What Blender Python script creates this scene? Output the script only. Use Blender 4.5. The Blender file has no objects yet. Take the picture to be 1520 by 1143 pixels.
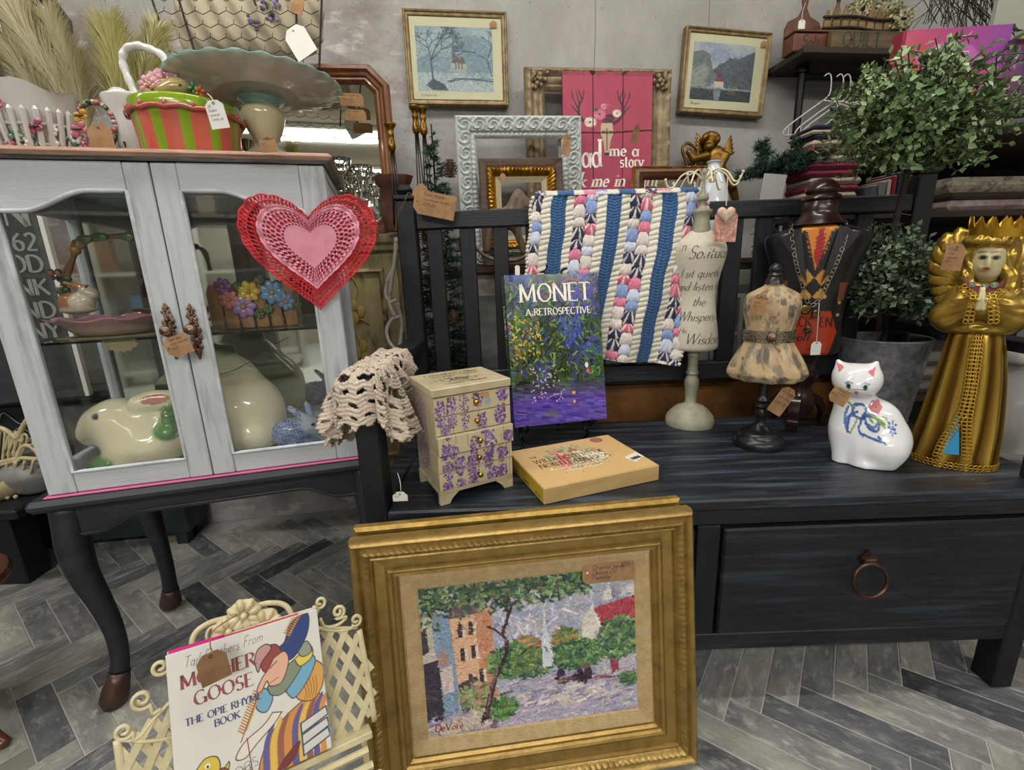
import bpy, math, random
import numpy as np
from mathutils import Matrix, Vector
random.seed(4); rng = np.random.default_rng(7)
pi = math.pi; sin = math.sin; cos = math.cos; R = math.radians
S = bpy.context.scene; COL = S.collection

# ---------------------------------------------------------------- camera
FPX = 681.; TH = math.atan(.2495); RO = R(2.1); HC = .93
cd = bpy.data.cameras.new('camera'); cam = bpy.data.objects.new('camera', cd); COL.objects.link(cam)
cd.sensor_width = 36; cd.lens = FPX/1520*36; cd.clip_start = .02; cd.clip_end = 60
_fw = np.array([0, cos(TH), -sin(TH)]); _u0 = np.array([0, sin(TH), cos(TH)]); _r0 = np.array([1., 0, 0])
_rt = _r0*cos(RO)-_u0*sin(RO); _up = _r0*sin(RO)+_u0*cos(RO); CAM = np.array([0, 0, HC])
cam.matrix_world = Matrix(((_rt[0], _up[0], -_fw[0], 0), (_rt[1], _up[1], -_fw[1], 0), (_rt[2], _up[2], -_fw[2], HC), (0, 0, 0, 1)))
S.camera = cam

# ---------------------------------------------------------------- exposure, world, lamps
S.view_settings.view_transform = 'Standard'; S.view_settings.look = 'None'
S.view_settings.gamma = 1; S.view_settings.use_curve_mapping = False; S.view_settings.exposure = 0.34
wd = bpy.data.worlds.new('room_air'); S.world = wd; wd.use_nodes = True
wd.node_tree.nodes['Background'].inputs[0].default_value = (.9, .93, 1, 1); wd.node_tree.nodes['Background'].inputs[1].default_value = .12
LAMPS = [(-.8, -2.1, 3.0, 52), (1.8, -1.45, 2.0, 26), (-1.9, .2, 3.0, 16), (.1, .75, 3.0, 13), (2.3, .9, 3.0, 3), (.3, -3.6, 3.0, 40)]   # x, y, length, watts: the fluorescent strips on the ceiling
ZC = 2.55
def lamp(x, y, L, W):
    l = bpy.data.lights.new('tube_light', 'AREA'); l.shape = 'RECTANGLE'; l.size = L*.5; l.size_y = .07; l.energy = W; l.color = (1, .98, .965)
    o = bpy.data.objects.new('tube_light', l); COL.objects.link(o); o.location = (x, y, ZC-.13)
for a in LAMPS: lamp(*a)

# ---------------------------------------------------------------- pixels of the photograph to points of the place
def ray(x, y): return _fw+_rt*(x-760)/FPX-_up*(y-571.5)/FPX
def P(x, y, Y): d = ray(x, y); return CAM+d*Y/d[1]
def PZ(x, y, z): d = ray(x, y); return CAM+d*(z-HC)/d[2]
def PL(x, y, p0, n): d = ray(x, y); return CAM+d*(((np.array(p0)-CAM)@n)/(d@n))
def V3(*a): return np.array(a, float)

# ---------------------------------------------------------------- colours and materials
def lin(h):
    if isinstance(h, str): h = [int(h[i:i+2], 16)/255 for i in (0, 2, 4)]
    h = np.asarray(h, float); return np.where(h <= .04045, h/12.92, ((h+.055)/1.055)**2.4)
def rgb(h): return np.array([int(h[i:i+2], 16)/255 for i in (0, 2, 4)])
def C4(h): return (*[float(q) for q in lin(h)], 1)
_m = {}
def mat(name, c='808080', r=.5, m=0, c2=None, sc=20, lo=.4, hi=.6, bump=0, bs=80, coat=0, tr=0, em=0, vc=0, st=(1, 1, 1), spec=.5, c3=None, sc3=6, sheen=0, ior=1.45, det=6, rnd=0):
    if name in _m: return _m[name]
    M = bpy.data.materials.new(name); M.use_nodes = True; _m[name] = M
    nt = M.node_tree; N = nt.nodes; L = nt.links; b = N['Principled BSDF']
    b.inputs['Roughness'].default_value = r; b.inputs['Metallic'].default_value = m; b.inputs['Base Color'].default_value = C4(c)
    b.inputs['Coat Weight'].default_value = coat; b.inputs['Coat Roughness'].default_value = .08; b.inputs['Transmission Weight'].default_value = tr; b.inputs['IOR'].default_value = ior
    b.inputs['Specular IOR Level'].default_value = spec
    if sheen: b.inputs['Sheen Weight'].default_value = sheen
    if em: b.inputs['Emission Color'].default_value = C4(c); b.inputs['Emission Strength'].default_value = em
    src = None
    if vc:
        a = N.new('ShaderNodeAttribute'); a.attribute_name = 'Col'; src = a.outputs['Color']
    tc = mp = None
    if c2 or bump or c3:
        tc = N.new('ShaderNodeTexCoord'); mp = N.new('ShaderNodeMapping'); mp.inputs['Scale'].default_value = st; L.new(tc.outputs['Object'], mp.inputs['Vector'])
        if rnd:
            oi = N.new('ShaderNodeObjectInfo'); vm = N.new('ShaderNodeVectorMath'); vm.operation = 'SCALE'; vm.inputs[0].default_value = (37, 91, 13); L.new(oi.outputs['Random'], vm.inputs['Scale']); L.new(vm.outputs[0], mp.inputs['Location'])
    def noisemix(src, c, sc, lo, hi):
        n = N.new('ShaderNodeTexNoise'); n.inputs['Scale'].default_value = sc; n.inputs['Detail'].default_value = det; n.inputs['Roughness'].default_value = .65
        L.new(mp.outputs[0], n.inputs['Vector'])
        rp = N.new('ShaderNodeValToRGB'); rp.color_ramp.elements[0].position = lo; rp.color_ramp.elements[1].position = hi; L.new(n.outputs['Fac'], rp.inputs[0])
        mx = N.new('ShaderNodeMix'); mx.data_type = 'RGBA'; L.new(rp.outputs[0], mx.inputs['Factor'])
        if src: L.new(src, mx.inputs['A'])
        else: mx.inputs['A'].default_value = b.inputs['Base Color'].default_value
        mx.inputs['B'].default_value = C4(c); return mx.outputs['Result']
    if c2: src = noisemix(src, c2, sc, lo, hi)
    if c3: src = noisemix(src, c3, sc3, .52, .7)
    if src: L.new(src, b.inputs['Base Color'])
    if bump:
        n = N.new('ShaderNodeTexNoise'); n.inputs['Scale'].default_value = bs; n.inputs['Detail'].default_value = 4; L.new(mp.outputs[0], n.inputs['Vector'])
        bp = N.new('ShaderNodeBump'); bp.inputs['Strength'].default_value = min(1, bump); bp.inputs['Distance'].default_value = .004; L.new(n.outputs['Fac'], bp.inputs['Height']); L.new(bp.outputs[0], b.inputs['Normal'])
    return M
def pane_mat():
    if 'pane_glass' in _m: return _m['pane_glass']
    M = bpy.data.materials.new('pane_glass'); M.use_nodes = True; _m['pane_glass'] = M
    nt = M.node_tree; N = nt.nodes; L = nt.links; N.clear()
    o = N.new('ShaderNodeOutputMaterial'); mx = N.new('ShaderNodeMixShader'); t = N.new('ShaderNodeBsdfTransparent'); g = N.new('ShaderNodeBsdfGlossy'); f = N.new('ShaderNodeFresnel')
    t.inputs[0].default_value = (.975, .985, .98, 1); g.inputs['Roughness'].default_value = .01; ge = N.new('ShaderNodeNewGeometry'); mr = N.new('ShaderNodeMapRange'); mr.inputs[3].default_value = 1.5; mr.inputs[4].default_value = 1/1.5; L.new(ge.outputs['Backfacing'], mr.inputs[0]); L.new(mr.outputs[0], f.inputs[0])
    L.new(f.outputs[0], mx.inputs[0]); L.new(t.outputs[0], mx.inputs[1]); L.new(g.outputs[0], mx.inputs[2]); L.new(mx.outputs[0], o.inputs[0])
    return M

# ---------------------------------------------------------------- mesh builder
class MB:
    def __init__(s): s.v = []; s.f = []; s.c = []; s.n = 0; s.hc = False
    def add(s, v, f, col=None, M=None):
        v = np.asarray(v, float).reshape(-1, 3)
        if M is not None: M = np.array(M); v = v@M[:3, :3].T+M[:3, 3]
        s.v.append(v); s.f += [tuple(int(i)+s.n for i in q) for q in f]; s.n += len(v)
        if col is None: s.c.append(np.ones((len(v), 3))*.5)
        else:
            s.hc = True; col = rgb(col) if isinstance(col, str) else np.asarray(col, float)
            s.c.append(np.broadcast_to(col, (len(v), 3)).copy())
        return s
    def box(s, a, b, col=None, M=None, bev=0):
        (x0, y0, z0), (x1, y1, z1) = a, b
        x0, x1 = min(x0, x1), max(x0, x1); y0, y1 = min(y0, y1), max(y0, y1); z0, z1 = min(z0, z1), max(z0, z1)
        if not bev:
            v = [(x, y, z) for x in (x0, x1) for y in (y0, y1) for z in (z0, z1)]
            f = [(0, 1, 3, 2), (4, 6, 7, 5), (0, 4, 5, 1), (2, 3, 7, 6), (0, 2, 6, 4), (1, 5, 7, 3)]
            return s.add(v, f, col, M)
        e = min(bev, (x1-x0)*.45, (y1-y0)*.45, (z1-z0)*.45); v = []; idx = {}
        for i, x in enumerate((x0, x1)):
            for j, y in enumerate((y0, y1)):
                for k, z in enumerate((z0, z1)):
                    sx, sy, sz = (e if i == 0 else -e), (e if j == 0 else -e), (e if k == 0 else -e)
                    for a_ in range(3):
                        idx[i, j, k, a_] = len(v)
                        v.append((x+(0 if a_ == 0 else sx), y+(0 if a_ == 1 else sy), z+(0 if a_ == 2 else sz)))
        f = []
        for a_ in range(3):
            for q in (0, 1):
                o = [t for t in range(3) if t != a_]; fc = []
                for (p, r_) in ((0, 0), (1, 0), (1, 1), (0, 1)):
                    k = [0, 0, 0]; k[a_] = q; k[o[0]] = p; k[o[1]] = r_; fc.append(idx[k[0], k[1], k[2], a_])
                if (q == 0) ^ (a_ == 1): fc = fc[::-1]
                f.append(tuple(fc))
        for a_ in range(3):
            o = [t for t in range(3) if t != a_]
            for p in (0, 1):
                for r_ in (0, 1):
                    k0 = [0, 0, 0]; k0[o[0]] = p; k0[o[1]] = r_; k1 = list(k0); k1[a_] = 1
                    fc = [idx[(*k0, o[0])], idx[(*k1, o[0])], idx[(*k1, o[1])], idx[(*k0, o[1])]]
                    if (p ^ r_) ^ (a_ == 1): fc = fc[::-1]
                    f.append(tuple(fc))
        for i in (0, 1):
            for j in (0, 1):
                for k in (0, 1):
                    fc = [idx[i, j, k, t] for t in range(3)]
                    if (i ^ j ^ k) == 0: fc = fc[::-1]
                    f.append(tuple(fc))
        return s.add(v, f, col, M)
    def grid(s, pts, col=None, cu=False, cv=False, M=None, flip=False):
        pts = np.asarray(pts, float); a, b = pts.shape[:2]; I = np.arange(a*b).reshape(a, b)
        if cu: I = np.vstack([I, I[:1]])
        if cv: I = np.hstack([I, I[:, :1]])
        q = np.stack([I[:-1, :-1], I[1:, :-1], I[1:, 1:], I[:-1, 1:]], -1).reshape(-1, 4)
        if flip: q = q[:, ::-1]
        if col is not None and not isinstance(col, str):
            col = np.asarray(col, float)
            if col.ndim == 3: col = col.reshape(-1, 3)
        return s.add(pts.reshape(-1, 3), q.tolist(), col, M)
    def lathe(s, prof, n=32, c=(0, 0, 0), col=None, M=None, sx=1, sy=1, cap=True, a0=0, a1=2*pi):
        prof = [(max(r, 1e-5), z) for r, z in prof]
        full = abs(a1-a0-2*pi) < 1e-6; th = np.linspace(a0, a1, n, endpoint=not full)
        pr = np.array(prof); g = np.stack([c[0]+sx*pr[:, 0:1]*np.cos(th), c[1]+sy*pr[:, 0:1]*np.sin(th), c[2]+pr[:, 1:2]+0*th], -1)
        return s.grid(g, col, cv=full, M=M, flip=True)
    def tube(s, pts, r, n=8, col=None, M=None, closed=False, flat=1, cap=True):
        p = np.asarray(pts, float); k = len(p); r = np.broadcast_to(np.asarray(r, float), (k,))
        if closed: t = np.roll(p, -1, 0)-np.roll(p, 1, 0)
        else: t = np.gradient(p, axis=0)
        t /= np.linalg.norm(t, axis=1, keepdims=True)+1e-12
        u = np.cross(t[0], [0, 0, 1.]); u = u if np.linalg.norm(u) > .1 else np.cross(t[0], [0, 1., 0]); u /= np.linalg.norm(u); rings = []
        th = np.linspace(0, 2*pi, n, endpoint=False)
        for i in range(k):
            u = u-t[i]*(u@t[i]); u /= np.linalg.norm(u)+1e-12; w = np.cross(t[i], u)
            rings.append(p[i]+r[i]*(np.cos(th)[:, None]*u+flat*np.sin(th)[:, None]*w))
        s.grid(rings, col, cu=closed, cv=True, M=M)
        if cap and not closed:
            a = s.n-k*n; s.f.append(tuple(range(a, a+n))[::1]); s.f.append(tuple(range(s.n-n, s.n))[::-1])
        return s
    def prism(s, poly, y0, y1, col=None, M=None):      # polygon in xz, extruded in y
        k = len(poly); v = [(x, y0, z) for x, z in poly]+[(x, y1, z) for x, z in poly]
        f = [tuple(range(k)), tuple(range(2*k-1, k-1, -1))]+[(i, i+k, (i+1) % k+k, (i+1) % k) for i in range(k)]
        return s.add(v, f, col, M)
    def ball(s, c, r, n=10, col=None, M=None):
        r = np.broadcast_to(np.asarray(r, float), (3,)); a = np.linspace(-pi/2, pi/2, n//2+2)
        th = np.linspace(0, 2*pi, n, endpoint=False); a[0] += .02; a[-1] -= .02
        g = np.stack([c[0]+r[0]*np.cos(a)[:, None]*np.cos(th), c[1]+r[1]*np.cos(a)[:, None]*np.sin(th), c[2]+r[2]*np.sin(a)[:, None]+0*th], -1)
        return s.grid(g, col, cv=True, M=M, flip=True)
    def build(s, name, m, parent=None, smooth=False, kind=None, label=None, bevel=0, sub=0, solid=0, M=None, fixn=False):
        me = bpy.data.meshes.new(name); v = np.vstack(s.v) if s.v else np.zeros((0, 3))
        me.from_pydata(v.tolist(), [], s.f); 
        if s.hc:
            a = me.color_attributes.new('Col', 'FLOAT_COLOR', 'POINT'); c = np.ones((len(v), 4)); c[:, :3] = lin(np.clip(np.vstack(s.c), 0, 1)); a.data.foreach_set('color', c.ravel())
        if smooth:
            me.polygons.foreach_set('use_smooth', [True]*len(me.polygons))
            if smooth != 1: me.set_sharp_from_angle(angle=R(smooth))
        me.update(); o = bpy.data.objects.new(name, me); COL.objects.link(o); me.materials.append(m)
        if fixn:
            import bmesh
            bm = bmesh.new(); bm.from_mesh(me); bmesh.ops.recalc_face_normals(bm, faces=bm.faces); bm.to_mesh(me); bm.free()
        if parent: o.parent = parent
        if M is not None: o.matrix_local = M
        if kind: o['kind'] = kind
        if label: o['label'] = label
        if bevel: b = o.modifiers.new('bevel', 'BEVEL'); b.width = bevel; b.segments = 2; b.limit_method = 'ANGLE'
        if solid: b = o.modifiers.new('solid', 'SOLIDIFY'); b.thickness = solid; b.offset = 0
        if sub: b = o.modifiers.new('sub', 'SUBSURF'); b.levels = b.render_levels = sub
        return o
def mtx(loc=(0, 0, 0), yaw=0, tilt=0, roll=0, s=1):
    return Matrix.Translation(Vector([float(q) for q in loc]))@Matrix.Rotation(R(yaw), 4, 'Z')@Matrix.Rotation(R(-tilt), 4, 'X')@Matrix.Rotation(R(roll), 4, 'Y')@Matrix.Scale(s, 4)
def thing(name, label, cat, loc=(0, 0, 0), yaw=0, tilt=0, roll=0, group=None, M=None, s=1):
    o = bpy.data.objects.new(name, None); COL.objects.link(o); o.empty_display_size = .05
    o.matrix_world = M if M is not None else mtx(loc, yaw, tilt, roll, s)
    return tag(o, label, cat, group)
def tag(o, label, cat, group=None):
    o['label'] = label; o['category'] = cat
    if group: o['group'] = group
    return o
def struct(o): o['kind'] = 'structure'; return o
def dup(o, M=None, label=None, parent=None):
    c = o.copy(); COL.objects.link(c)
    if parent: c.parent = parent
    if M is not None: c.matrix_world = M
    if label: c['label'] = label
    for ch in list(o.children): dup(ch, parent=c)
    return c
def planeM(BL, BR, p0, yaw, tilt=0, TL=None):
    # a rectangle seen at these pixels on a plane through p0: matrix (x along, y away from us, z up), width, height
    rz = Matrix.Rotation(R(yaw), 3, 'Z')@Matrix.Rotation(R(-tilt), 3, 'X'); n = np.array(rz@Vector((0, 1, 0)))
    a = PL(*BL, p0, n); b = PL(*BR, p0, n); u = b-a; w = np.linalg.norm(u); u /= w; v = np.cross(u, n); 
    if v[2] < 0: v = -v
    h = (PL(*TL, p0, n)-a)@v if TL is not None else 0
    return Matrix(((u[0], n[0], v[0], a[0]), (u[1], n[1], v[1], a[1]), (u[2], n[2], v[2], a[2]), (0, 0, 0, 1))), w, h
def poly_arc(cx, cz, rx, rz, a0, a1, n=16): return [(cx+rx*cos(R(a0+(a1-a0)*i/n)), cz+rz*sin(R(a0+(a1-a0)*i/n))) for i in range(n+1)]
def spline(pts, n=8):
    p = np.asarray(pts, float); q = np.vstack([2*p[0]-p[1], p, 2*p[-1]-p[-2]]); out = []
    for i in range(1, len(q)-2):
        for t in np.linspace(0, 1, n, endpoint=False):
            a, b, c, d = q[i-1:i+3]; out.append(.5*((2*b)+(c-a)*t+(2*a-5*b+4*c-d)*t*t+(3*b-a-3*c+d)*t**3))
    out.append(p[-1]); return np.array(out)
def moulding(mb, w, h, prof, disp=None, seg=1, col=None):
    for side in range(4):
        L = w if side % 2 == 0 else h; g = []
        for k in range(seg+1):
            row = []
            for (t, d) in prof:
                sx = t+(L-2*t)*k/seg; dd = d+(disp(side, sx, t) if disp and d > 0 else 0)
                row.append({0: (sx, -dd, t), 1: (w-t, -dd, sx), 2: (w-sx, -dd, h-t), 3: (t, -dd, h-sx)}[side])
            g.append(row)
        mb.grid(g, col)
    return mb

# ---------------------------------------------------------------- blended solids (signed distances, surface nets)
def sdf(prims, p, k):
    ds = []
    for q in prims:
        if q[0] == 'e':
            c, r = np.array(q[1], float), np.array(q[2], float); d = p-c
            if len(q) > 4 and q[4] is not None: d = d@np.array(Matrix.Rotation(R(q[4][0]), 3, q[4][1]))
            k0 = np.linalg.norm(d/r, axis=-1); k1 = np.linalg.norm(d/r**2, axis=-1)+1e-9; ds.append(k0*(k0-1)/k1)
        else:
            a, b = np.array(q[1][0], float), np.array(q[1][1], float); ra, rb = q[2]; ab = b-a; t = np.clip(((p-a)@ab)/(ab@ab), 0, 1)
            ds.append(np.linalg.norm(p-a-t[..., None]*ab, axis=-1)-(ra+(rb-ra)*t))
    return np.array(ds)
def blob(prims, k=.01, res=.004, extra=None):
    pts = []
    for q in prims:
        if q[0] == 'e': m_ = max(q[2]); pts += [np.array(q[1])-m_, np.array(q[1])+m_]
        else: pts += [np.array(q[1][i])+sg*q[2][i] for i in (0, 1) for sg in (-1, 1)]
    pts = np.array(pts); lo = pts.min(0)-2*res-k*.5; hi = pts.max(0)+2*res+k*.5
    n = np.ceil((hi-lo)/res).astype(int)+1; ax = [lo[i]+res*np.arange(n[i]) for i in range(3)]
    G = np.stack(np.meshgrid(*ax, indexing='ij'), -1)
    ds = sdf(prims, G, k); m_ = ds.min(0); D = m_-k*np.log(np.exp(-(ds-m_)/k).sum(0)) if k > 0 else m_
    if extra is not None: D = extra(G, D)
    ins = D < 0; off = [(i, j, l) for i in (0, 1) for j in (0, 1) for l in (0, 1)]
    def sub(A, o): return A[o[0]:A.shape[0]-1+o[0], o[1]:A.shape[1]-1+o[1], o[2]:A.shape[2]-1+o[2]]
    cnt = sum(sub(ins, o).astype(int) for o in off); act = (cnt > 0) & (cnt < 8)
    acc = np.zeros(act.shape+(3,)); w = np.zeros(act.shape)
    for a in off:
        for d in range(3):
            if a[d] == 0:
                b = list(a); b[d] = 1; Da = sub(D, a); Db = sub(D, b); x = (Da < 0) != (Db < 0); t = np.where(x, Da/(Da-Db+1e-15), 0)
                q = np.array(a, float)*np.ones(act.shape+(3,)); q[..., d] = t; acc += np.where(x[..., None], q, 0); w += x
    idx = -np.ones(act.shape, int); idx[act] = np.arange(act.sum())
    cell = np.argwhere(act); v = lo+res*(cell+acc[act]/w[act][:, None]); F = []
    for d in range(3):
        o1, o2 = [(1, 2), (2, 0), (0, 1)][d]
        sl0 = [slice(1, -1)]*3; sl0[d] = slice(0, -1); sl1 = [slice(1, -1)]*3; sl1[d] = slice(1, None)
        A = ins[tuple(sl0)]; Bq = ins[tuple(sl1)]; e = np.argwhere(A != Bq)
        if len(e) == 0: continue
        base = e.copy(); 
        for ax_ in range(3):
            if ax_ != d: base[:, ax_] += 1
        flip = ~A[tuple(e.T)]
        def g(da, db):
            q = base.copy(); q[:, o1] -= da; q[:, o2] -= db; return idx[tuple(q.T)]
        quad = np.stack([g(1, 1), g(0, 1), g(0, 0), g(1, 0)], -1); quad[flip] = quad[flip][:, ::-1]
        F.append(quad[(quad >= 0).all(1)])
    F = np.vstack(F)
    cols = None
    if any(len(q) > 3 and q[3] is not None for q in prims):
        ds = sdf(prims, v, k); wt = np.exp(-(ds-ds.min(0))/(.35*k+1e-4)); wt /= wt.sum(0)
        pc = np.array([rgb(q[3]) if len(q) > 3 and q[3] else rgb('808080') for q in prims]); cols = np.einsum('pn,pc->nc', wt, pc)
    return v, F.tolist(), cols

# ---------------------------------------------------------------- lettering: a small pen font
GL = {}
def _g(ch, w, *st):
    out = []
    for s_ in st:
        pts = []
        for tok in s_.split(' '):
            if tok[0] == 'A':
                cx, cy, rx, ry, a0, a1 = map(float, tok[1:].split(',')); n = 10
                pts += [(cx+rx*cos(R(a0+(a1-a0)*i/n)), cy+ry*sin(R(a0+(a1-a0)*i/n))) for i in range(n+1)]
            else: pts.append(tuple(map(float, tok.split(','))))
        out.append(pts)
    GL[ch] = (w, out)
for a in '''A .78|0,0 .36,1 .74,0|.14,.35 .58,.35
B .62|.08,0 .08,1|.08,1 A.3,.77,.25,.23,90,-90 .08,.54|.3,.54 A.3,.27,.3,.27,90,-90 .08,0
C .72|A.42,.5,.38,.5,48,312
D .76|.08,0 .08,1|.08,1 A.3,.5,.42,.5,90,-90 .08,0
E .6|.08,0 .08,1|.08,1 .54,1|.08,.52 .42,.52|.08,0 .56,0
F .56|.08,0 .08,1|.08,1 .54,1|.08,.52 .42,.52
G .8|A.42,.5,.38,.5,48,345|.72,.4 .72,.02|.5,.42 .76,.42
H .8|.08,0 .08,1|.7,0 .7,1|.08,.52 .7,.52
I .26|.12,0 .12,1
J .4|.28,1 .28,.1 A.12,.05,.16,.16,0,-110
K .74|.08,0 .08,1|.66,1 .1,.42|.26,.56 .7,0
L .58|.08,0 .08,1|.08,0 .54,0
M .96|.08,0 .1,1 .46,.1 .82,1 .86,0
N .82|.08,0 .08,1 .72,0 .72,1
O .84|A.42,.5,.37,.5,0,360
P .6|.08,0 .08,1|.08,1 A.3,.74,.26,.26,90,-90 .08,.48
Q .84|A.42,.5,.37,.5,0,360|.45,.1 .8,-.2
R .68|.08,0 .08,1|.08,1 A.3,.76,.25,.24,90,-90 .08,.52|.3,.52 .64,0
S .56|A.28,.75,.2,.25,30,260 A.27,.25,.22,.26,80,-150
T .68|.34,0 .34,1|.02,1 .66,1
U .78|.08,1 .08,.35 A.38,.33,.3,.34,180,360 .68,1
V .76|0,1 .36,0 .72,1
W 1.1|0,1 .28,0 .53,1 .78,0 1.04,1
X .72|0,1 .68,0|0,0 .66,1
Y .7|0,1 .34,.48 .34,0|.34,.48 .66,1
Z .62|.04,1 .56,1 .02,0 .58,0
a .5|A.22,.24,.19,.25,20,340|.42,.5 .42,.03 .5,0
b .52|.08,0 .08,1|A.26,.25,.2,.26,160,-160
c .44|A.24,.25,.2,.26,50,310
d .52|.42,0 .42,1|A.22,.25,.2,.26,20,340
e .46|.06,.28 .4,.28 A.23,.26,.18,.25,10,320
f .34|.14,0 .14,.8 A.26,.82,.12,.17,180,40|.02,.5 .3,.5
g .5|A.22,.27,.18,.22,0,360|.42,.5 .42,-.15 A.24,-.16,.18,.15,0,-160
h .54|.08,0 .08,1|.08,.3 A.26,.32,.18,.18,170,0 .44,0
i .22|.1,0 .1,.5|.1,.68 .11,.74
j .22|.12,.5 .12,-.15 A.0,-.15,.12,.14,0,-90|.12,.68 .13,.74
k .5|.08,0 .08,1|.4,.5 .1,.2|.18,.3 .46,0
l .22|.1,0 .1,1
m .8|.08,0 .08,.5|.08,.3 A.23,.34,.15,.16,170,0 .38,0|.38,.3 A.54,.34,.16,.16,170,0 .7,0
n .54|.08,0 .08,.5|.08,.3 A.26,.32,.18,.18,170,0 .44,0
o .5|A.24,.25,.2,.26,0,360
p .52|.08,-.3 .08,.5|A.26,.25,.2,.26,160,-160
q .52|.42,-.3 .42,.5|A.22,.25,.2,.26,20,340
r .38|.08,0 .08,.5|.08,.3 A.24,.34,.16,.16,170,40
s .38|A.19,.38,.14,.12,30,260 A.18,.13,.15,.14,80,-150
t .34|.14,.72 .14,.1 A.24,.1,.1,.1,180,300|.02,.5 .3,.5
u .54|.08,.5 .08,.2 A.25,.17,.17,.17,180,360 .42,.5|.42,.5 .42,0
v .48|0,.5 .22,0 .44,.5
w .72|0,.5 .18,0 .34,.5 .5,0 .66,.5
x .46|0,.5 .42,0|0,0 .4,.5
y .48|0,.5 .22,0|.44,.5 .12,-.3
z .42|.02,.5 .38,.5 .02,0 .4,0
0 .6|A.28,.5,.24,.5,0,360
1 .36|.04,.8 .2,1 .2,0
2 .56|A.27,.74,.22,.26,160,-40 .04,0 .52,0
3 .54|A.25,.75,.2,.25,140,-90 A.25,.25,.24,.26,90,-150
4 .6|.42,0 .42,1 .02,.3 .56,.3
5 .54|.46,1 .1,1 .08,.56 A.24,.3,.25,.3,120,-140
6 .56|A.28,.27,.22,.28,0,360|.06,.3 .12,.7 .4,1
8 .56|A.27,.76,.19,.24,0,360|A.27,.26,.23,.27,0,360
9 .56|A.27,.72,.22,.28,0,360|.49,.7 .44,.3 .16,0
$ .5|A.25,.72,.18,.2,30,260 A.25,.3,.2,.22,80,-150|.26,1.1 .24,-.1
. .2|.08,0 .12,.05
, .2|.1,.05 .06,-.12
- .4|.04,.35 .34,.35
& .7|.66,.0 .2,.8 A.3,.84,.12,.14,160,0 .08,.3 A.24,.2,.2,.2,160,340 .6,.5
/ .4|0,-.1 .36,1.05'''.split('\n'):
    ch = a[0]; rest = a[2:].split('|'); _g(ch, float(rest[0]), *rest[1:])
GL[' '] = (.35, [])
def text(mb, txt, size, x=0, z=0, thick=.13, thin=.05, serif=True, slant=0, col=None, mp=None, align='l', maxw=None, y=-.0004, rot=0, mono=False, bold=1, gap=.07):
    W = sum(GL.get(c, GL[' '])[0]+gap for c in txt); sx = 1
    if maxw and W*size > maxw: sx = maxw/(W*size)
    x0 = x-{'l': 0, 'c': .5, 'r': 1}[align]*W*size*sx; cur = 0; cr, sr = cos(R(rot)), sin(R(rot))
    def out(pts):
        q = []
        for a, b in pts:
            X = x0-x+(cur+a+slant*b)*size*sx; Z = b*size; X, Z = X*cr-Z*sr+x, X*sr+Z*cr+z
            q.append(mp(X, Z) if mp else (X, y, Z))
        return q
    for c in txt:
        w, st = GL.get(c, GL[' '])
        for s_ in st:
            p = np.array(s_)
            if len(p) > 2:
                keep = [0]+[i for i in range(1, len(p)) if np.linalg.norm(p[i]-p[i-1]) > 1e-3]; p = p[keep]
            # split at corners
            segs = [[0]]
            for i in range(1, len(p)-1):
                a_, b_ = p[i]-p[i-1], p[i+1]-p[i]; segs[-1].append(i)
                if (a_@b_)/(np.linalg.norm(a_)*np.linalg.norm(b_)) < .6: segs.append([i])
            segs[-1].append(len(p)-1)
            for sg in segs:
                q = p[sg]; t = np.gradient(q, axis=0) if len(q) > 1 else np.array([[0, 1]]); t /= np.linalg.norm(t, axis=1, keepdims=True)+1e-9
                if mono: wd = np.full(len(q), thin)
                else:
                    # broad pen: verticals and falling diagonals thick, the rest thin
                    k = np.abs(t[:, 1])**1.2*np.where((t[:, 0]*t[:, 1] > .15), .45, 1); wd = thin+(thick-thin)*k
                nrm = np.stack([-t[:, 1], t[:, 0]], 1); a_ = q+nrm*wd[:, None]/2; b_ = q-nrm*wd[:, None]/2
                k = len(q); v = out(list(map(tuple, a_))+list(map(tuple, b_)))
                mb.add(v, [(i, i+1, k+i+1, k+i) for i in range(k-1)], col)
            if serif:
                for e, o_ in ((p[0], p[1]), (p[-1], p[-2])):
                    d = e-o_; d /= np.linalg.norm(d)+1e-9
                    if abs(d[1]) > .7 and min(abs(e[1]-t_) for t_ in (0, 1, .5)) < .02:
                        hh = .13; zz = e[1]-(thin if e[1] > .2 else 0); v = out([(e[0]-hh, zz), (e[0]+hh, zz), (e[0]+hh, zz+thin), (e[0]-hh, zz+thin)]); mb.add(v, [(0, 1, 2, 3)], col)
                    elif abs(d[0]) > .95 and e[0] > .3 and e[1] in (0, 1):
                        dz = .16 if e[1] == 0 else -.16; v = out([(e[0]-thin, e[1]), (e[0]+thin*.2, e[1]), (e[0]+thin*.4, e[1]+dz)]); mb.add(v, [(0, 1, 2)], col)
        cur += w+gap
    return mb

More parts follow.
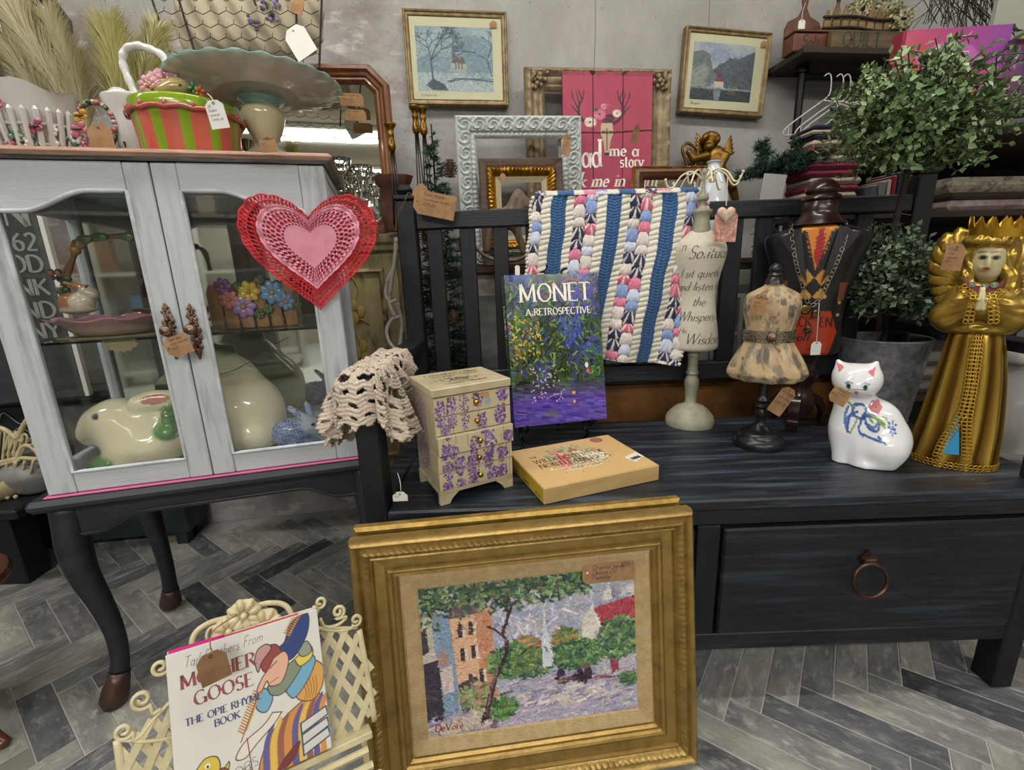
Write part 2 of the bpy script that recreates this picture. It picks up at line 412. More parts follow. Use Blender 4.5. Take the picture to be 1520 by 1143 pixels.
# ---------------------------------------------------------------- flat print: a small painter
def fbm(h, w, f, seed=0, octv=4):
    r_ = np.random.default_rng(seed); out = np.zeros((h, w)); amp = 1; tot = 0
    for o in range(octv):
        ny, nx = max(2, int(f*h/max(h, w))+2), max(2, int(f)+2); g = r_.random((ny, nx)); yy = np.linspace(0, ny-1.001, h); xx = np.linspace(0, nx-1.001, w)
        yi = yy.astype(int); xi = xx.astype(int); fy = (yy-yi)[:, None]; fx = (xx-xi)[None]; fy = fy*fy*(3-2*fy); fx = fx*fx*(3-2*fx)
        a = g[yi][:, xi]; b = g[yi][:, xi+1]; c = g[yi+1][:, xi]; d = g[yi+1][:, xi+1]
        out += amp*((a*(1-fx)+b*fx)*(1-fy)+(c*(1-fx)+d*fx)*fy); tot += amp; amp *= .5; f *= 2
    return out/tot
class Cv:      # painted in its own 0..1 coordinates, v downwards
    def __init__(s, w, h, bg='ffffff'): s.w, s.h = w, h; s.a = np.ones((h, w, 3))*rgb(bg); s.Y, s.X = np.mgrid[0:h, 0:w]; s.X = (s.X+.5)/w; s.Y = (s.Y+.5)/h
    def mix(s, m, c): s.a = s.a*(1-m[..., None])+np.asarray(c if not isinstance(c, str) else rgb(c))*m[..., None]; return s
    def poly(s, pts, c, al=1):
        p = np.array(pts, float); x0, x1 = p[:, 0].min(), p[:, 0].max(); y0, y1 = p[:, 1].min(), p[:, 1].max()
        i0, i1 = max(0, int(x0*s.w)-1), min(s.w, int(x1*s.w)+2); j0, j1 = max(0, int(y0*s.h)-1), min(s.h, int(y1*s.h)+2)
        if i0 >= i1 or j0 >= j1: return s
        X, Y = s.X[j0:j1, i0:i1], s.Y[j0:j1, i0:i1]; ins = np.zeros(X.shape, bool)
        for k in range(len(p)):
            (xa, ya), (xb, yb) = p[k], p[k-1]
            if ya != yb: ins ^= ((ya > Y) != (yb > Y)) & (X < (xb-xa)*(Y-ya)/(yb-ya)+xa)
        sub = s.a[j0:j1, i0:i1]; m = ins[..., None]*al; sub[:] = sub*(1-m)+(rgb(c) if isinstance(c, str) else c)*m; return s
    def ell(s, cx, cy, rx, ry, c, al=1, ang=0, soft=.15):
        m_ = max(rx, ry*s.h/s.w, rx*s.w/s.h, ry)*1.3; i0, i1 = max(0, int((cx-m_)*s.w)-1), min(s.w, int((cx+m_)*s.w)+2); j0, j1 = max(0, int((cy-m_)*s.h)-1), min(s.h, int((cy+m_)*s.h)+2)
        if i0 >= i1 or j0 >= j1: return s
        asp = s.h/s.w; X = s.X[j0:j1, i0:i1]-cx; Y = (s.Y[j0:j1, i0:i1]-cy)*asp; ca, sa = cos(ang), sin(ang)
        u = (X*ca+Y*sa)/rx; v = (-X*sa+Y*ca)/(ry*asp if False else ry); d = np.sqrt(u*u+v*v)
        m = (np.clip((1-d)/soft, 0, 1)*al)[..., None]; sub = s.a[j0:j1, i0:i1]; sub[:] = sub*(1-m)+(rgb(c) if isinstance(c, str) else c)*m; return s
    def line(s, pts, wd, c, al=1):
        p = np.array(pts, float); asp = s.h/s.w; wd = np.broadcast_to(np.asarray(wd, float), (len(p),))
        for k in range(len(p)-1):
            a, b = p[k], p[k+1]; ww = max(wd[k], wd[k+1]); x0, x1 = min(a[0], b[0])-ww, max(a[0], b[0])+ww; y0, y1 = min(a[1], b[1])-ww/asp, max(a[1], b[1])+ww/asp
            i0, i1 = max(0, int(x0*s.w)-1), min(s.w, int(x1*s.w)+2); j0, j1 = max(0, int(y0*s.h)-1), min(s.h, int(y1*s.h)+2)
            if i0 >= i1 or j0 >= j1: continue
            X = s.X[j0:j1, i0:i1]; Y = s.Y[j0:j1, i0:i1]*asp; ax, ay, bx, by = a[0], a[1]*asp, b[0], b[1]*asp
            t = np.clip(((X-ax)*(bx-ax)+(Y-ay)*(by-ay))/((bx-ax)**2+(by-ay)**2+1e-12), 0, 1); d = np.hypot(X-ax-t*(bx-ax), Y-ay-t*(by-ay)); w_ = (wd[k]+(wd[k+1]-wd[k])*t)/2
            m = (np.clip((w_-d)*s.w+.6, 0, 1)*al)[..., None]; sub = s.a[j0:j1, i0:i1]; sub[:] = sub*(1-m)+(rgb(c) if isinstance(c, str) else c)*m
        return s
    def dabs(s, n, l, w, jit=.06, ang=None, seed=1, region=None, cols=None, al=.85):
        r_ = np.random.default_rng(seed); src = s.a.copy()
        for _ in range(n):
            if region: x = r_.uniform(region[0], region[2]); y = r_.uniform(region[1], region[3])
            else: x, y = r_.random(2)
            c = src[min(s.h-1, int(y*s.h)), min(s.w-1, int(x*s.w))] if cols is None else rgb(cols[r_.integers(len(cols))])
            c = np.clip(c+r_.normal(0, jit)+r_.normal(0, jit*.4, 3), 0, 1); a_ = (ang(x, y) if ang else r_.uniform(0, pi)); ll = l*r_.uniform(.5, 1.3)/2
            s.line([(x-cos(a_)*ll, y-sin(a_)*ll*s.w/s.h), (x+cos(a_)*ll, y+sin(a_)*ll*s.w/s.h)], [w*r_.uniform(.7, 1.3), w*.5], c, al)
        return s
def sheet(name, cv, w, h, parent, y=-.0002, x=0, z=0, m=None, mp=None, label=None, crop=(0, 0, 1, 1)):
    a = cv.a[int(crop[1]*cv.h):int(crop[3]*cv.h), int(crop[0]*cv.w):int(crop[2]*cv.w)]; hh, ww = a.shape[:2]
    X = x+np.linspace(0, w, ww); Z = z+np.linspace(h, 0, hh); g = np.stack([X[None]+0*Z[:, None], np.full((hh, ww), float(y)), Z[:, None]+0*X[None]], -1)
    if mp: g = mp(g)
    mb = MB(); mb.grid(g, a, flip=False)
    return mb.build(name, m or mat('printed_paper', vc=1, r=.45), parent, label=label, smooth=1)

# ---------------------------------------------------------------- shapes read off the photograph around an upright axis
def zof(X, Y, ypx):
    lo, hi = -.5, 3.
    for _ in range(40):
        m_ = (lo+hi)/2; d = V3(X, Y, m_)-CAM; y = 571.5-FPX*(d@_up)/(d@_fw)
        if y > ypx: lo = m_
        else: hi = m_
    return (lo+hi)/2
def scl(X, Y, z): return ((V3(X, Y, z)-CAM)@_fw)/FPX
def rows(X, Y, lst): return [(hw*scl(X, Y, zof(X, Y, y)), zof(X, Y, y)) for hw, y in lst]
def lathe_px(mb, X, Y, lst, z0=0, n=32, col=None, sm=3, **k):
    r_ = rows(X, Y, lst); pts = spline([(a, b, 0) for a, b in r_], sm) if sm > 1 else [(a, b) for a, b in r_]
    mb.lathe([(q[0], q[1]-z0) for q in pts], n, col=col, **k); return r_
KR = mat('kraft_paper', 'a5805a', r=.85, c2='8f6c4a', sc=30); KRD = mat('dark_kraft_paper', '7f5f3f', r=.85, c2='6c4f33', sc=30)
WT = mat('white_card', 'd8d6cf', r=.7); INK = mat('dark_ink', '2c2622', r=.7); TW_ = mat('jute_twine', '8d7350', r=.9, c2='6d5636', sc=60); WS = mat('white_string', 'cfcac0', r=.9)
TAGN = [0]
def ptag(label, px, py, Y, wpx, hpx, roll=0, yaw=0, tilt=0, m=None, lines=(), string=None, parent=None, corner=.25, ink=None, hole=True, slot='top', smat=None):
    # a price tag: centre pixel, distance, size in pixels
    c = P(px, py, Y); k = scl(*c); w, h = wpx*k, hpx*k; t = thing('price_tag', label, 'tag', M=mtx(c, yaw, tilt, roll))
    e = corner*min(w, h)
    if slot == 'top': poly = [(-w/2, -h/2), (w/2, -h/2), (w/2, h/2-e), (w/2-e, h/2), (-w/2+e, h/2), (-w/2, h/2-e)]
    else: poly = [(-w/2, -h/2+e), (-w/2+e, -h/2), (w/2, -h/2), (w/2, h/2), (-w/2+e, h/2), (-w/2, h/2-e)]
    mb = MB(); mb.prism(poly, -.0005, .0005); mb.build('card', m or KR, t)
    if hole:
        hx, hz = (0, h/2-e*.6) if slot == 'top' else (-w/2+e*.6, 0); mb = MB(); mb.tube([(hx+.0018*cos(a), -.0007, hz+.0018*sin(a)) for a in np.linspace(0, 2*pi, 12, endpoint=False)], .0005, 5, closed=True); mb.build('eyelet', INK, t)
    if lines:
        mb = MB(); n = len(lines); s_ = min(h*.62/n, .05*8)
        for i, tx in enumerate(lines): text(mb, tx, s_*.62, -w*.4 if slot == 'top' else -w*.28, h*(.26 if slot == 'top' else .3)-i*s_, mono=True, thin=.09, serif=False, slant=.3, maxw=w*(.82 if slot == 'top' else .74), y=-.0008)
        mb.build('handwriting', ink or INK, t)
    if string:
        pts = [np.array(t.matrix_world.inverted()@Vector(P(*q))) for q in string]; hx = pts[0]
        mb = MB(); mb.tube(spline(pts, 6), .0008, 5); mb.build('string', smat or TW_, t)
    return t
# ================================================================= the room
WY = 7.0                                   # the back wall runs at a slight angle behind the bench
WN = V3(-sin(R(WY)), cos(R(WY)), 0); WP = V3(0, 1.8, 0); WU = V3(cos(R(WY)), sin(R(WY)), 0)
def wall_mat():
    M = mat('concrete_mural_paper', '84817d', r=.85, bump=.6, bs=90); nt = M.node_tree; N = nt.nodes; L = nt.links; b = N['Principled BSDF']
    tc = N.new('ShaderNodeTexCoord')
    def noise(sc, st, det=7, off=(0, 0, 0)):
        mp = N.new('ShaderNodeMapping'); mp.inputs['Scale'].default_value = st; mp.inputs['Location'].default_value = off; L.new(tc.outputs['Object'], mp.inputs[0])
        n = N.new('ShaderNodeTexNoise'); n.inputs['Scale'].default_value = sc; n.inputs['Detail'].default_value = det; n.inputs['Roughness'].default_value = .65; L.new(mp.outputs[0], n.inputs['Vector']); return n.outputs['Fac']
    def ramp(s_, a, b_):
        r_ = N.new('ShaderNodeMapRange'); r_.inputs[1].default_value = a; r_.inputs[2].default_value = b_; L.new(s_, r_.inputs[0]); return r_.outputs[0]
    def mixc(fac, A, B, bl='MIX'):
        m_ = N.new('ShaderNodeMix'); m_.data_type = 'RGBA'; m_.blend_type = bl; L.new(fac, m_.inputs['Factor'])
        if isinstance(A, str): m_.inputs['A'].default_value = C4(A)
        else: L.new(A, m_.inputs['A'])
        m_.inputs['B'].default_value = C4(B); return m_.outputs['Result']
    c = mixc(ramp(noise(2.2, (1, 1, .6)), .35, .65), '8b8a87', 'b0afab')
    c = mixc(ramp(noise(9, (1, 1, .35), off=(3, 1, 2)), .45, .75), c, '9a9895')
    # rusty, pinkish stains, stronger to the left of the frames
    sx = N.new('ShaderNodeSeparateXYZ'); L.new(tc.outputs['Object'], sx.inputs[0]); left = ramp(sx.outputs[0], .1, -.5)
    st = ramp(noise(3.4, (1, 1, 1.5), off=(7, 0, 4)), .46, .66); mm = N.new('ShaderNodeMath'); mm.operation = 'MULTIPLY'; L.new(left, mm.inputs[0]); L.new(st, mm.inputs[1])
    c = mixc(mm.outputs[0], c, '75625b')
    st2 = ramp(noise(7, (1, 1, 2.2), off=(1, 5, 9)), .56, .66); m2 = N.new('ShaderNodeMath'); m2.operation = 'MULTIPLY'; L.new(left, m2.inputs[0]); L.new(st2, m2.inputs[1])
    c = mixc(m2.outputs[0], c, 'c2bcb8')
    fl = ramp(noise(60, (1, 1, 1), det=2), .68, .74); c = mixc(fl, c, '6f6a66')
    L.new(c, b.inputs['Base Color']); return M
w = MB(); w.box((-4, 0, 0), (4, .12, ZC)); struct(w.build('wall_back', wall_mat(), M=mtx(WP, WY)))
plain = mat('painted_wall', '8f8b80', r=.8, bump=.5, bs=60)
for nm, a, b in (('wall_left', (-3.3, -4.6, 0), (-3.2, 2.4, ZC)), ('wall_right', (3.6, -4.6, 0), (3.7, 2.6, ZC)), ('wall_front', (-3.3, -4.7, 0), (3.7, -4.6, ZC))):
    w = MB(); w.box(a, b); struct(w.build(nm, plain))
w = MB(); w.box((-3.3, -4.7, ZC), (3.7, 2.6, ZC+.1)); struct(w.build('ceiling', mat('textured_ceiling', '9c9585', r=.9, bump=1, bs=45)))
seam = mat('wall_seam_dark', '74716d', r=.9)
# casting seams of the concrete wallpaper: vertical cracks
for k, px in enumerate((883, 1050)):
    p = PL(px, 60, WP, WN); u = (p-WP)@WU; mb = MB(); pts = [(u+random.uniform(-.002, .002), -.0008, z) for z in np.linspace(1.45, ZC, 26)]
    mb.tube(pts, .001, 4); struct(mb.build('trim_%d' % (k+1), seam, M=mtx(WP, WY)))

# ---------------------------------------------------------------- herringbone floor, each plank a piece of its own
fl = MB(); fl.box((-3.3, -4.7, -.06), (3.7, 2.6, -.0016)); floor = struct(fl.build('floor', mat('floor_grout', 'a6a6a1', r=.8, bump=.2)))
TW = .0615; TO = np.array([.674, .797]); ta = R(-36.4); tu = np.array([cos(ta), sin(ta)]); tv = np.array([-sin(ta), cos(ta)])
def plank_mat(i, a, b, c):
    return mat('stone_plank_%d' % i, a, r=.42, c2=b, sc=9, lo=.35, hi=.68, bump=.35, bs=70, c3=c, sc3=26, st=(1, 2.2, 1), rnd=1)
PMs = [plank_mat(i, *t) for i, t in enumerate((('93938a', '6c6c6a', 'a8a79e'), ('7d7d7a', '58595a', '9a9992'), ('9d9b91', '7c7c77', 'b2b0a5'), ('4a4b4d', '34353a', '6d6e6e'), ('66676a', '46474a', '8a8a82'), ('8c8b84', '626365', 'a7a69e')))]
mesh_tile = {}
g_ = .0013
for mi, pm in enumerate(PMs):
    for var in range(3):
        mb = MB(); mb.box((g_, g_, -.0035), (4*TW-g_, TW-g_, 0), bev=.0008); me = bpy.data.meshes.new('plank'); me.from_pydata(np.vstack(mb.v).tolist(), [], mb.f); me.materials.append(pm); mesh_tile[mi, var] = me
cand = []
for b in range(-70, 70):
    for a in range(-70, 70):
        for kind in (0, 1):
            if (kind == 0 and (a-b) % 8 == 0) or (kind == 1 and (a-b) % 8 == 7):
                ctr = TO+TW*((a+(2 if kind == 0 else .5))*tu+(b+(.5 if kind == 0 else 2))*tv)
                if -3.2 < ctr[0] < 3.4 and -.4 < ctr[1] < 2.2 and ctr[1] < 1.74+.12*ctr[0]:
                    d = np.array([*ctr, 0])-CAM; w_ = d@_fw
                    vis = w_ > .1 and -60 < 760+FPX*(d@_rt)/w_ < 1580 and -40 < 571.5-FPX*(d@_up)/w_ < 1230
                    org = TO+TW*(a*tu+b*tv)
                    cand.append((0 if vis else 1, np.linalg.norm(d), org, kind, (a*7+b*13+kind*5+(a*b) % 5)))
cand.sort(key=lambda t: t[:2]); rt_ = random.Random(11)
rest = MB()
for k, (vis, d, org, kind, sd) in enumerate(cand):
    mi = rt_.choices(range(6), (5, 3, 4, 2, 3, 4))[0]; ang = ta if kind == 0 else ta+pi/2; o2 = org+(0 if kind == 0 else TW*1)*tu
    if k < 298:
        o = bpy.data.objects.new('plank', mesh_tile[mi, sd % 3]); COL.objects.link(o); o.parent = floor
        o.matrix_world = Matrix.Translation((o2[0], o2[1], rt_.uniform(-.0006, 0)))@Matrix.Rotation(ang, 4, 'Z')
    else:
        cl = rgb(('77776f', '6b6b69', '838279', '454648', '5b5c5d', '7b7a74')[mi])
        rest.box((g_, g_, -.0035), (4*TW-g_, TW-g_, 0), cl, np.array(Matrix.Translation((o2[0], o2[1], 0))@Matrix.Rotation(ang, 4, 'Z')))
rest.build('far_planks', mat('stone_plank_far', vc=1, r=.45, bump=.3, bs=70), floor, kind='stuff')

# ---------------------------------------------------------------- fluorescent fittings on the ceiling
tubem = mat('lit_tube', 'fff8ec', em=7); fitm = mat('white_enamel_fitting', 'e6e6e2', r=.4)
whr = ('over the aisle behind the camera', 'over the right side of the aisle', 'to the left of the glass cabinet', 'above the black bench', 'above the pipe shelf at the right', 'farthest back near the front wall')
for (x, y, L_, W_), q in zip(LAMPS, whr):
    t = thing('ceiling_light', 'white fluorescent strip light on the ceiling '+q, 'ceiling light', (x, y, ZC))
    mb = MB(); mb.box((-L_/2, -.06, -.05), (L_/2, .06, 0), bev=.01); mb.build('housing', fitm, t)
    for yy in (-.022, .022): MB().tube([(-L_/2+.02, yy, -.075), (L_/2-.02, yy, -.07)], .015, 10).build('tube', tubem, t, smooth=1)
# ================================================================= the black bench
BK = mat('black_painted_wood', '101216', r=.45, c2='1c2128', sc=14, lo=.4, hi=.75, st=(.6, 8, 8), bump=.25, bs=60, c3='2c333d', sc3=5, spec=.5)
BKV = mat('black_painted_upright', '0f1115', r=.48, c2='171a20', sc=14, lo=.45, hi=.75, st=(8, 8, .6), bump=.25, bs=60, spec=.5)
SEAT = mat('brushed_slate_paint', '171b21', r=.38, c2='2c333c', sc=9, lo=.42, hi=.72, st=(.55, 7, 7), bump=.3, bs=70, c3='48525d', sc3=6, spec=.5)
SZ = .485
bench = thing('storage_bench', 'long black painted wooden bench with slatted back and drawers beneath', 'bench', (0, .809, 0))
def bx(name, m, parent, a, b, bev=.002, **k): mb = MB(); mb.box(a, b, bev=bev); return mb.build(name, m, parent, **k)
L0, R0 = -.296, 1.075
bx('seat', SEAT, bench, (L0+.045, -.006, SZ-.024), (R0+.02, .485, SZ), .004)
bx('seat', SEAT, bench, (L0, .05, SZ-.024), (L0+.044, .45, SZ-.0005), .004)
bx('top_rail', BK, bench, (L0+.045, .004, .425), (R0-.045, .03, SZ-.0245))
bx('bottom_rail', BK, bench, (L0+.045, .002, .128), (R0-.045, .03, .168))
bx('centre_stile', BKV, bench, (.358, .002, .1685), (.405, .03, .4245))
for a, b in ((L0, L0+.045), (R0-.045, R0)): bx('front_leg', BKV, bench, (a, 0, 0), (b, .05, SZ-.0245 if a > 0 else .70), .003)
bx('side_panel', BKV, bench, (L0+.005, .051, .13), (L0+.03, .47, SZ-.025)); bx('side_panel', BKV, bench, (R0-.02, .051, .13), (R0-.002, .47, SZ-.025))
bx('floor_panel', BKV, bench, (L0+.03, .03, .131), (R0-.02, .48, .14)); bx('back_panel', BKV, bench, (L0+.03, .47, .14), (R0-.02, .48, SZ-.025))
RING = mat('antique_brass', '62493a', r=.35, m=.8, c2='3f2d24', sc=30)
def drawer(x0, x1):
    d = bx('drawer', BK, bench, (x0, -.004, .172), (x1, .018, .4195), .004)
    cx = (x0+x1)/2-.018; cz = .345
    pl = MB(); 
    for a in range(4): pl.add([(0, 0, .0), (.009, -.002, .010), (0, -.0045, .021), (-.009, -.002, .010)], [(0, 1, 2, 3)], M=np.array(mtx((cx, -.0045, cz), roll=90*a)))
    pl.box((cx-.012, -.018, cz-.012), (cx+.012, -.004, cz+.004), bev=.002)
    pl.build('handle_plate', RING, d)
    rg = MB(); rg.tube([(cx+.034*sin(t), -.017-.006*(1-cos(t)), cz-.040+.034*cos(t)) for t in np.linspace(0, 2*pi, 40, endpoint=False)], .0036, 10, closed=True)
    rg.build('ring_pull', RING, d, smooth=1)
drawer(.41, R0-.05); drawer(L0+.05, .353)
# the back
YB = .485; BL_, BR_ = -.292, 1.092
post = []
for a in (BL_, BR_): 
    bx('back_post', BKV, bench, (a, YB, 0), (a+.05, YB+.045, 1.12 if a < 0 else 1.14), .003)
    mb = MB(); mb.box((a-.004, YB-.004, 1.1205+(0 if a < 0 else .02)), (a+.054, YB+.049, 1.133+(0 if a < 0 else .02)), bev=.003)
    mb.box((a+.002, YB+.002, 1.133+(0 if a < 0 else .02)), (a+.048, YB+.043, 1.16+(0 if a < 0 else .02)), bev=.012); mb.build('post_cap', BKV, bench)
bx('top_back_rail', BK, bench, (BL_+.05, YB+.005, 1.045), (BR_, YB+.04, 1.09), .004)
bx('lower_back_rail', BK, bench, (BL_+.05, YB+.005, .60), (BR_, YB+.04, .653), .004)
for k in range(14):
    px = 651+47.5*k; x = P(px, 430, .809+YB+.02)[0]
    if k == 9: x0, x1 = x-.02, x+.03
    else: x0, x1 = x-.021, x+.021
    if x1 < BR_-.01: bx('slat', BKV, bench, (x0, YB+.012, .653), (x1, YB+.032, 1.045), .002)
# arms
for a, b in ((L0, BL_), (R0-.045, BR_)):
    z0, z1 = .728, .752; mb = MB()
    v = [(a-.006, -.02, z0), (a+.056, -.02, z0), (b+.052, YB, z0), (b+.0, YB, z0), (a-.006, -.02, z1), (a+.056, -.02, z1), (b+.052, YB, z1), (b+.0, YB, z1)]
    mb.add(v, [(3, 2, 1, 0), (4, 5, 6, 7), (0, 1, 5, 4), (1, 2, 6, 5), (2, 3, 7, 6), (3, 0, 4, 7)]); mb.build('armrest', BK, bench, bevel=.004)
bx('arm_post', BKV, bench, (R0-.045, 0, SZ+.0005), (R0, .05, .7275)); bx('arm_post', BKV, bench, (L0+.001, .001, .7005), (L0+.044, .049, .7275))
YBW = .809+YB        # world y of the front of the bench back

# ================================================================= the dark table and the white glass cabinet
MCAB = mtx((-.93, .84, 0), 14.6)
TB = mat('charcoal_table_paint', '1a1c20', r=.5, c2='23262b', sc=8, st=(1, 4, 4), bump=.15, bs=60)
tbl = thing('cabriole_table', 'charcoal table with cabriole legs and copper feet under the white glass cabinet', 'table', M=MCAB)
mb = MB(); mb.box((-.035, -.02, .497), (.64, .37, .5225), bev=.009); mb.build('table_top', TB, tbl)
def apron(name, M, L):
    n = 40; top = [(L*i/n, .4965) for i in range(n+1)]; bot = []
    for i in range(n+1):
        x = L*i/n; e = min(x, L-x); z = .43 if e < .05 else (.43+.032*(1-cos(pi*min(1, (e-.05)/.09)))/2)
        bot.append((x, z))
    mb = MB(); v = [(x, 0, z) for x, z in top]+[(x, 0, z) for x, z in bot]+[(x, .016, z) for x, z in top]+[(x, .016, z) for x, z in bot]; N1 = n+1; f = []
    for i in range(n): f += [(i, N1+i, N1+i+1, i+1), (2*N1+i, 2*N1+i+1, 3*N1+i+1, 3*N1+i), (N1+i, 3*N1+i, 3*N1+i+1, N1+i+1)]
    f += [(0, 2*N1, 3*N1, N1), (n, N1+n, 3*N1+n, 2*N1+n)]
    mb.add(v, f, M=np.array(M)); mb.tube([np.array(M@Vector((x, -.001, z+.006))) for x, z in bot], .0022, 6); return mb.build(name, TB, tbl)
apron('front_apron', mtx((.01, .003, 0)), .585); apron('back_apron', mtx((.01, .335, 0)), .585)
apron('side_apron', mtx((.0, .33, 0), -90), .31); apron('side_apron', mtx((.605, .02, 0), 90), .31)
CU = mat('rubbed_copper', '57433a', r=.38, m=.55, c2='3f2c26', sc=25, lo=.35, hi=.7)
def cableg(x, y, dx, dy):
    zs = [.4965, .45, .40, .33, .25, .17, .11, .075]; off = [0, .002, .006, .004, -.006, -.012, -.010, -.004]; rr = [.030, .031, .030, .026, .0215, .0185, .0175, .0185]
    mb = MB(); p = spline([(x+dx*o, y+dy*o, z) for o, z in zip(off, zs)], 4); r_ = np.interp(-p[:, 2], [-z for z in zs], rr); mb.tube(p, r_, 12)
    lg = mb.build('leg', TB, tbl, smooth=1)
    f = MB(); zf = [.074, .055, .035, .018, .006, .0006]; of = [-.004, .001, .008, .013, .013, .012]; rf = [.0205, .0225, .0265, .0275, .024, .018]
    f.tube([(x+dx*o, y+dy*o, z) for o, z in zip(of, zf)], rf, 14); f.build('foot', CU, lg, smooth=1)
for x, y, dx, dy in ((.012, .022, -.9, -.9), (.594, .022, .9, -.9), (.0, .325, -.9, .9), (.594, .325, .9, .9)): cableg(x, y, dx, dy)

WH = mat('distressed_white_paint', 'b4b8bb', r=.5, c2='989ca2', sc=7, lo=.48, hi=.8, st=(6, 6, .8), c3='79777c', sc3=3.2, bump=.2, bs=80)
WHH = mat('distressed_white_paint_rail', 'b4b8bb', r=.5, c2='9da1a6', sc=7, lo=.5, hi=.85, st=(.8, 6, 6), bump=.2, bs=80)
cab = thing('display_cabinet', 'distressed white two door glass cabinet standing on the charcoal table', 'cabinet', M=MCAB)
CW, CD, CZ0, CZ1 = .592, .30, .5265, 1.146
bx('base_strip', mat('pink_paint', 'c05f8a', r=.5), cab, (-.006, -.006, .5228), (CW+.006, CD, .5262), .001)
bx('bottom_board', WHH, cab, (0, .018, CZ0), (CW, CD, CZ0+.016)); bx('top_board', WHH, cab, (0, .018, CZ1-.02), (CW, CD, CZ1))
for x in (0, CW-.022):
    for y in (.0185, CD-.022): bx('corner_post', WH, cab, (x, y, CZ0+.0165), (x+.022, y+.022, CZ1-.0205))
    bx('side_rail', WHH, cab, (x+.002, .041, CZ0+.0165), (x+.02, CD-.023, CZ0+.05)); bx('side_rail', WHH, cab, (x+.002, .041, CZ1-.07), (x+.02, CD-.023, CZ1-.021))
    bx('side_glass', pane_mat(), cab, (x+.009, .041, CZ0+.05), (x+.012, CD-.023, CZ1-.07), 0)
bx('mirror_back', mat('dim_mirror', 'c3c5be', r=.04, m=1), cab, (.0225, CD-.012, CZ0+.017), (CW-.0225, CD-.008, CZ1-.021), 0)
bx('back_board', WH, cab, (0, CD-.0075, CZ0), (CW, CD, CZ1), 0)
bx('glass_shelf', mat('shelf_glass', 'b8d0c8', r=.02, tr=1, ior=1.45), cab, (.024, .045, .820), (CW-.024, CD-.014, .825), 0)
# cornice with a copper rubbed top edge
mb = MB()
prof = [(0, 0), (.008, .001), (.012, .004)]
ring = lambda e, z: [(-e, -e, z), (CW+e, -e, z), (CW+e, CD, z), (-e, CD, z)]
mb.grid([ring(e+.001, CZ1+z+.0005) for e, z in prof], cv=True, flip=True); mb.build('cornice', mat('cornice_brown', '4b4243', r=.5, c2='8d8a88', sc=12, st=(.5, 4, 4)), cab, smooth=40)
mb = MB(); e = .019; mb.box((-e, -e, CZ1+.005), (CW+e, CD, CZ1+.018), bev=.006); mb.build('cornice_top', mat('copper_rubbed_edge', 'b3907c', r=.4, m=.15, c2='8a6a5a', sc=18, st=(.6, 6, 6)), cab, smooth=30)
def door(x0, x1, hinge):
    d = MB(); W = x1-x0; st_out, st_in = .048, .042; a, b = (st_out, st_in) if hinge == 'l' else (st_in, st_out); zb, zt = CZ0+.001, CZ1-.001
    mb = MB(); mb.box((x0, 0, zb), (x0+a, .018, zt), bev=.002); mb.box((x1-b, 0, zb), (x1, .018, zt), bev=.002); D = mb.build('door', WH, cab)
    mb = MB(); mb.box((x0+a+.0003, .001, zb), (x1-b-.0003, .017, zb+.042), bev=.002); mb.build('bottom_rail', WHH, D)
    n = 30; xs = np.linspace(x0+a+.0003, x1-b-.0003, n+1); lo, hi = 1.062, 1.096
    def zc(x):
        t = (x-x0-a)/(W-a-b); t = t if hinge == 'l' else 1-t; s_ = min(1, max(0, (t-.18)/.52)); return lo+(hi-lo)*(3*s_*s_-2*s_**3)
    mb = MB(); g = []
    v = [(x, .001, zt) for x in xs]+[(x, .001, zc(x)) for x in xs]+[(x, .017, zc(x)) for x in xs]+[(x, .017, zt) for x in xs]
    mb.add(v, [((r_*(n+1)+i), ((r_+1)*(n+1)+i), ((r_+1)*(n+1)+i+1), (r_*(n+1)+i+1)) for r_ in range(3) for i in range(n)]); mb.build('arched_rail', WHH, D)
    lip = MB(); pts = [(x, .0015, zc(x)) for x in xs]+[(x1-b, .0015, zb+.043), (x0+a, .0015, zb+.043)]
    q = []
    for i in range(len(pts)):
        p0, p1 = np.array(pts[i]), np.array(pts[(i+1) % len(pts)]); m_ = 1 if np.linalg.norm(p1-p0) < .03 else 12; q += [p0+(p1-p0)*t/m_ for t in range(m_)]
    lip.tube(q, .0042, 8, closed=True); lip.build('lip_moulding', mat('white_lip', 'bfc3c6', r=.4, c2='a0a4a8', sc=12), D, smooth=1)
    g = MB(); g.box((x0+a-.004, .009, zb+.038), (x1-b+.004, .0115, 1.10)); g.build('glass_pane', pane_mat(), D)
    return D
D1 = door(.0, .2912, 'l'); D2 = door(.2935, CW, 'r')
BRZ = mat('bronze_casting', '5a4436', r=.38, m=.8, c2='8a7160', sc=40)
def handle(D, px, py, ph):
    p = PL(px, py, np.array(MCAB.translation), np.array(MCAB.to_3x3()@Vector((0, 1, 0)))); q = MCAB.inverted()@Vector(p); x, z = q.x, q.z; rr = random.Random(px); mb = MB()
    for k in range(26):
        t = k/25; zz = z+.046-t*.092; wd = .012*sin(pi*min(1, max(.12, t)))**.6; 
        for sg in (-1, 1): mb.ball((x+sg*wd*rr.uniform(.1, .8), -.004, zz), (rr.uniform(.003, .0055), .004, rr.uniform(.003, .006)), 6)
    mb.ball((x, -.004, z+.05), (.003, .003, .006), 6); mb.ball((x, -.004, z-.05), (.003, .003, .006), 6)
    h = mb.build('handle_plate', BRZ, D, smooth=1)
    k = MB(); k.lathe([(0, .026), (.007, .025), (.0105, .020), (.010, .015), (.006, .011), (.0045, .0), (0, 0)], 16, M=np.array(Matrix.Translation((x, -.004, z-ph))@Matrix.Rotation(pi/2, 4, 'X')))
    k.build('knob', BRZ, h, smooth=1)
handle(D1, 254, 492, -.003); handle(D2, 290, 492, -.006)
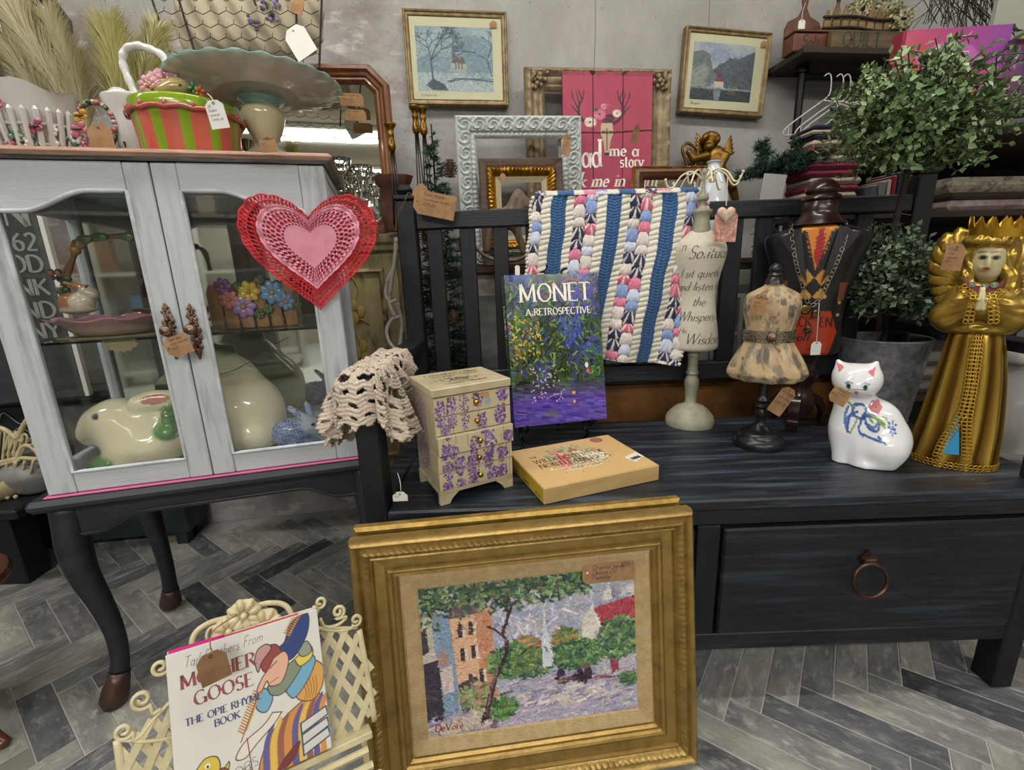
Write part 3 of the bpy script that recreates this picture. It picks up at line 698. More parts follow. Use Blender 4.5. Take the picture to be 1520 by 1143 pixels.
# ================================================================= things on the bench
# ---- lavender chest of small drawers
def lavender(cv, x, y0, y1, w, r_, dense=1, cols=('6c4a90', '8b66ab', '54396f', 'a587bf', '7a5a9c', '452d5e', 'b79fc9', '5c4b52')):
    cv.line([(x, y0+(y1-y0)*.3), (x+r_.uniform(-.01, .01), y1+.12)], .006, '5d5a3a', .8)
    n = int(34*dense)
    for k in range(n):
        t = k/n; yy = y0+(y1-y0)*t; ww = w*(.35+.65*sin(pi*min(1, t*.8+.15))); 
        for q in range(3): cv.ell(x+r_.uniform(-ww, ww)*1.4, yy+r_.uniform(-.008, .008), w*.27, w*.33, cols[r_.integers(len(cols))], .85, ang=r_.uniform(-.6, .6), soft=.35)
r_ = np.random.default_rng(3)
cvF = Cv(190, 300, 'bfb28f'); cvF.mix(fbm(300, 190, 8, 2)*.15, 'a89c7c')
for x, y0, y1, w in ((.07, .1, .32, .05), (.22, .08, .34, .05), (.38, .0, .38, .045), (.56, .02, .2, .05), (.9, .0, .18, .06), (.13, .3, .42, .04), (.6, .26, .42, .05), (.86, .22, .38, .06), (.1, .46, .6, .05), (.2, .48, .6, .04), (.47, .44, .62, .05), (.68, .42, .66, .06), (.93, .44, .54, .05), (.12, .62, .78, .05), (.28, .6, .76, .05), (.45, .62, .8, .06), (.66, .64, .74, .05), (.86, .6, .72, .06), (.1, .8, .9, .05), (.28, .8, .92, .045), (.44, .8, .95, .05), (.72, .76, .92, .06), (.86, .76, .88, .05)):
    lavender(cvF, x, y0, y1, w, r_)
for x in (.8, .84, .9, .95): cvF.line([(x, .95), (x+.03, .45)], .007, '666139', .7)
cvF.ell(.66, .1, .07, .05, 'b58a55', .9, .5); cvF.ell(.69, .16, .05, .06, '8fa0a8', .9); cvF.ell(.55, .09, .03, .025, '5a4330')
cvS = Cv(110, 260, 'bfb28f')
for k in range(11): lavender(cvS, .06+.088*k, r_.uniform(0, .1), r_.uniform(.42, .55), .05, r_, cols=('6c4a90', '8b66ab', '54396f', '5f4480')); lavender(cvS, .1+.085*k, r_.uniform(.45, .6), r_.uniform(.8, .95), .05, r_)
CH = np.array([-.148, .818, SZ+.0005]); CWd, CDp = .162, .138; CHt = P(646, 579, .818)[2]-SZ
chest = thing('jewelry_chest', 'small cream chest of five drawers printed with purple lavender', 'chest', M=mtx(CH, 28))
CB = mat('cream_enamel_chest', 'b8ac8b', r=.35, c2='a99d7c', sc=20)
bx('carcass', CB, chest, (.003, .004, .022), (CWd-.003, CDp, CHt-.0165), .001)
for x, z in ((0, 0), (CWd-.028, 0)):
    for y in (.002, CDp-.012):
        mb = MB(); e = 1 if x == 0 else -1; xx = x if x == 0 else CWd
        mb.prism([(xx, 0), (xx+e*.020, 0), (xx+e*.026, .010), (xx+e*.04, .0215), (xx, .0215)], y, y+.01); mb.build('foot', CB, chest)
bx('base_rail', CB, chest, (.0, .001, .0217), (CWd, CDp, .03), .001)
dz = (CHt-.0165-.031)/5; prt = mat('lavender_print', vc=1, r=.35)
KN = mat('polished_brass', 'b08a3c', r=.22, m=1)
for k in range(5):
    z0 = .0305+dz*k; yy = -.009 if k == 2 else 0
    d = bx('drawer', CB, chest, (.0005, yy-.0005, z0), (CWd-.0005, .05, z0+dz-.0012), .0008)
    t1 = 1-(z0+dz)/CHt; t0 = 1-z0/CHt; sheet('lavender_print', cvF, CWd-.003, dz-.003, d, y=yy-.0009, x=.0015, z=z0+.001, m=prt, crop=(0, t1, 1, t0))
    mb = MB(); mb.lathe([(.0, .012), (.004, .0115), (.0055, .009), (.0045, .006), (.0025, .004), (.0035, 0), (0, 0)], 16, M=np.array(Matrix.Translation((CWd*.52, yy-.001, z0+dz/2))@Matrix.Rotation(pi/2, 4, 'X'))); mb.build('knob', KN, d, smooth=1)
cs = MB(); 
def mpS(g): o = g.copy(); o[..., 0] = .0026; o[..., 1] = CDp-.001-g[..., 0]; return o
sheet('side_print', cvS, CDp-.004, CHt-.045, chest, x=0, z=.024, m=prt, mp=mpS)
lid = bx('lid', CB, chest, (-.002, -.003, CHt-.016), (CWd+.002, CDp+.002, CHt), .0015)
mb = MB(); flat = lambda X, Z: (X, Z, CHt+.0006)
text(mb, 'LAVENDER FARM', .012, CWd/2, .106, mp=flat, align='c'); text(mb, 'FRAGRANT GARDEN', .009, CWd/2, .088, mp=flat, align='c')
rq = random.Random(5)
for k in range(150):
    x, y = CWd/2+rq.gauss(0, .024), .055+rq.gauss(0, .011); a = rq.uniform(0, pi); l = rq.uniform(.002, .006)
    mb.add([flat(x-l*cos(a), y-l*sin(a)), flat(x-.0007*sin(a), y+.0007*cos(a)), flat(x+l*cos(a), y+l*sin(a)), flat(x+.0007*sin(a), y-.0007*cos(a))], [(0, 1, 2, 3)])
text(mb, 'LAVANDE PREMIERE', .008, CWd/2, .022, mp=flat, align='c'); mb.build('stamped_print', INK, lid)

# ---- boxed set: Wildflowers of North America
bxM = mtx((.054, .809, SZ+.0005), 19.5); BW, BD, BH = .267, .205, .034
wf = thing('boxed_game', 'flat yellow box printed with children among flowers lying on the bench', 'box', M=bxM)
YL = mat('printed_tan_card', 'c4a873', r=.35, c2='b59762', sc=9, st=(.5, 3, 3))
bx('box_body', YL, wf, (0, 0, 0), (BW, BD, BH), .0012)
cv = Cv(300, 220, 'ceac74'); cv.mix(fbm(220, 300, 5, 5)*.3, 'c09a62')
r2 = np.random.default_rng(8)
for k in range(420):
    a, d = r2.uniform(0, 2*pi), r2.random()**.7; cv.ell(.47+.26*d*cos(a), .42+.32*d*sin(a), .022, .016, ('7e8c62', '93a07b', 'a3ac8d', '5f7351', 'b9b99a')[r2.integers(5)], .5, r2.uniform(0, 3), .5)
cv.ell(.38, .42, .055, .11, 'c4695f', .95, .2); cv.ell(.34, .56, .07, .08, 'cf7d70', .9); cv.ell(.38, .28, .04, .05, '8c4a38'); cv.ell(.39, .31, .026, .035, 'e0b090'); cv.ell(.35, .25, .045, .035, 'd0857a')
cv.ell(.56, .42, .05, .10, 'e4dcc0', .95, -.3); cv.ell(.66, .5, .11, .08, 'e9e0c6', .9, .3); cv.ell(.51, .29, .035, .045, 'a8643a'); cv.ell(.515, .32, .022, .03, 'e6bc9c'); cv.line([(.42, .4), (.5, .42), (.56, .38)], .02, 'e6bc9c')
for k in range(60): cv.ell(.47+.2*r2.normal()*.6, .62+.08*r2.normal(), .008, .01, ('c04c4c', 'e8e0d0', '5c7048', '8a9a62')[r2.integers(4)], .9)
cv.ell(.83, .1, .065, .06, '8f5c33'); cv.ell(.83, .1, .05, .045, 'a3714a', .8)
cv.poly([(.84, .68), (.99, .6), (.999, .74), (.87, .84)], 'ddd8cc')
def mpT(g): o = g.copy(); o[..., 1] = g[..., 2]; o[..., 2] = BH+.0004; return o
sheet('box_top_print', cv, BW-.003, BD-.003, wf, x=.0015, z=.0015, mp=mpT, m=mat('glossy_box_print', vc=1, r=.3))
mb = MB(); fl = lambda X, Z: (X, Z, BH+.0009)
text(mb, 'THE', .009, .028, .142, mp=fl); text(mb, 'WILDFLOWERS OF', .019, .03, .112, mp=fl, maxw=.175); text(mb, 'NORTH AMERICA', .019, .032, .086, mp=fl, maxw=.172); mb.build('title_lettering', mat('brown_ink', '4a3626', r=.6), wf)
mb = MB(); text(mb, 'Illustrated card games with 52', .0085, .045, .067, mp=fl, mono=True, thin=.11, serif=False, slant=.3); text(mb, 'different wildflowers', .0085, .075, .052, mp=fl, mono=True, thin=.11, serif=False, slant=.3); mb.build('subtitle_lettering', mat('white_ink', 'e8e4da', r=.6), wf)
mb = MB(); rq = random.Random(2); x = 0
while x < .026: w = rq.uniform(.0006, .0018); mb.box((x, 0, 0), (x+w, .011, .0002)); x += w+rq.uniform(.0006, .0014)
mb.build('barcode', INK, wf, M=mtx((.233, .045, BH+.0008), 12))
mb = MB()
for i in range(3):
    for j in range(2): mb.box((-.0006, .015+.062*i+.03*(j), .008+.008*j), (-.0003, .045+.062*i, .0105+.008*j))
mb.build('side_lettering', mat('olive_ink', '4c4420', r=.6), wf)
bx('side_label', mat('yellow_label', 'b99a2e', r=.4), wf, (-.0003, .004, .003), (.0, BD-.004, BH-.003), 0)

# ---- easel and the tall art book
ES = mat('black_iron', '101012', r=.35, m=.6)
Mb, bw, bh = planeM((764, 635), (901, 621), P(832, 628, 1.135), 13, 12, TL=(739, 409))
ez = thing('easel', 'black wrought iron easel with scroll top holding the art book', 'easel', M=Mb)
iv = Mb.inverted()
def loc(px, py, Y): return np.array(iv@Vector(P(px, py, Y)))
def zseat(px, py): return np.array(iv@Vector(PZ(px, py, SZ+.004)))
def scroll(c, r0, r1, a0, a1, n=30, y=.03): return [(c[0]+(r0+(r1-r0)*t)*cos(R(a0+(a1-a0)*t)), y, c[1]+(r0+(r1-r0)*t)*sin(R(a0+(a1-a0)*t))) for t in np.linspace(0, 1, n)]
hb = bh
mb = MB(); mb.tube([(.02, .03, -.01), (.035, .03, .2), (.055, .03, hb-.01)]+scroll((.045, hb+.004), .016, .013, -20, 190, 14), .0032, 8); mb.build('upright', ES, ez, smooth=1)
mb = MB(); mb.tube([(bw-.04, .03, -.02), (bw-.05, .03, .2), (bw-.085, .03, hb-.005)]+scroll((bw-.075, hb+.006), .016, .013, 200, -20, 14), .0032, 8); mb.build('upright', ES, ez, smooth=1)
mb = MB(); mb.tube(scroll((bw/2-.02, hb+.03), .017, .017, 0, 360, 30), .0034, 8); mb.tube([(bw/2-.03, .03, hb+.016), (bw/2-.05, .03, hb-.03)], .0034, 8); mb.tube([(bw/2-.012, .03, hb+.015), (bw/2+.02, .03, hb-.03)], .0034, 8); mb.build('top_scroll', ES, ez, smooth=1)
for x, (px, py) in ((.022, (775, 668)), (bw-.06, (866, 650))):
    f = zseat(px, py); mb = MB(); mb.tube(spline([(x, .035, .03), (x, .0, -.006), (x+.002, -.03, -.008), (x+.003, -.038, .006)], 6), .0035, 8)
    mb.tube(spline([(x, .03, .0), (f[0]*.5+x*.5-.006, -.01, f[2]*.4), (f[0]*.5+x*.5+.006, .0, f[2]*.7), tuple(f)], 6), .0035, 8); mb.build('front_foot', ES, ez, smooth=1)
f = np.array(iv@Vector((.13, 1.26, SZ+.004))); mb = MB(); mb.tube([(bw/2, .03, .2), tuple(f)], .003, 8); mb.build('back_leg', ES, ez, smooth=1)
ptag('small white sticker tag tied to the scroll of the black easel', 768, 401, 1.16, 7, 14, m=WT, hole=False, lines=('7-',))
mon = thing('art_book', 'large art book about a painter with purple and green waterlily cover on black easel', 'book', M=Mb)
cv = Cv(230, 340, '2f3a28')
n1, n2 = fbm(340, 230, 5, 21), fbm(340, 230, 9, 22)
cv.mix(np.clip((n1-.45)*6, 0, 1)*.9, '3d4f8f'); cv.mix(np.clip((n2-.5)*6, 0, 1), '3f5a2c'); cv.mix(np.clip((cv.Y-.70)*7, 0, 1)*.95, '5a45a0'); cv.mix(np.clip(1-np.hypot((cv.X-.75)/.3, (cv.Y-.12)/.16), 0, 1), '5a48a8')
cv.poly([(.5, .3), (.8, .28), (.82, .42), (.6, .5)], '4453b0', .8); cv.ell(.58, .62, .22, .22, '2c3a20', .7, 0, .8); cv.ell(.1, .5, .14, .2, '9a8a3a', .5, 0, .9); cv.ell(.18, .3, .2, .12, '6a8a3a', .7, 0, .9)
cv.dabs(1500, .08, .022, .07, ang=lambda x, y: pi/2+1.2*sin(9*x)*cos(7*y) if y < .7 else .1, seed=2)
cv.dabs(750, .05, .016, .05, seed=3, region=(0, .05, .95, .68), cols=('6f9a3c', '3f6a2a', '2a3a1c', '8ba04a', '3f4aa8', '4a4298', '223018', '2a3a1c', '4a5a2c'))
cv.dabs(90, .022, .012, .06, seed=4, region=(.0, .25, .35, .55), cols=('d9b53a', 'e0a030', 'c8703a', 'e8d870'))
cv.dabs(140, .03, .010, .05, seed=5, region=(.6, .0, 1, .28), cols=('6a55c0', '5540a8', '7a9a3a', '4a3a90'))
cv.dabs(60, .02, .010, .05, seed=6, region=(.2, .6, .55, .85), cols=('e0c8d0', 'd8a8b8', 'e8e0e8'))
cv.ell(.65, .80, .022, .018, 'e09a20'); cv.ell(.65, .86, .016, .014, 'e0a83a'); cv.ell(.81, .62, .02, .03, 'e8e0e8'); cv.ell(.82, .66, .02, .025, 'c85a70'); cv.line(poly_arc(.7, .07, .1, -.03, 10, 170), .012, 'a8452a')
cv.ell(.38, .14, .035, .022, '6a3a8a'); cv.ell(.42, .15, .02, .016, 'a8323a'); cv.ell(.4, .93, .1, .05, '6a6a4a', .6, 0, .7)
bx('cover_board', mat('dark_blue_cloth', '1d2248', r=.5), mon, (.0, .0, .0), (bw, .003, bh), .0006)
bx('page_block', mat('page_edges', 'd2cbb8', r=.8), mon, (.002, .0035, .003), (bw-.004, .026, bh-.003)); bx('back_cover', mat('dark_blue_cloth'), mon, (0, .0265, 0), (bw, .029, bh), .0006)
sheet('front_cover_print', cv, bw, bh, mon, y=-.0006, m=mat('glossy_jacket', vc=1, r=.22, coat=.4))
sp = mon; 
def mpP(g): o = g.copy(); o[..., 1] = g[..., 0]; o[..., 0] = -.0014; return o
sheet('spine_print', cv, .029, bh, mon, mp=mpP, m=mat('glossy_jacket'), crop=(0, .05, .12, 1))
WI = mat('white_print', 'ece8dc', r=.4)
mb = MB(); text(mb, 'MONET', .046, bw*.53, bh-.07, align='c', maxw=bw*.92, y=-.0014, thick=.15, thin=.055); mb.build('title_lettering', WI, mon); mb = MB(); text(mb, 'A RETROSPECTIVE', .017, bw*.55, bh-.104, align='c', maxw=bw*.74, y=-.0014, thick=.17, thin=.08)
mb.build('subtitle_lettering', WI, mon); mb = MB(); text(mb, 'MONET', .02, .006, bh-.10, mp=lambda X, Z: (-.0022, .025-(Z-(bh-.10)), bh-.075-(X-.006)) ); mb.build('spine_lettering', WI, mon)

# ---- cream dress form with handwriting, hooks on top
X, Y = PZ(1023, 628, SZ)[:2]; Y -= .0
def base0(X, Y): return mtx((X, Y, SZ))
def mm_(label, cat, name, X, Y, add=0): return thing(name, label, cat, M=mtx((X, Y, SZ+.0004), -math.degrees(math.atan2(X, Y))+add))
cf = mm_('cream dress form jewellery stand with handwritten verse and wire hooks on top', 'jewellery stand', 'dress_form', X, Y, 7)
CR = mat('antique_cream_paint', '9b9a85', r=.5, c2='86856f', sc=20); CRF = mat('cream_printed_fabric', 'c0bba8', r=.85, bump=.3, bs=300)
Z0 = SZ+.0004
mb = MB(); lathe_px(mb, X, Y, [(34, 628), (34.5, 622), (32, 615), (24, 606), (17, 601), (9, 598), (8, 590), (10, 572), (10.5, 565), (7.5, 557), (9.5, 553), (7.5, 549), (7.5, 530), (9, 527), (8, 520)], Z0, sm=2); mb.build('turned_stand', CR, cf, smooth=40)
mb = MB(); fr = [(3, 521), (20, 520), (31, 517), (33, 509), (31.5, 490), (27.5, 462), (25.5, 440), (29, 415), (35, 390), (37.5, 375), (35, 362), (24, 350), (15, 343), (9, 338)]
rr = lathe_px(mb, X, Y, fr, Z0, sm=4, n=48, sy=.72); mb.build('fabric_torso', CRF, cf, smooth=1)
mb = MB(); lathe_px(mb, X, Y, [(14, 345), (12, 335), (11, 322), (14, 316), (14, 312), (7, 309), (4, 300), (8, 297), (8, 292), (3, 286), (2, 262), (4, 257), (3, 252), (0, 249)], Z0, sm=2); mb.build('neck_cap', CR, cf, smooth=40)
rz = sorted([(z, r) for r, z in rr]); zs_, rs_ = [a for a, b in rz], [b for a, b in rz]
def onform(X_, Z_): r = float(np.interp(Z_, zs_, rs_)); a = X_/max(r, .01); return (r*1.012*sin(a)+0, -r*.72*cos(a)-.0012, Z_-Z0)
mb = MB(); k = scl(X, Y, .7)
for tx, dx, yp, sz in (('In', -33, 372, 14), ('Solitude', -18, 384, 17), ('I sit quietly', -29, 411, 12), ('and listen for', -33, 430, 12), ('the', -8, 452, 12), ('Whispers of', -29, 474, 13), ('His', -26, 492, 8), ('Wisdom', -16, 507, 15)):
    text(mb, tx, sz*k, dx*k, zof(X, Y, yp), mono=False, thick=.085, thin=.04, serif=False, slant=.35, mp=onform, gap=.03)
mb.build('script_lettering', mat('grey_ink', '4b4742', r=.8), cf)
hm = MB(); zc = zof(X, Y, 262)-Z0
for k, a in enumerate(np.linspace(0, 2*pi, 8, endpoint=False)+.2):
    L = (.075, .085, .06, .07, .08, .07, .065, .08)[k]; q = spline([(0, 0, zc-.01), (L*.35, 0, zc+.012), (L*.7, 0, zc+.004), (L*.95, 0, zc-.022), (L*1.12, 0, zc-.02), (L*1.2, 0, zc-.004)], 5)
    q = np.stack([q[:, 0]*cos(a), q[:, 0]*sin(a), q[:, 2]], 1); hm.tube(q, .0022, 7); hm.ball(q[-1], .0038, 6)
hm.build('hook_wires', mat('cream_wire', 'cfc6a8', r=.4), cf, smooth=1)
tp = ptag('photo card of pink roses hanging from the cream dress form hooks', 1077, 335, Y-.07, 34, 46, roll=2, m=mat('rose_photo_card', 'a3705e', r=.5, c2='d8a79a', sc=60, c3='6b4a38', sc3=40), hole=False)
c_ = P(1078, 318, Y-.074); mb = MB(); hp = [(16*sin(t)**3, 13*cos(t)-5*cos(2*t)-2*cos(3*t)-cos(4*t)) for t in np.linspace(0, 2*pi, 40, endpoint=False)]
ht = thing('heart_ornament', 'puffed cream and rose heart hanging on the cream dress form', 'ornament', M=mtx(c_)); g = [[(x*s_*.0014, -.008*math.sqrt(max(0, 1-s_*s_)), z*s_*.0014) for x, z in hp] for s_ in np.linspace(.02, 1, 8)]
mb.grid(g, cv=True, flip=True); mb.grid([[(x, -y, z) for x, y, z in r__] for r__ in g], cv=True); mb.build('padded_heart', mat('rose_fabric', 'b99886', r=.8, c2='d8c6b0', sc=50, c3='8b5a50', sc3=60), ht, smooth=1, fixn=True)
ribbon = MB(); ribbon.tube([tuple(np.array(P(1078, 305, Y-.072))-c_), tuple(np.array(P(1080, 262, Y-.07))-c_)], .0012, 5); ribbon.build('ribbon', mat('cream_ribbon', 'c9c2ae', r=.7), ht)

# ---- small decoupage dress form on a black stand
X, Y = PZ(1125, 660, SZ)[:2]; df = mm_('small decoupage paper dress form with bead belt on black stand', 'dress form', 'dress_form', X, Y)
BL2 = mat('satin_black_wood', '131213', r=.32, c2='1e1d1e', sc=20)
mb = MB(); lathe_px(mb, X, Y, [(34, 660), (35, 655), (33, 649), (28, 645), (26, 640), (17, 636), (13, 633), (8, 628), (7, 620), (9, 612), (7, 606), (10, 602), (7, 598), (10, 593), (7, 588), (6.5, 580), (6, 560)], Z0, sm=2); mb.build('turned_stand', BL2, df, smooth=40)
prof = [(3, 559), (40, 563), (50, 556), (51, 548), (44, 530), (34, 510), (31, 497), (33, 482), (37, 465), (38, 450), (34, 437), (24, 430), (14, 424), (12, 417)]
rw = rows(X, Y, prof); sp_ = spline([(a, b, 0) for a, b in rw], 6); th = np.linspace(0, 2*pi, 120, endpoint=False); zt = sp_[:, 1]-Z0; zb = zof(X, Y, 495)
fl_ = 1+.06*np.clip((zb-sp_[:, 1])/.07, 0, 1)[:, None]*np.cos(9*th)
g = np.stack([sp_[:, 0:1]*fl_*np.cos(th), sp_[:, 0:1]*.75*fl_*np.sin(th), zt[:, None]+0*th], -1)
cvd = Cv(240, 120, 'ad9673'); r3 = np.random.default_rng(4)
for k in range(340): 
    x, y = r3.random(2); a = r3.uniform(0, 3); s_ = r3.uniform(.01, .035); cvd.poly([(x+s_*cos(a+q)*r3.uniform(.5, 1.2), y+2*s_*sin(a+q)*r3.uniform(.5, 1.2)) for q in (0, 1, 2, 3.2, 4.4, 5.3)], ('5d574f', '746a5a', '8b7f69', '4c4842', 'b59d76', '9c8766')[r3.integers(6)], .75)
cvd.dabs(700, .02, .004, .08, seed=9, cols=('4c453c', '8a7a60', 'bba684'))
cc = cvd.a[(np.linspace(0, 119, len(sp_))).astype(int)][:, (np.linspace(0, 239, 120)).astype(int)]
mb = MB(); mb.grid(g, cc, cv=True, flip=True); mb.build('paper_torso', mat('decoupage_paper', vc=1, r=.6, bump=.6, bs=70), df, smooth=1)
mb = MB(); lathe_px(mb, X, Y, [(13, 421), (11, 414), (9, 411), (10, 408), (7, 404), (9, 401), (8, 396), (3, 391), (0, 390)], Z0, sm=2); mb.build('finial', BL2, df, smooth=40)
bl = MB(); zc = zof(X, Y, 497)-Z0; r0 = 33*scl(X, Y, .6)
for j in range(5):
    for a in np.linspace(0, 2*pi, 60, endpoint=False)+j*.05: bl.box((-.0012, -.001, -.0018), (.0012, .0012, .0018), M=np.array(Matrix.Translation((r0*cos(a), r0*.76*sin(a), zc+(j-2)*.0055))@Matrix.Rotation(a+pi/2, 4, 'Z')@Matrix.Scale(1.15, 4)))
bl.build('bead_belt', mat('silver_beads', 'b4ac9a', r=.25, m=.7, c2='4a4338', sc=200), df, kind='stuff')
mb = MB(); mb.ball((.006, -r0*.76-.004, zc), (.011, .006, .011), 14); mb.build('button', BRZ, df, smooth=1)
nk = MB(); zz = zof(X, Y, 440)-Z0
for a in np.linspace(pi*1.05, pi*1.98, 22): nk.ball((.030*cos(a)*1.05, .026*sin(a)-.004, zz-.006+.012*abs(cos(a))), .0022, 6)
nk.build('bead_necklace', mat('silver_beads'), df, smooth=1)
ptag('kraft tag hanging at the neck of the small decoupage dress form', 1127, 452, Y-.05, 24, 30, roll=8, lines=('Dress form', 'stand', '14-'), string=((1130, 440, Y-.05), (1140, 428, Y-.045), (1150, 419, Y-.02)))
ptag('curled kraft tag hanging in front of the black stand of the decoupage dress form', 1161, 595, Y-.03, 24, 44, roll=32, lines=('Vintage', 'paper dress', 'form 18-'))

# ---- black suit torso with tie and chain, on a brown stand
X, Y = PZ(1179, 630, SZ)[:2]; st = mm_('black suit and argyle vest painted torso with red tie on brown stand', 'bust', 'suit_torso', X, Y, 5); BRW = mat('dark_brown_wood', '2e1a14', r=.28, c2='1d100d', sc=12, coat=.4)
mb = MB(); lathe_px(mb, X, Y, [(16, 612), (20, 606), (22, 590), (16, 575), (18, 566), (22, 560), (24, 552), (18, 545), (20, 530), (28, 520), (28, 505)], Z0, sm=2); mb.build('turned_post', BRW, st, smooth=40)
for a in (-100, 20, 145):
    mb = MB(); q = spline([(.018, 0, .085), (.045, 0, .075), (.062, 0, .045), (.058, 0, .02), (.072, 0, .012)], 5); 
    g = [[(p[0], -.013, p[2]-.010), (p[0]+.006, -.013, p[2]+.010), (p[0]+.006, .013, p[2]+.010), (p[0], .013, p[2]-.010)] for p in q]; mb.grid(g, cv=True); mb.f += [tuple(range(4)), tuple(range(mb.n-4, mb.n))[::-1]]
    mb.build('foot', BRW, st, M=mtx((0, 0, .0), a), fixn=True, smooth=40)
cvb = Cv(220, 300, '15161a')
cvb.poly([(.34, .0), (.66, .0), (.70, .06), (.66, .3), (.5, .36), (.34, .3), (.28, .06)], 'c07a2e')           # shirt
cvb.poly([(.28, .06), (.36, .0), (.48, .05), (.40, .12)], 'd08a38'); cvb.poly([(.72, .06), (.64, .0), (.54, .05), (.62, .12)], 'd08a38')
cvb.poly([(.49, .05), (.56, .05), (.60, .30), (.535, .37), (.46, .31)], 'a3212a')
for k in range(8): cvb.line([(.46, .12+.03*k), (.6, .09+.03*k)], .008, '5e1420')
cvb.poly([(.30, .0), (.36, .12), (.5, .40), (.64, .12), (.72, .0), (.74, .18), (.68, .66), (.32, .66), (.26, .2)], '1a191c', 0)
for (x0, x1) in ((.30, .5), (.5, .70)): pass
cvb.poly([(.31, .06), (.34, .06), (.50, .38), (.50, .55), (.31, .55), (.28, .2)], '18181b'); cvb.poly([(.69, .06), (.66, .06), (.50, .38), (.50, .55), (.69, .55), (.72, .2)], '18181b')
cvb.poly([(.34, .06), (.66, .06), (.6, .2), (.5, .37), (.4, .2)], 'c07a2e'); cvb.poly([(.49, .06), (.55, .06), (.575, .24), (.52, .35), (.465, .24)], 'a3212a')
for k in range(7): cvb.line([(.465, .12+.028*k), (.575, .095+.028*k)], .008, '5e1420')
cvb.line([(.36, .08), (.5, .37), (.64, .08)], .018, '202024')
for cx, cy in ((.41, .40), (.59, .40), (.41, .535), (.59, .535)):
    cvb.poly([(cx, cy-.06), (cx+.085, cy), (cx, cy+.06), (cx-.085, cy)], 'b8843a')
cvb.poly([(0, .55), (1, .55), (1, 1.01), (0, 1.01)], '15161a'); cvb.poly([(.02, .645), (.74, .645), (.84, .8), (.76, 1.01), (.02, 1.01)], '9a3216')
cvb.poly([(.08, .42), (.2, .42), (.2, .54), (.1, .56)], '6a3c22'); cvb.poly([(.8, .44), (.9, .44), (.88, .56), (.8, .58)], '6a3c22')
for yy in (.585, .675): cvb.ell(.83, yy, .022, .016, 'b89440')
hwr = [(22, 330), (40, 338), (62, 344), (68, 352), (66, 366), (58, 390), (52, 415), (46, 440), (44, 470), (45, 500), (42, 520), (30, 524), (3, 525)]
rw = rows(X, Y, hwr); sp_ = spline([(a, b, 0) for a, b in rw], 5); n_ = 90; th = np.linspace(0, 2*pi, n_, endpoint=False)
dp = np.minimum(sp_[:, 0:1]*.72, .055); g = np.stack([sp_[:, 0:1]*np.cos(th), dp*np.sin(th), sp_[:, 1:2]-Z0+0*th], -1)
zt_, zb_ = sp_[:, 1].max(), sp_[:, 1].min(); mw = 52*scl(X, Y, .8)
ci = np.clip((g[..., 0]/(2*mw)+.5)*219, 0, 219).astype(int); cj = np.clip((zt_-Z0-g[..., 2])/(zt_-zb_)*299, 0, 299).astype(int); cc = cvb.a[cj, ci]; cc[g[..., 1] > .01] = rgb('15161a')
g2 = np.repeat(np.repeat(g, 1, 0), 1, 1); mb = MB()
# finer skin for the painted front
zz_ = np.linspace(zt_, zb_, 150); rr_ = np.interp(-zz_, -sp_[::1, 1], sp_[:, 0]) if sp_[0, 1] > sp_[-1, 1] else np.interp(zz_, sp_[:, 1], sp_[:, 0])
th = np.linspace(0, 2*pi, 260, endpoint=False); dd = np.minimum(rr_*.72, .055)
g = np.stack([rr_[:, None]*np.cos(th), dd[:, None]*np.sin(th), (zz_-Z0)[:, None]+0*th], -1); ci = np.clip((g[..., 0]/(2*mw)+.5)*219, 0, 219).astype(int); cj = np.clip((zt_-zz_)/(zt_-zb_)*299, 0, 299).astype(int)[:, None]+0*ci; cc = cvb.a[cj, ci].copy(); cc[g[..., 1] > .012] = rgb('15161a')
mb.grid(g, cc, cv=True); mb.build('painted_torso', mat('lacquered_paint', vc=1, r=.3, coat=.3, bump=.15, bs=50), st, smooth=1)
for sg in (-1, 1):      # lapels and pocket edges stand proud
    mb = MB(); k = scl(X, Y, .8); zq = lambda y: zof(X, Y, y)-Z0
    mb.add([(sg*22*k, -.057, zq(338)), (sg*46*k, -.047, zq(352)), (sg*30*k, -.060, zq(378)), (sg*8*k, -.064, zq(420))], [(0, 1, 2, 3)]); mb.build('lapel', mat('black_lapel', '1b1c20', r=.28), st, solid=.005)
mb = MB(); lathe_px(mb, X, Y, [(36, 334), (30, 326), (24, 318), (24, 308), (22, 300), (26, 296), (24, 291), (19, 288), (22, 285), (22, 280), (17, 272), (9, 266), (0, 264)], Z0, sm=2); mb.build('neck_knob', BRW, st, smooth=40)
k = scl(X, Y, .8); ch = MB(); zq = lambda y: zof(X, Y, y)-Z0
q = spline([(-32*k, -.02, zq(332)), (-33*k, -.052, zq(345)), (-24*k, -.066, zq(390)), (-14*k, -.068, zq(420)), (-7*k, -.072, zq(442)), (0, -.074, zq(450)), (9*k, -.072, zq(440)), (17*k, -.068, zq(415)), (26*k, -.064, zq(380)), (31*k, -.05, zq(345)), (30*k, -.02, zq(332))], 5)
L_ = np.concatenate([[0], np.cumsum(np.linalg.norm(np.diff(q, axis=0), axis=1))]); nL = 46
for i in range(nL):
    s_ = L_[-1]*(i+.5)/nL; p = np.array([np.interp(s_, L_, q[:, a]) for a in range(3)]); p2 = np.array([np.interp(s_+.001, L_, q[:, a]) for a in range(3)]); d = p2-p; d /= np.linalg.norm(d)+1e-9; sd = np.cross(d, [0, 1, 0] if i % 2 else [.5, .8, .3]); sd /= np.linalg.norm(sd)
    ch.tube([p+d*.0062*cos(t)+sd*.004*sin(t) for t in np.linspace(0, 2*pi, 12, endpoint=False)], .0010, 6, closed=True)
nk = ch.build('chain_necklace', mat('antique_silver', '8a8272', r=.3, m=1), st, smooth=1)
mb = MB()
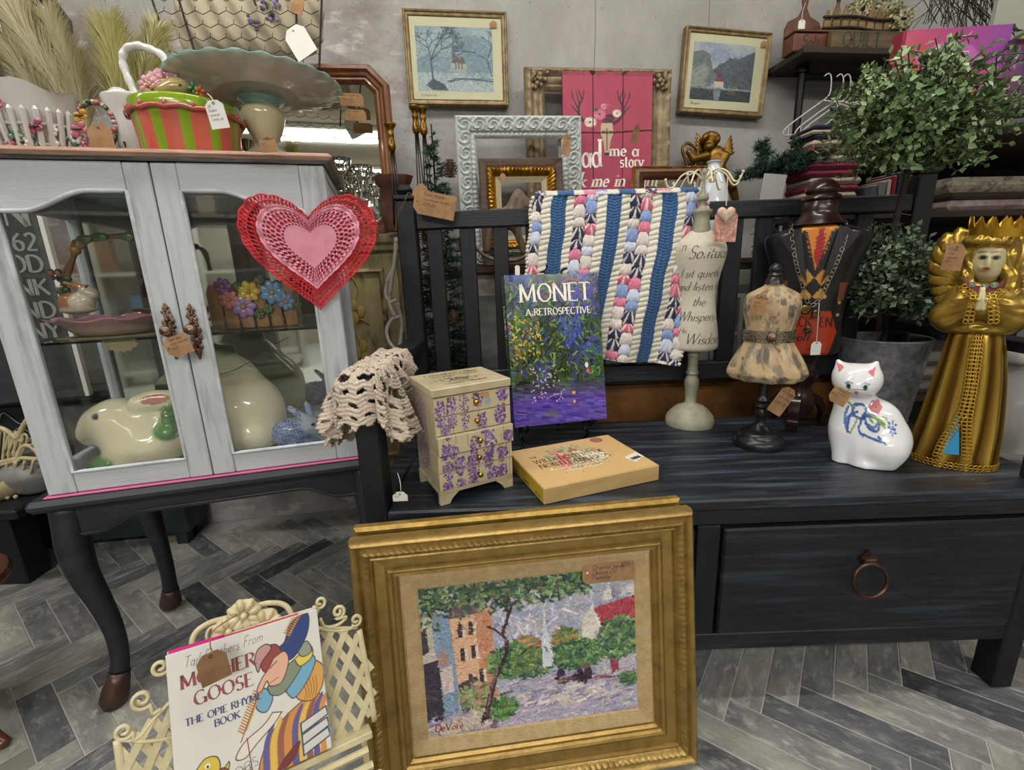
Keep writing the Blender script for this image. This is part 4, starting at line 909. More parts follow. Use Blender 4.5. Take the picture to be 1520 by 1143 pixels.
for dx, y, r0 in ((-7, 456, .012), (6, 462, .010), (-1, 484, .009)): mb.lathe([(0, .004), (r0*.7, .004), (r0, .001), (r0, -.001), (0, -.001)], 20, M=np.array(Matrix.Translation((dx*k, -.074, zq(y)))@Matrix.Rotation(pi/2, 4, 'X')))
mb.build('pendants', mat('antique_gold_pendant', '7a6538', r=.35, m=.9, c2='3a2c1c', sc=90), st, smooth=40)
mb = MB()
for tx, a0, y, s_ in (('BLACK  EN', -36, 481, 17), ('golf', -20, 502, 16)):
    text(mb, tx, s_*k*.8, a0*k, zof(X, Y, y), serif=(s_ == 16 and tx[0] == 'B'), slant=0 if tx[0] == 'B' else .3, thick=.16, thin=.08, mp=lambda a, b: (a, -max(0, .055**2*(1-(a/(46*k))**2))**.5*.98-.0016, b-Z0), maxw=66*k)
mb.build('lettering', mat('dark_lettering', '2a0e08', r=.5), st)
ptag('white string tag hanging from the chain of the black suit torso', 1211, 517, Y-.085, 15, 20, m=WT, string=((1212, 508, Y-.085), (1214, 480, Y-.085), (1216, 450, Y-.08)), smat=WS)
# ================================================================= figures and plants on the bench
def faceM(X, Y, Z, add=0): return mtx((X, Y, Z), -math.degrees(math.atan2(X, Y))+add)
def LP(M, px, py, dy=0):      # where the pixel's ray meets the thing's own upright plane, in its coordinates
    n = np.array(M.to_3x3()@Vector((0, 1, 0))); p0 = np.array(M@Vector((0, dy, 0))); q = M.inverted()@Vector(PL(px, py, p0, n)); return q.x, q.z
# ---- cat
X, Y = PZ(1284, 684, SZ)[:2]; Mc_ = faceM(X, Y, SZ+.0005, 4); k = scl(X, Y, .58)
def E(M, px, py, rx, rz, ry, y=0, col=None, rot=None): x, z = LP(M, px, py, y); return ('e', (x, y, z), (rx*k, ry, rz*k), col, rot)
def Cp(M, a, b, ra, rb, ya=0, yb=0, col=None):
    x, z = LP(M, *a, ya); x2, z2 = LP(M, *b, yb); return ('c', ((x, ya, z), (x2, yb, z2)), (ra*k, rb*k), col)
cat = thing('cat_figurine', 'white glazed ceramic cat painted with a blue bow and pink flower', 'figurine', M=Mc_)
pr = [E(Mc_, 1262, 632, 27, 48, .038), E(Mc_, 1300, 652, 42, 42, .045), E(Mc_, 1292, 622, 36, 32, .036), E(Mc_, 1266, 592, 22, 22, .028), E(Mc_, 1272, 563, 30, 23, .036, -.006), E(Mc_, 1272, 572, 22, 14, .034, -.014),
      Cp(Mc_, (1250, 548), (1244, 536), 9, 2.5, -.004, -.004), Cp(Mc_, (1294, 551), (1301, 539), 9, 2.5, -.004, -.004), Cp(Mc_, (1252, 640), (1246, 690), 13, 10, -.018, -.03), Cp(Mc_, (1276, 645), (1274, 693), 12, 10, -.022, -.036), E(Mc_, 1312, 668, 26, 24, .03, -.024), Cp(Mc_, (1318, 690), (1285, 693), 8, 6, -.03, -.045)]
v, f, _ = blob(pr, .007, .0021, lambda G, D: np.maximum(D, -G[..., 2]+.0005))
cv = Cv(260, 330, 'd9dadb'); x0, z0 = LP(Mc_, 1225, 700); x1, z1 = LP(Mc_, 1350, 530)
def U(px, py): return ((px-1225)/125+ (690-py)*0, (py-530)/170)
def sk(px, py): return px+(py-612)*0, py
B1, B2 = '3d5f98', '6583b4'
def ln(pts, w, c): cv.line([U(*p) for p in pts], w/125, c)
def el(px, py, rx, ry, c, a=0, al=1): cv.ell(*U(px, py), rx/125, ry/125, c, al, a)
for sx in (1262, 1287): el(sx, 562, 5.2, 4.6, 'aab8bd'); el(sx, 562, 3.6, 3.9, '2c5a66'); el(sx, 562, 2, 2.8, '0c1216'); ln([(sx-6, 559), (sx, 556), (sx+6, 558)], 1.2, '55626a')
el(1273.5, 570, 3, 2.5, 'c56a75'); ln([(1273.5, 573), (1273.5, 577)], 1, '8a6a6a'); ln([(1268, 578), (1273, 577), (1279, 578)], .8, 'b0908f')
cv.poly([U(1243, 534), U(1256, 540), U(1247, 547)], 'cf7580'); cv.poly([U(1303, 537), U(1290, 543), U(1299, 549)], 'cf7580')
for p in (((1262, 592), (1258, 600), (1256, 615)), ((1268, 600), (1272, 590), (1284, 588), (1288, 596), (1284, 602)), ((1286, 602), (1296, 600), (1306, 606), (1300, 616), (1288, 612)), ((1270, 603), (1262, 606), (1258, 618), (1262, 626))): cv.line([U(*q) for q in spline([(a, b, 0) for a, b in p], 6)[:, :2]], 3.4/125, B1); cv.line([U(*q) for q in spline([(a, b, 0) for a, b in p], 6)[:, :2]], 1.4/125, B2)
for p in (((1284, 604), (1280, 612), (1278, 622), (1284, 629)), ((1284, 626), (1296, 630), (1312, 632), (1306, 627), (1316, 634)), ((1276, 598), (1266, 602), (1262, 612), (1260, 626)), ((1272, 588), (1268, 592), (1270, 602), (1280, 606), (1286, 603), (1288, 592), (1280, 587), (1272, 588)), ((1286, 603), (1298, 602), (1308, 609), (1304, 620), (1292, 617), (1286, 603))): cv.line([U(*q) for q in spline([(a, b, 0) for a, b in p], 8)[:, :2]], 3/125, B1)
el(1285, 604, 4, 3.5, '2c4a80')
for p in (((1290, 596), (1300, 602), (1316, 615)), ((1276, 606), (1270, 618), (1264, 628)), ((1262, 586), (1268, 590), (1272, 592))): ln(p, 2.2, '7a9a4a')
for q in ((1306, 604, .5), (1313, 609, .7), (1315, 603, .2), (1264, 588, .5), (1296, 607, .8)): el(q[0], q[1], 5, 2, '6f9440', q[2])
for a in range(6): el(1302+6*cos(a*1.05), 590+5.4*sin(a*1.05), 4.4, 4, 'c07784')
el(1302, 590, 2.6, 2.4, 'c8a040'); el(1302, 590, 1.3, 1.3, '7c3440')
for a in range(5): el(1326+5*cos(a*1.25), 611+4*sin(a*1.25), 2.8, 1.6, '4a6fb0', a*1.25)
for a in range(5): el(1327+4*cos(a*1.25+.5), 619+3.4*sin(a*1.25+.5), 2.4, 1.4, '4a6fb0', a*1.25)
# sample the painting through the same upright plane
W0 = LP(Mc_, 1225, 615); 
def paint_front(M, v, cv, box, base):
    P3 = np.array(M)[:3, :3]@v.T+np.array(M)[:3, 3:]; d = P3.T-CAM; w_ = d@_fw; px = 760+FPX*(d@_rt)/w_; py = 571.5-FPX*(d@_up)/w_
    return px, py
mo = np.array(Mc_); Xs = v[:, 0]; Zs = v[:, 2]
# own coordinates of the design: corners of the design rectangle on the cat
gx0, gz0 = LP(Mc_, 1225, 700); gx1, _ = LP(Mc_, 1350, 700); tx0, tz0 = LP(Mc_, 1225, 530); tx1, _ = LP(Mc_, 1350, 530)
vz = np.clip((Zs-gz0)/(tz0-gz0), 0, 1); xa = gx0+(tx0-gx0)*vz; xb = gx1+(tx1-gx1)*vz; uu = (Xs-xa)/(xb-xa)
cc = cv.a[np.clip(((1-vz)*cv.h), 0, cv.h-1).astype(int), np.clip(uu*cv.w, 0, cv.w-1).astype(int)].copy(); cc[v[:, 1] > .0] = rgb('d9dadb')
mb = MB(); mb.add(v, f, cc); mb.build('glazed_body', mat('white_glaze', vc=1, r=.12, coat=.6), cat, smooth=1)
ptag('kraft tag tied round the neck of the white ceramic cat', 1246, 588, Y-.07, 30, 24, roll=28, m=KR, slot='side', lines=('Flowered cat', 'figure Italy', '38-'), string=((1257, 580, Y-.07), (1266, 578, Y-.05), (1284, 579, Y-.045)))

# ---- gold angel
X, Y = PZ(1412, 684, SZ)[:2]; Ma = faceM(X, Y, SZ+.0005, 3); k = scl(X, Y, .6)
GO = mat('antiqued_gold', 'ae9040', r=.27, m=.75, c2='75591f', sc=22, lo=.45, hi=.75, bump=.1, bs=40); GOV = mat('antiqued_gold_fluted', vc=1, r=.27, m=.75)
ang = thing('angel_figurine', 'tall gold crowned angel figurine with praying hands and a blue skirt panel', 'figurine', M=Ma)
edge = [(487, 1414, 1489), (500, 1406, 1492), (520, 1399, 1494), (550, 1389, 1495), (590, 1375, 1493), (630, 1361, 1489), (660, 1349, 1483), (676, 1342, 1480), (684, 1340, 1479)]
E3 = []
for y, a, b in edge: xa, z = LP(Ma, a, y); xb, z2 = LP(Ma, b, y); E3.append(((xa+xb)/2, (z+z2)/2, (xb-xa)/2))
E3 = spline(E3, 6); th = np.linspace(0, 2*pi, 180, endpoint=False); tt = np.linspace(0, 1, len(E3))[:, None]
E3[-1, 1] = .0
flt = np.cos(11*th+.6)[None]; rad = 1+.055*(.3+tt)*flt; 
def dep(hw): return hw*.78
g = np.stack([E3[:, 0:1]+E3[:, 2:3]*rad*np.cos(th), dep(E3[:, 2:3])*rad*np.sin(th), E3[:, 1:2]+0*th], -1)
cc = rgb('6a4a14')+(rgb('b4943e')-rgb('6a4a14'))*np.clip(.55+.6*flt+0*tt, 0, 1)[..., None]  # gold set darker in the flute grooves, paler on the ridges
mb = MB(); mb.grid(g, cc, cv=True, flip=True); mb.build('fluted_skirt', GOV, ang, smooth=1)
zz_, cx_, hw_ = E3[::-1, 1], E3[::-1, 0], E3[::-1, 2]
def sk_(x, z, out=.002): h = np.interp(z, zz_, hw_); c = np.interp(z, zz_, cx_); t = np.clip((x-c)/h, -.995, .995); return (x, -dep(h)*1.055*math.sqrt(1-t*t)-out, z)
def braid(mb, pts, r=.0070, tr=.0013, step=.0080):
    q = np.array(pts); L_ = np.concatenate([[0], np.cumsum(np.linalg.norm(np.diff(q, axis=0), axis=1))]); n = int(L_[-1]/step)
    for i in range(n):
        p = np.array([np.interp((i+.5)*step, L_, q[:, a]) for a in range(3)]); p2 = np.array([np.interp((i+.6)*step, L_, q[:, a]) for a in range(3)]); d = p2-p; d /= np.linalg.norm(d)+1e-9
        s_ = np.cross(d, [0, -1, 0]); s_ /= np.linalg.norm(s_)+1e-9
        for sg in (-1, 1): c = p+s_*sg*r*.55; mb.tube([c+r*.62*(d*cos(a)+s_*sin(a)) for a in np.linspace(0, 2*pi, 9, endpoint=False)], tr, 4, closed=True)
def sp_px(pts, out=.002, n=8): 
    r = []
    for a, b in pts: x, z = LP(Ma, a, b, -.06); r.append((x, z, 0))
    r = spline(r, n); return [sk_(a, b, out) for a, b, _ in r]
mb = MB(); braid(mb, sp_px([(1452, 490), (1444, 540), (1436, 590), (1426, 618), (1401, 655), (1389, 682)])); braid(mb, sp_px([(1455, 490), (1449, 540), (1441, 590), (1436, 622), (1435, 655), (1434, 690)]))
braid(mb, [(E3[-1][0]+E3[-1][2]*1.06*cos(a), dep(E3[-1][2])*1.06*sin(a), .008+.0*a) for a in np.linspace(0, 2*pi, 90)], r=.006)
braid(mb, [(E3[0][0]+E3[0][2]*1.03*cos(a), dep(E3[0][2])*1.03*sin(a), E3[0][1]+.002) for a in np.linspace(0, 2*pi, 60)], r=.005)
tri = [LP(Ma, a, b, -.075) for a, b in ((1422, 618), (1424, 640), (1424, 679), (1398, 677), (1411, 645))]
pn = MB(); pn.add([sk_(a, b, .0012) for a, b in tri], [(0, 1, 2, 4), (4, 2, 3)]); pn.build('blue_skirt_panel', mat('turquoise_felt', '2b86b3', r=.8), ang, label='bright blue triangular skirt panel')
def EA(px, py, rx, rz, ry, y=0, rot=None): x, z = LP(Ma, px, py, y); return ('e', (x, y, z), (rx*k, ry, rz*k), None, rot)
def CA(a, b, ra, rb, ya=0, yb=0): x, z = LP(Ma, *a, ya); x2, z2 = LP(Ma, *b, yb); return ('c', ((x, ya, z), (x2, yb, z2)), (ra*k, rb*k), None)
pr = [EA(1453, 470, 34, 26, .036), EA(1458, 440, 36, 20, .034), CA((1432, 436), (1408, 468), 14, 19, 0, -.015), CA((1408, 470), (1446, 458), 18, 12, -.018, -.058), CA((1486, 438), (1502, 468), 14, 19, 0, -.015), CA((1500, 470), (1466, 458), 18, 12, -.018, -.058), EA(1452, 487, 37, 9, .044), EA(1463, 425, 20, 10, .02)]
v, f, _ = blob(pr, .006, .0026); mb2 = MB(); mb2.add(v, f); mb2.build('bodice', GO, ang, smooth=1)
pr = [EA(1468, 384, 20, 28, .03, -.008), EA(1467, 403, 10, 11, .018, -.018), EA(1467.5, 390, 2.6, 7, .006, -.041), CA((1464, 405), (1463, 430), 10, 12, 0, 0), EA(1463, 398, 5, 2.2, .006, -.036)]
v, f, _ = blob(pr, .0035, .0018); fc = np.tile(rgb('b8ad84'), (len(v), 1))
def spot(px, py, rx, ry, c, yd=-.03):
    x, z = LP(Ma, px, py, yd); d = ((v[:, 0]-x)/(rx*k))**2+((v[:, 2]-z)/(ry*k))**2; m_ = (d < 1) & (v[:, 1] < -.01); fc[m_] = rgb(c)
for ex in (1459, 1478): spot(ex, 382, 5, 3.2, '6f7458'); spot(ex, 382.5, 2.8, 2.6, '23241c'); spot(ex, 374, 6, 1.1, '7a6034')
spot(1463, 398.5, 4, 1.8, '9a4436')
mb2 = MB(); mb2.add(v, f, fc); mb2.build('face', mat('ivory_enamel', vc=1, r=.3), ang, smooth=1)
pr = [EA(1472, 374, 29, 30, .034, .014), EA(1460, 357, 22, 10, .03, -.015), EA(1483, 359, 16, 10, .028, -.015)]
for sd, pts in ((-1, ((1448, 362), (1441, 378), (1444, 396), (1434, 410), (1437, 424), (1428, 433))), (1, ((1491, 362), (1497, 380), (1492, 398), (1500, 410), (1496, 424), (1504, 436)))):
    for a, b in zip(pts, pts[1:]): pr.append(CA(a, b, 8, 8, -.012, -.014)); pr.append(CA((a[0]+sd*6, a[1]), (b[0]+sd*5, b[1]+2), 6, 6, .0, .0))
v, f, _ = blob(pr, .003, .0024); v[:, 1] += .0014*np.sin(v[:, 0]*420+5*np.sin(v[:, 2]*60)); mb2 = MB(); mb2.add(v, f); mb2.build('hair', GO, ang, smooth=1)
cx, cz = LP(Ma, 1484, 347); n = 15; r = 31*k; hz = 25*k; g = []
mb2 = MB(); th = np.linspace(0, 2*pi, n*4, endpoint=False)
top = [hz*(1.0-.5*abs(((i % 4)-2)/2.)) if i % 4 != 0 else hz*.5 for i in range(n*4)]
rows_ = [[(r*cos(a), r*.95*sin(a), 0) for a in th], [(r*1.03*cos(a), r*.98*sin(a), hz*.45) for a in th], [(r*1.08*cos(a), r*1.03*sin(a), hz*(.48+.55*(1-abs((i % 4)-2)/2))) for i, a in enumerate(th)]]
mb2.grid(rows_, cv=True, flip=True); mb2.build('crown', mat('bright_gold', 'b58c2a', r=.25, m=.85), ang, M=mtx((cx, .0, cz-.004), 0, -4, 4), solid=.0018)
def wing(side):
    wm = MB(); base = LP(Ma, 1436 if side < 0 else 1498, 425, .035)
    L = [((1424, 338), 14), ((1404, 346), 15), ((1390, 364), 15), ((1382, 386), 15), ((1379, 408), 15), ((1381, 430), 14), ((1388, 450), 13), ((1396, 466), 12), ((1404, 480), 10)] if side < 0 else [((1516, 350), 15), ((1530, 368), 15), ((1536, 392), 15), ((1538, 416), 14), ((1534, 436), 13), ((1524, 452), 12)]
    for j, (p, wd) in enumerate(L):
        e = LP(Ma, *p, .035); d = np.array([e[0]-base[0], e[1]-base[1]]); Ln = np.linalg.norm(d); d /= Ln; nn = np.array([-d[1], d[0]]); w_ = wd*k; g = []
        for t in np.linspace(0, 1, 9):
            ww = w_*(.55+.5*t)*(1 if t < .8 else math.sqrt(max(.02, 1-((t-.8)/.2)**2))); c = np.array(base)+d*Ln*t
            g.append([(c[0]+nn[0]*ww*s_, .034+j*.0012-.006*(1-s_*s_)-.01*sin(pi*t), c[1]+nn[1]*ww*s_) for s_ in (-1, -.5, 0, .5, 1)])
        wm.grid(g)
    e = LP(Ma, 1398 if side < 0 else 1524, 352, .03)
    for j in range(5):
        t = (j+.5)/5; c = np.array(base)*(1-t)+np.array(e)*t; wm.ball((c[0], .029, c[1]), (.007, .004, .007), 8)
    wm.build('wing', GO, ang, smooth=1, solid=.002)
wing(-1); wing(1)
h = MB(); 
for dx in (-2.2, 2.2):
    a = LP(Ma, 1455+dx*1.4, 460, -.085); b = LP(Ma, 1459+dx*.4, 426, -.085)
    for j in range(4): h.tube(spline([(a[0], -.076-.003*j, a[1]), ((a[0]+b[0])/2, -.079-.003*j, (a[1]+b[1])/2), (b[0], -.076-.0028*j, b[1]-.002*abs(j-1.5))], 5), np.linspace(.0056, .003, 11), 7)
    h.tube(spline([(a[0]+dx*.001, -.080, a[1]+.008), (a[0]+dx*.0012, -.094, a[1]+.022)], 5), .0026, 7)
h.build('praying_hands', mat('ivory_enamel_plain', 'c4b888', r=.3), ang, smooth=1)
cuf = MB(); 
for pts in (((1436, 480), (1440, 462), (1447, 445), (1449, 434)), ((1474, 480), (1474, 462), (1471, 445), (1468, 434))):
    q = spline([(*LP(Ma, a, b, -.075), 0) for a, b in pts], 6); braid(cuf, [(a, -.0835+.012*max(0, (i-12)/6.), b) for i, (a, b, _) in enumerate(q)], r=.0065)
cl = spline([(*LP(Ma, a, b, -.03), 0) for a, b in ((1426, 424), (1440, 436), (1458, 440), (1478, 437), (1494, 426))], 6); braid(cuf, [(a, -.040, b) for a, b, _ in cl], r=.006)
cuf2 = cuf; cuf2.v += mb.v and [x for x in mb.v]; off = cuf.n
cuf2.f += [tuple(i+off for i in q) for q in mb.f]; cuf2.c += mb.c; cuf2.n += mb.n
cuf2.build('braid_trim', mat('braid_gold', 'b38f36', r=.3, m=.8), ang, smooth=1, kind='stuff')
yk = MB(); q = spline([(*LP(Ma, a, b, -.03), 0) for a, b in ((1432, 420), (1446, 428), (1461, 430), (1478, 428), (1490, 420))], 6); yk.grid([[(a, -.030-.004*s_, b+.007-.012*s_) for s_ in (0, .5, 1)] for a, b, _ in q]); yk.build('collar', mat('ruby_cloth', '6b2330', r=.5), ang, solid=.002, label='dark red jewelled collar')
for px, py in ((1443, 422), (1461, 425), (1476, 423)):
    x, z = LP(Ma, px, py, -.036); mb3 = MB(); mb3.tube([(x+.0045*cos(a), -.038, z+.0045*sin(a)) for a in np.linspace(0, 2*pi, 14, endpoint=False)], .0012, 5, closed=True); mb3.ball((x, -.0375, z), (.0036, .002, .0036), 8); mb3.build('collar_jewel', mat('green_gem', '8ba08a', r=.1, m=.4), ang, smooth=1)
ptag('kraft tag on twine hanging over the left wing of the gold angel', 1416, 382, Y-.06, 30, 38, roll=6, lines=('Vintage', 'Angel', 'music box', '40-'), string=((1414, 365, Y-.06), (1404, 362, Y-.055), (1400, 370, Y-.05), (1418, 358, Y-.03)))

# ---- stucco pot with the boxwood topiary
X, Y = PZ(1293, 616, SZ)[:2]; M_ = mtx((X, Y, SZ+.0005)); Z0 = SZ+.0005
pot = thing('plant_pot', 'grey textured round pot holding the boxwood topiary behind the white cat', 'plant pot', M=M_)
mb = MB(); lathe_px(mb, X, Y, [(3, 617), (40, 617), (42, 614), (49, 560), (56, 506), (57.5, 502), (56, 499.5), (52, 501), (50, 512), (48, 530), (3, 531)], Z0, sm=2, n=64); mb.build('stucco_shell', mat('grey_stucco', '8b8b8c', r=.6, c2='66666a', sc=45, bump=1, bs=28), pot, smooth=40)
zs0 = zof(X, Y, 512)-Z0; mb = MB(); mb.lathe([(0, zs0+.004), (.045, zs0+.003), (.088, zs0-.002)], 24); mb.build('soil', mat('dark_moss', '191a14', r=.95, c2='2b2c20', sc=60, bump=1), pot)
GLF = mat('boxwood_leaf', vc=1, r=.45)
def leafy(name, parent, origin, ends, nleaf, L, cols, seed=1, start=.35, wob=.02, sprig=True):
    # ends: list of sprig tips; leaves in pairs along each sprig
    rr = np.random.default_rng(seed); mb = MB(); st = MB(); V_, F_, C_ = [], [], []
    for e in ends:
        o = np.array(origin(e) if callable(origin) else origin, float); e = np.array(e, float); mid = (o+e)/2+rr.normal(0, wob, 3); q = spline([o, mid, e, e+(e-mid)*.1], 7)[:-6]; st.tube(q[::3], .0011, 4, cap=False)
        ln_ = np.linalg.norm(e-o); n = max(3, int(nleaf*(ln_*(1-start))/(L*1.1)));
        for i in range(n):
            t = start+(1-start)*(i+.5)/n; fi = t*(len(q)-1); a = int(fi); p = q[a]+(q[min(a+1, len(q)-1)]-q[a])*(fi-a); d = q[min(a+2, len(q)-1)]-q[max(a-1, 0)]; d /= np.linalg.norm(d)+1e-9
            s_ = np.cross(d, rr.normal(0, 1, 3)); s_ /= np.linalg.norm(s_)+1e-9
            for sg in (-1, 1):
                ax = d*rr.uniform(.2, .8)+s_*sg*rr.uniform(.6, 1); ax /= np.linalg.norm(ax); sd = np.cross(ax, d); sd /= np.linalg.norm(sd)+1e-9; up_ = np.cross(sd, ax); l = L*rr.uniform(.6, 1.15); w_ = l*.33; b = len(V_)
                V_ += [p, p+ax*l*.45+sd*w_+up_*l*.06, p+ax*l-up_*l*.05, p+ax*l*.45-sd*w_+up_*l*.06, p+ax*l*.5-up_*l*.04]; F_ += [(b, b+1, b+4), (b+1, b+2, b+4), (b+2, b+3, b+4), (b+3, b, b+4)]
                c = np.clip(rgb(cols[rr.integers(len(cols))])+rr.normal(0, .025), 0, 1); C_ += [c]*4+[c*.9]
    mb.add(np.array(V_), F_, np.array(C_)); mb.build(name, GLF, parent, kind='stuff', smooth=1); return st
def ballends(c, r, n, seed, low=-.9):
    rr = np.random.default_rng(seed); out = []
    while len(out) < n:
        d = rr.normal(0, 1, 3); d /= np.linalg.norm(d)
        if d[2] < low: continue
        out.append(np.array(c)+d*np.array(r)*rr.uniform(.62, 1.1))
    return out
top = thing('boxwood_topiary', 'two tiered artificial boxwood topiary growing from the grey pot', 'plant', (X, Y, zof(X, Y, 512)+.001)); O = np.array([X, Y, zof(X, Y, 512)+.001])
GC = ('587443', '6b8850', '466035', '7f9a64', '3a542e', 'a0b584', '557240', 'a3b787'); GC2 = ('698060', '80967a', '566e50', '93a58a', '465c3e')
mb = MB(); cu = P(1366, 175, 1.12)-O; clw = P(1312, 405, 1.20)-O; mb.tube(spline([(0, 0, -.0), (.0, 0, .06), clw*1, clw*.5+cu*.5+np.array([.0, 0, 0]), cu], 6), .007, 8); 
k1 = scl(*(O+cu)); k2 = scl(*(O+clw))
s1 = leafy('upper_leaves', top, lambda e: cu+(np.array(e)-cu)*.15, ballends(cu, (126*k1, .15, 88*k1), 560, 5), 1.25, .0185, GC, 5, .3)
s2 = leafy('lower_leaves', top, lambda e: clw+(np.array(e)-clw)*.15, ballends(clw, (62*k2, .10, 70*k2), 210, 6)+ballends(P(1392, 425, 1.2)-O, (50*k2, .08, 55*k2), 150, 7), 1.25, .0175, GC2, 8, .3)
mb.build('trunk', mat('dark_twig', '2a241c', r=.8, bump=.5), top, smooth=1); s1.build('upper_sprigs', mat('green_twig', '3a4428', r=.7), top, kind='stuff'); s2.build('lower_sprigs', mat('green_twig'), top, kind='stuff')

# ---- white ceramic jar at the right end of the bench
X, Y = P(1527, 668, .99)[:2]; X, Y = PZ(1530, 672, SZ)[:2]; M_ = mtx((X, Y+.05, SZ+.0005)); wj = thing('ceramic_jar', 'glossy white rounded ceramic jar at the right end of the bench', 'jar', M=M_)
WG = mat('white_ceramic', 'c9c8c3', r=.12, coat=.5); k = scl(X, Y, .55)
mb = MB(); q = spline([(.03, 0.), (.075, .004), (.088, .012), (.100, .05), (.098, .10), (.078, .15), (.064, .185), (.062, .2)] and [(a, b, 0) for a, b in [(.03, 0.), (.075, .002), (.083, .012), (.098, .06), (.094, .11), (.078, .155), (.066, .185), (.062, .2)]], 5); mb.lathe([(a, b) for a, b, _ in q], 48); mb.build('jar_body', WG, wj, smooth=1)
mb = MB(); q = spline([(.064, .201, 0), (.075, .206, 0), (.076, .212, 0), (.060, .230, 0), (.03, .243, 0), (.001, .247, 0)], 5); mb.lathe([(a, b) for a, b, _ in q], 48); mb.build('lid', WG, wj, smooth=1)
# ================================================================= crochet work and paper doilies
# ---- crochet blanket over the back rail
bl = thing('crochet_blanket', 'blue white and pink striped crochet blanket hanging over the bench back', 'blanket', (.45, YBW, 1.09))
OB = np.array([.45, YBW, 1.09]); NU, NV = 280, 360
def corner(px, py, Y): return P(px, py, Y)-OB
TLc, TRc, BRc, BLc = corner(795, 292, YBW-.012), corner(1040, 286, YBW-.012), corner(1008, 540, YBW-.035), corner(760, 524, YBW-.05)
u = np.linspace(0, 1, NU)[:, None]; v = np.linspace(0, 1, NV)[None]
base = (TLc[None, None]*(1-u)[..., None]*(1-v)[..., None]+TRc*u[..., None]*(1-v)[..., None]+BRc*u[..., None]*v[..., None]+BLc*(1-u)[..., None]*v[..., None])
edgew = .010*np.sin(v*9+1)+.006*np.sin(v*23); base[..., 0] += (u-.5)*2*edgew*.5+.012*np.sin(v*5+.5)*u
sag = .012*np.sin(u*17+v*3)*(.3+v)+.010*np.sin(u*7+2.)*v; base[..., 1] -= sag+.012*np.sin(pi*v)
# stripe layout, one repeat = white | shells | white | blue
per = 78/245.; ph = ((u+.035+.0*v)/per+.27) % 1.; s_v = v*56
hgt = np.zeros((NU, NV)); col = np.zeros((NU, NV, 3)); keep = np.ones((NU, NV), bool)
white, blue = rgb('c9c5b6'), rgb('2c5480'); shell_cols = [rgb(c) for c in ('bf5a76', 'c9c0ba', '27304d', '7d92bd', 'c9c0ba', 'c9758c', '232a44', 'b9bfd0')]
isb = ph > .72; isw = ((ph > .55) & ~isb) | (ph < .15); iss = ~isb & ~isw; PH = ph+0*v
# blue: little chevron stitches
wv = np.abs(np.sin((s_v*2.0+np.abs(((PH-.86)/.14))*1.6)*pi*.5)); hb_ = .0022*wv+.0012*np.cos((PH-.72)/.28*2*pi*3)
hw__ = .0036*np.abs(np.sin(s_v*pi*.55+(PH*8)+.5*np.sin(s_v*.9)))+.001
cell = ((PH-.15)/.20); ci = np.clip(cell.astype(int), 0, 1); sv2 = s_v*.27+ci*.5+.12*np.sin(u*50)+.1*np.sin(s_v*.7); row = np.floor(sv2).astype(int); fx = cell-ci-.5; fy = sv2-row-.5
rpt = np.floor((u+.035)/per+.27).astype(int)+0*row
cidx = (row*3+ci*2+rpt*5+(row*row)%3) % 8; fx = fx*(1.25-.55*(fy+.5)); ang_ = np.arctan2(fx, fy+.75); dist = np.sqrt((fx*1.05)**2+(fy*1.02)**2)*(1-.05*np.abs(np.cos(ang_*9)))
hs_ = .0105*np.sqrt(np.clip(1-(dist/.62)**2, 0, 1))+.0009*np.cos(ang_*16); sc = np.array(shell_cols)[cidx]; sc = np.where(((np.sin(ang_*11+row*2.1) > .55) & (cidx % 2 == 0))[..., None], rgb('c9c0ba'), sc)
I_b, I_w, I_s = isb+0*v > 0, isw+0*v > 0, iss+0*v > 0
hgt = np.where(I_b, hb_, np.where(I_w, hw__, hs_)); nz = rng.normal(0, .022, (NU, NV, 1))
col = np.where(I_b[..., None], blue, np.where(I_w[..., None], white, sc))+nz
keep = ~(I_s & (dist > .63))
pos = base.copy(); pos[..., 1] -= hgt+.002; pos[..., 0] += rng.normal(0, .0004, (NU, NV)); pos[..., 2] += rng.normal(0, .0004, (NU, NV))
# scalloped edges
pos[0, :, 0] -= 0
def gridkeep(pos, col, keep):
    a, b = pos.shape[:2]; I = np.arange(a*b).reshape(a, b); q = np.stack([I[:-1, :-1], I[1:, :-1], I[1:, 1:], I[:-1, 1:]], -1); kk = keep[:-1, :-1] & keep[1:, 1:]; return pos.reshape(-1, 3), q[kk][:, ::-1].tolist(), col.reshape(-1, 3)
YM = mat('soft_yarn', vc=1, r=.9, sheen=.2)
mb = MB(); mb.add(*gridkeep(pos, col, keep)); 
# fold over the rail and down behind
n2 = 60; u2 = np.linspace(0, 1, 120)[:, None]; t = np.linspace(0, 1, n2)[None]; c2 = col[::NU//119][:120]; c2 = c2[:, np.linspace(0, 150, n2).astype(int)]
top = TLc*(1-u2[..., None])+TRc*u2[..., None]+0*t[..., None]; a = np.clip(t*2, 0, 1)*pi; fold = top.copy(); fold[..., 1] += .028*(1-np.cos(a))-.006+0*u2; fold[..., 2] += .014*np.sin(a)-np.clip(t-.5, 0, 1)*2*.16
fold[..., 1] += -.004*np.abs(np.sin(u2*60)); mb.add(*gridkeep(fold, c2, np.ones(c2.shape[:2], bool))); 
o = mb.build('crochet_panel', YM, bl, smooth=1, solid=.004)
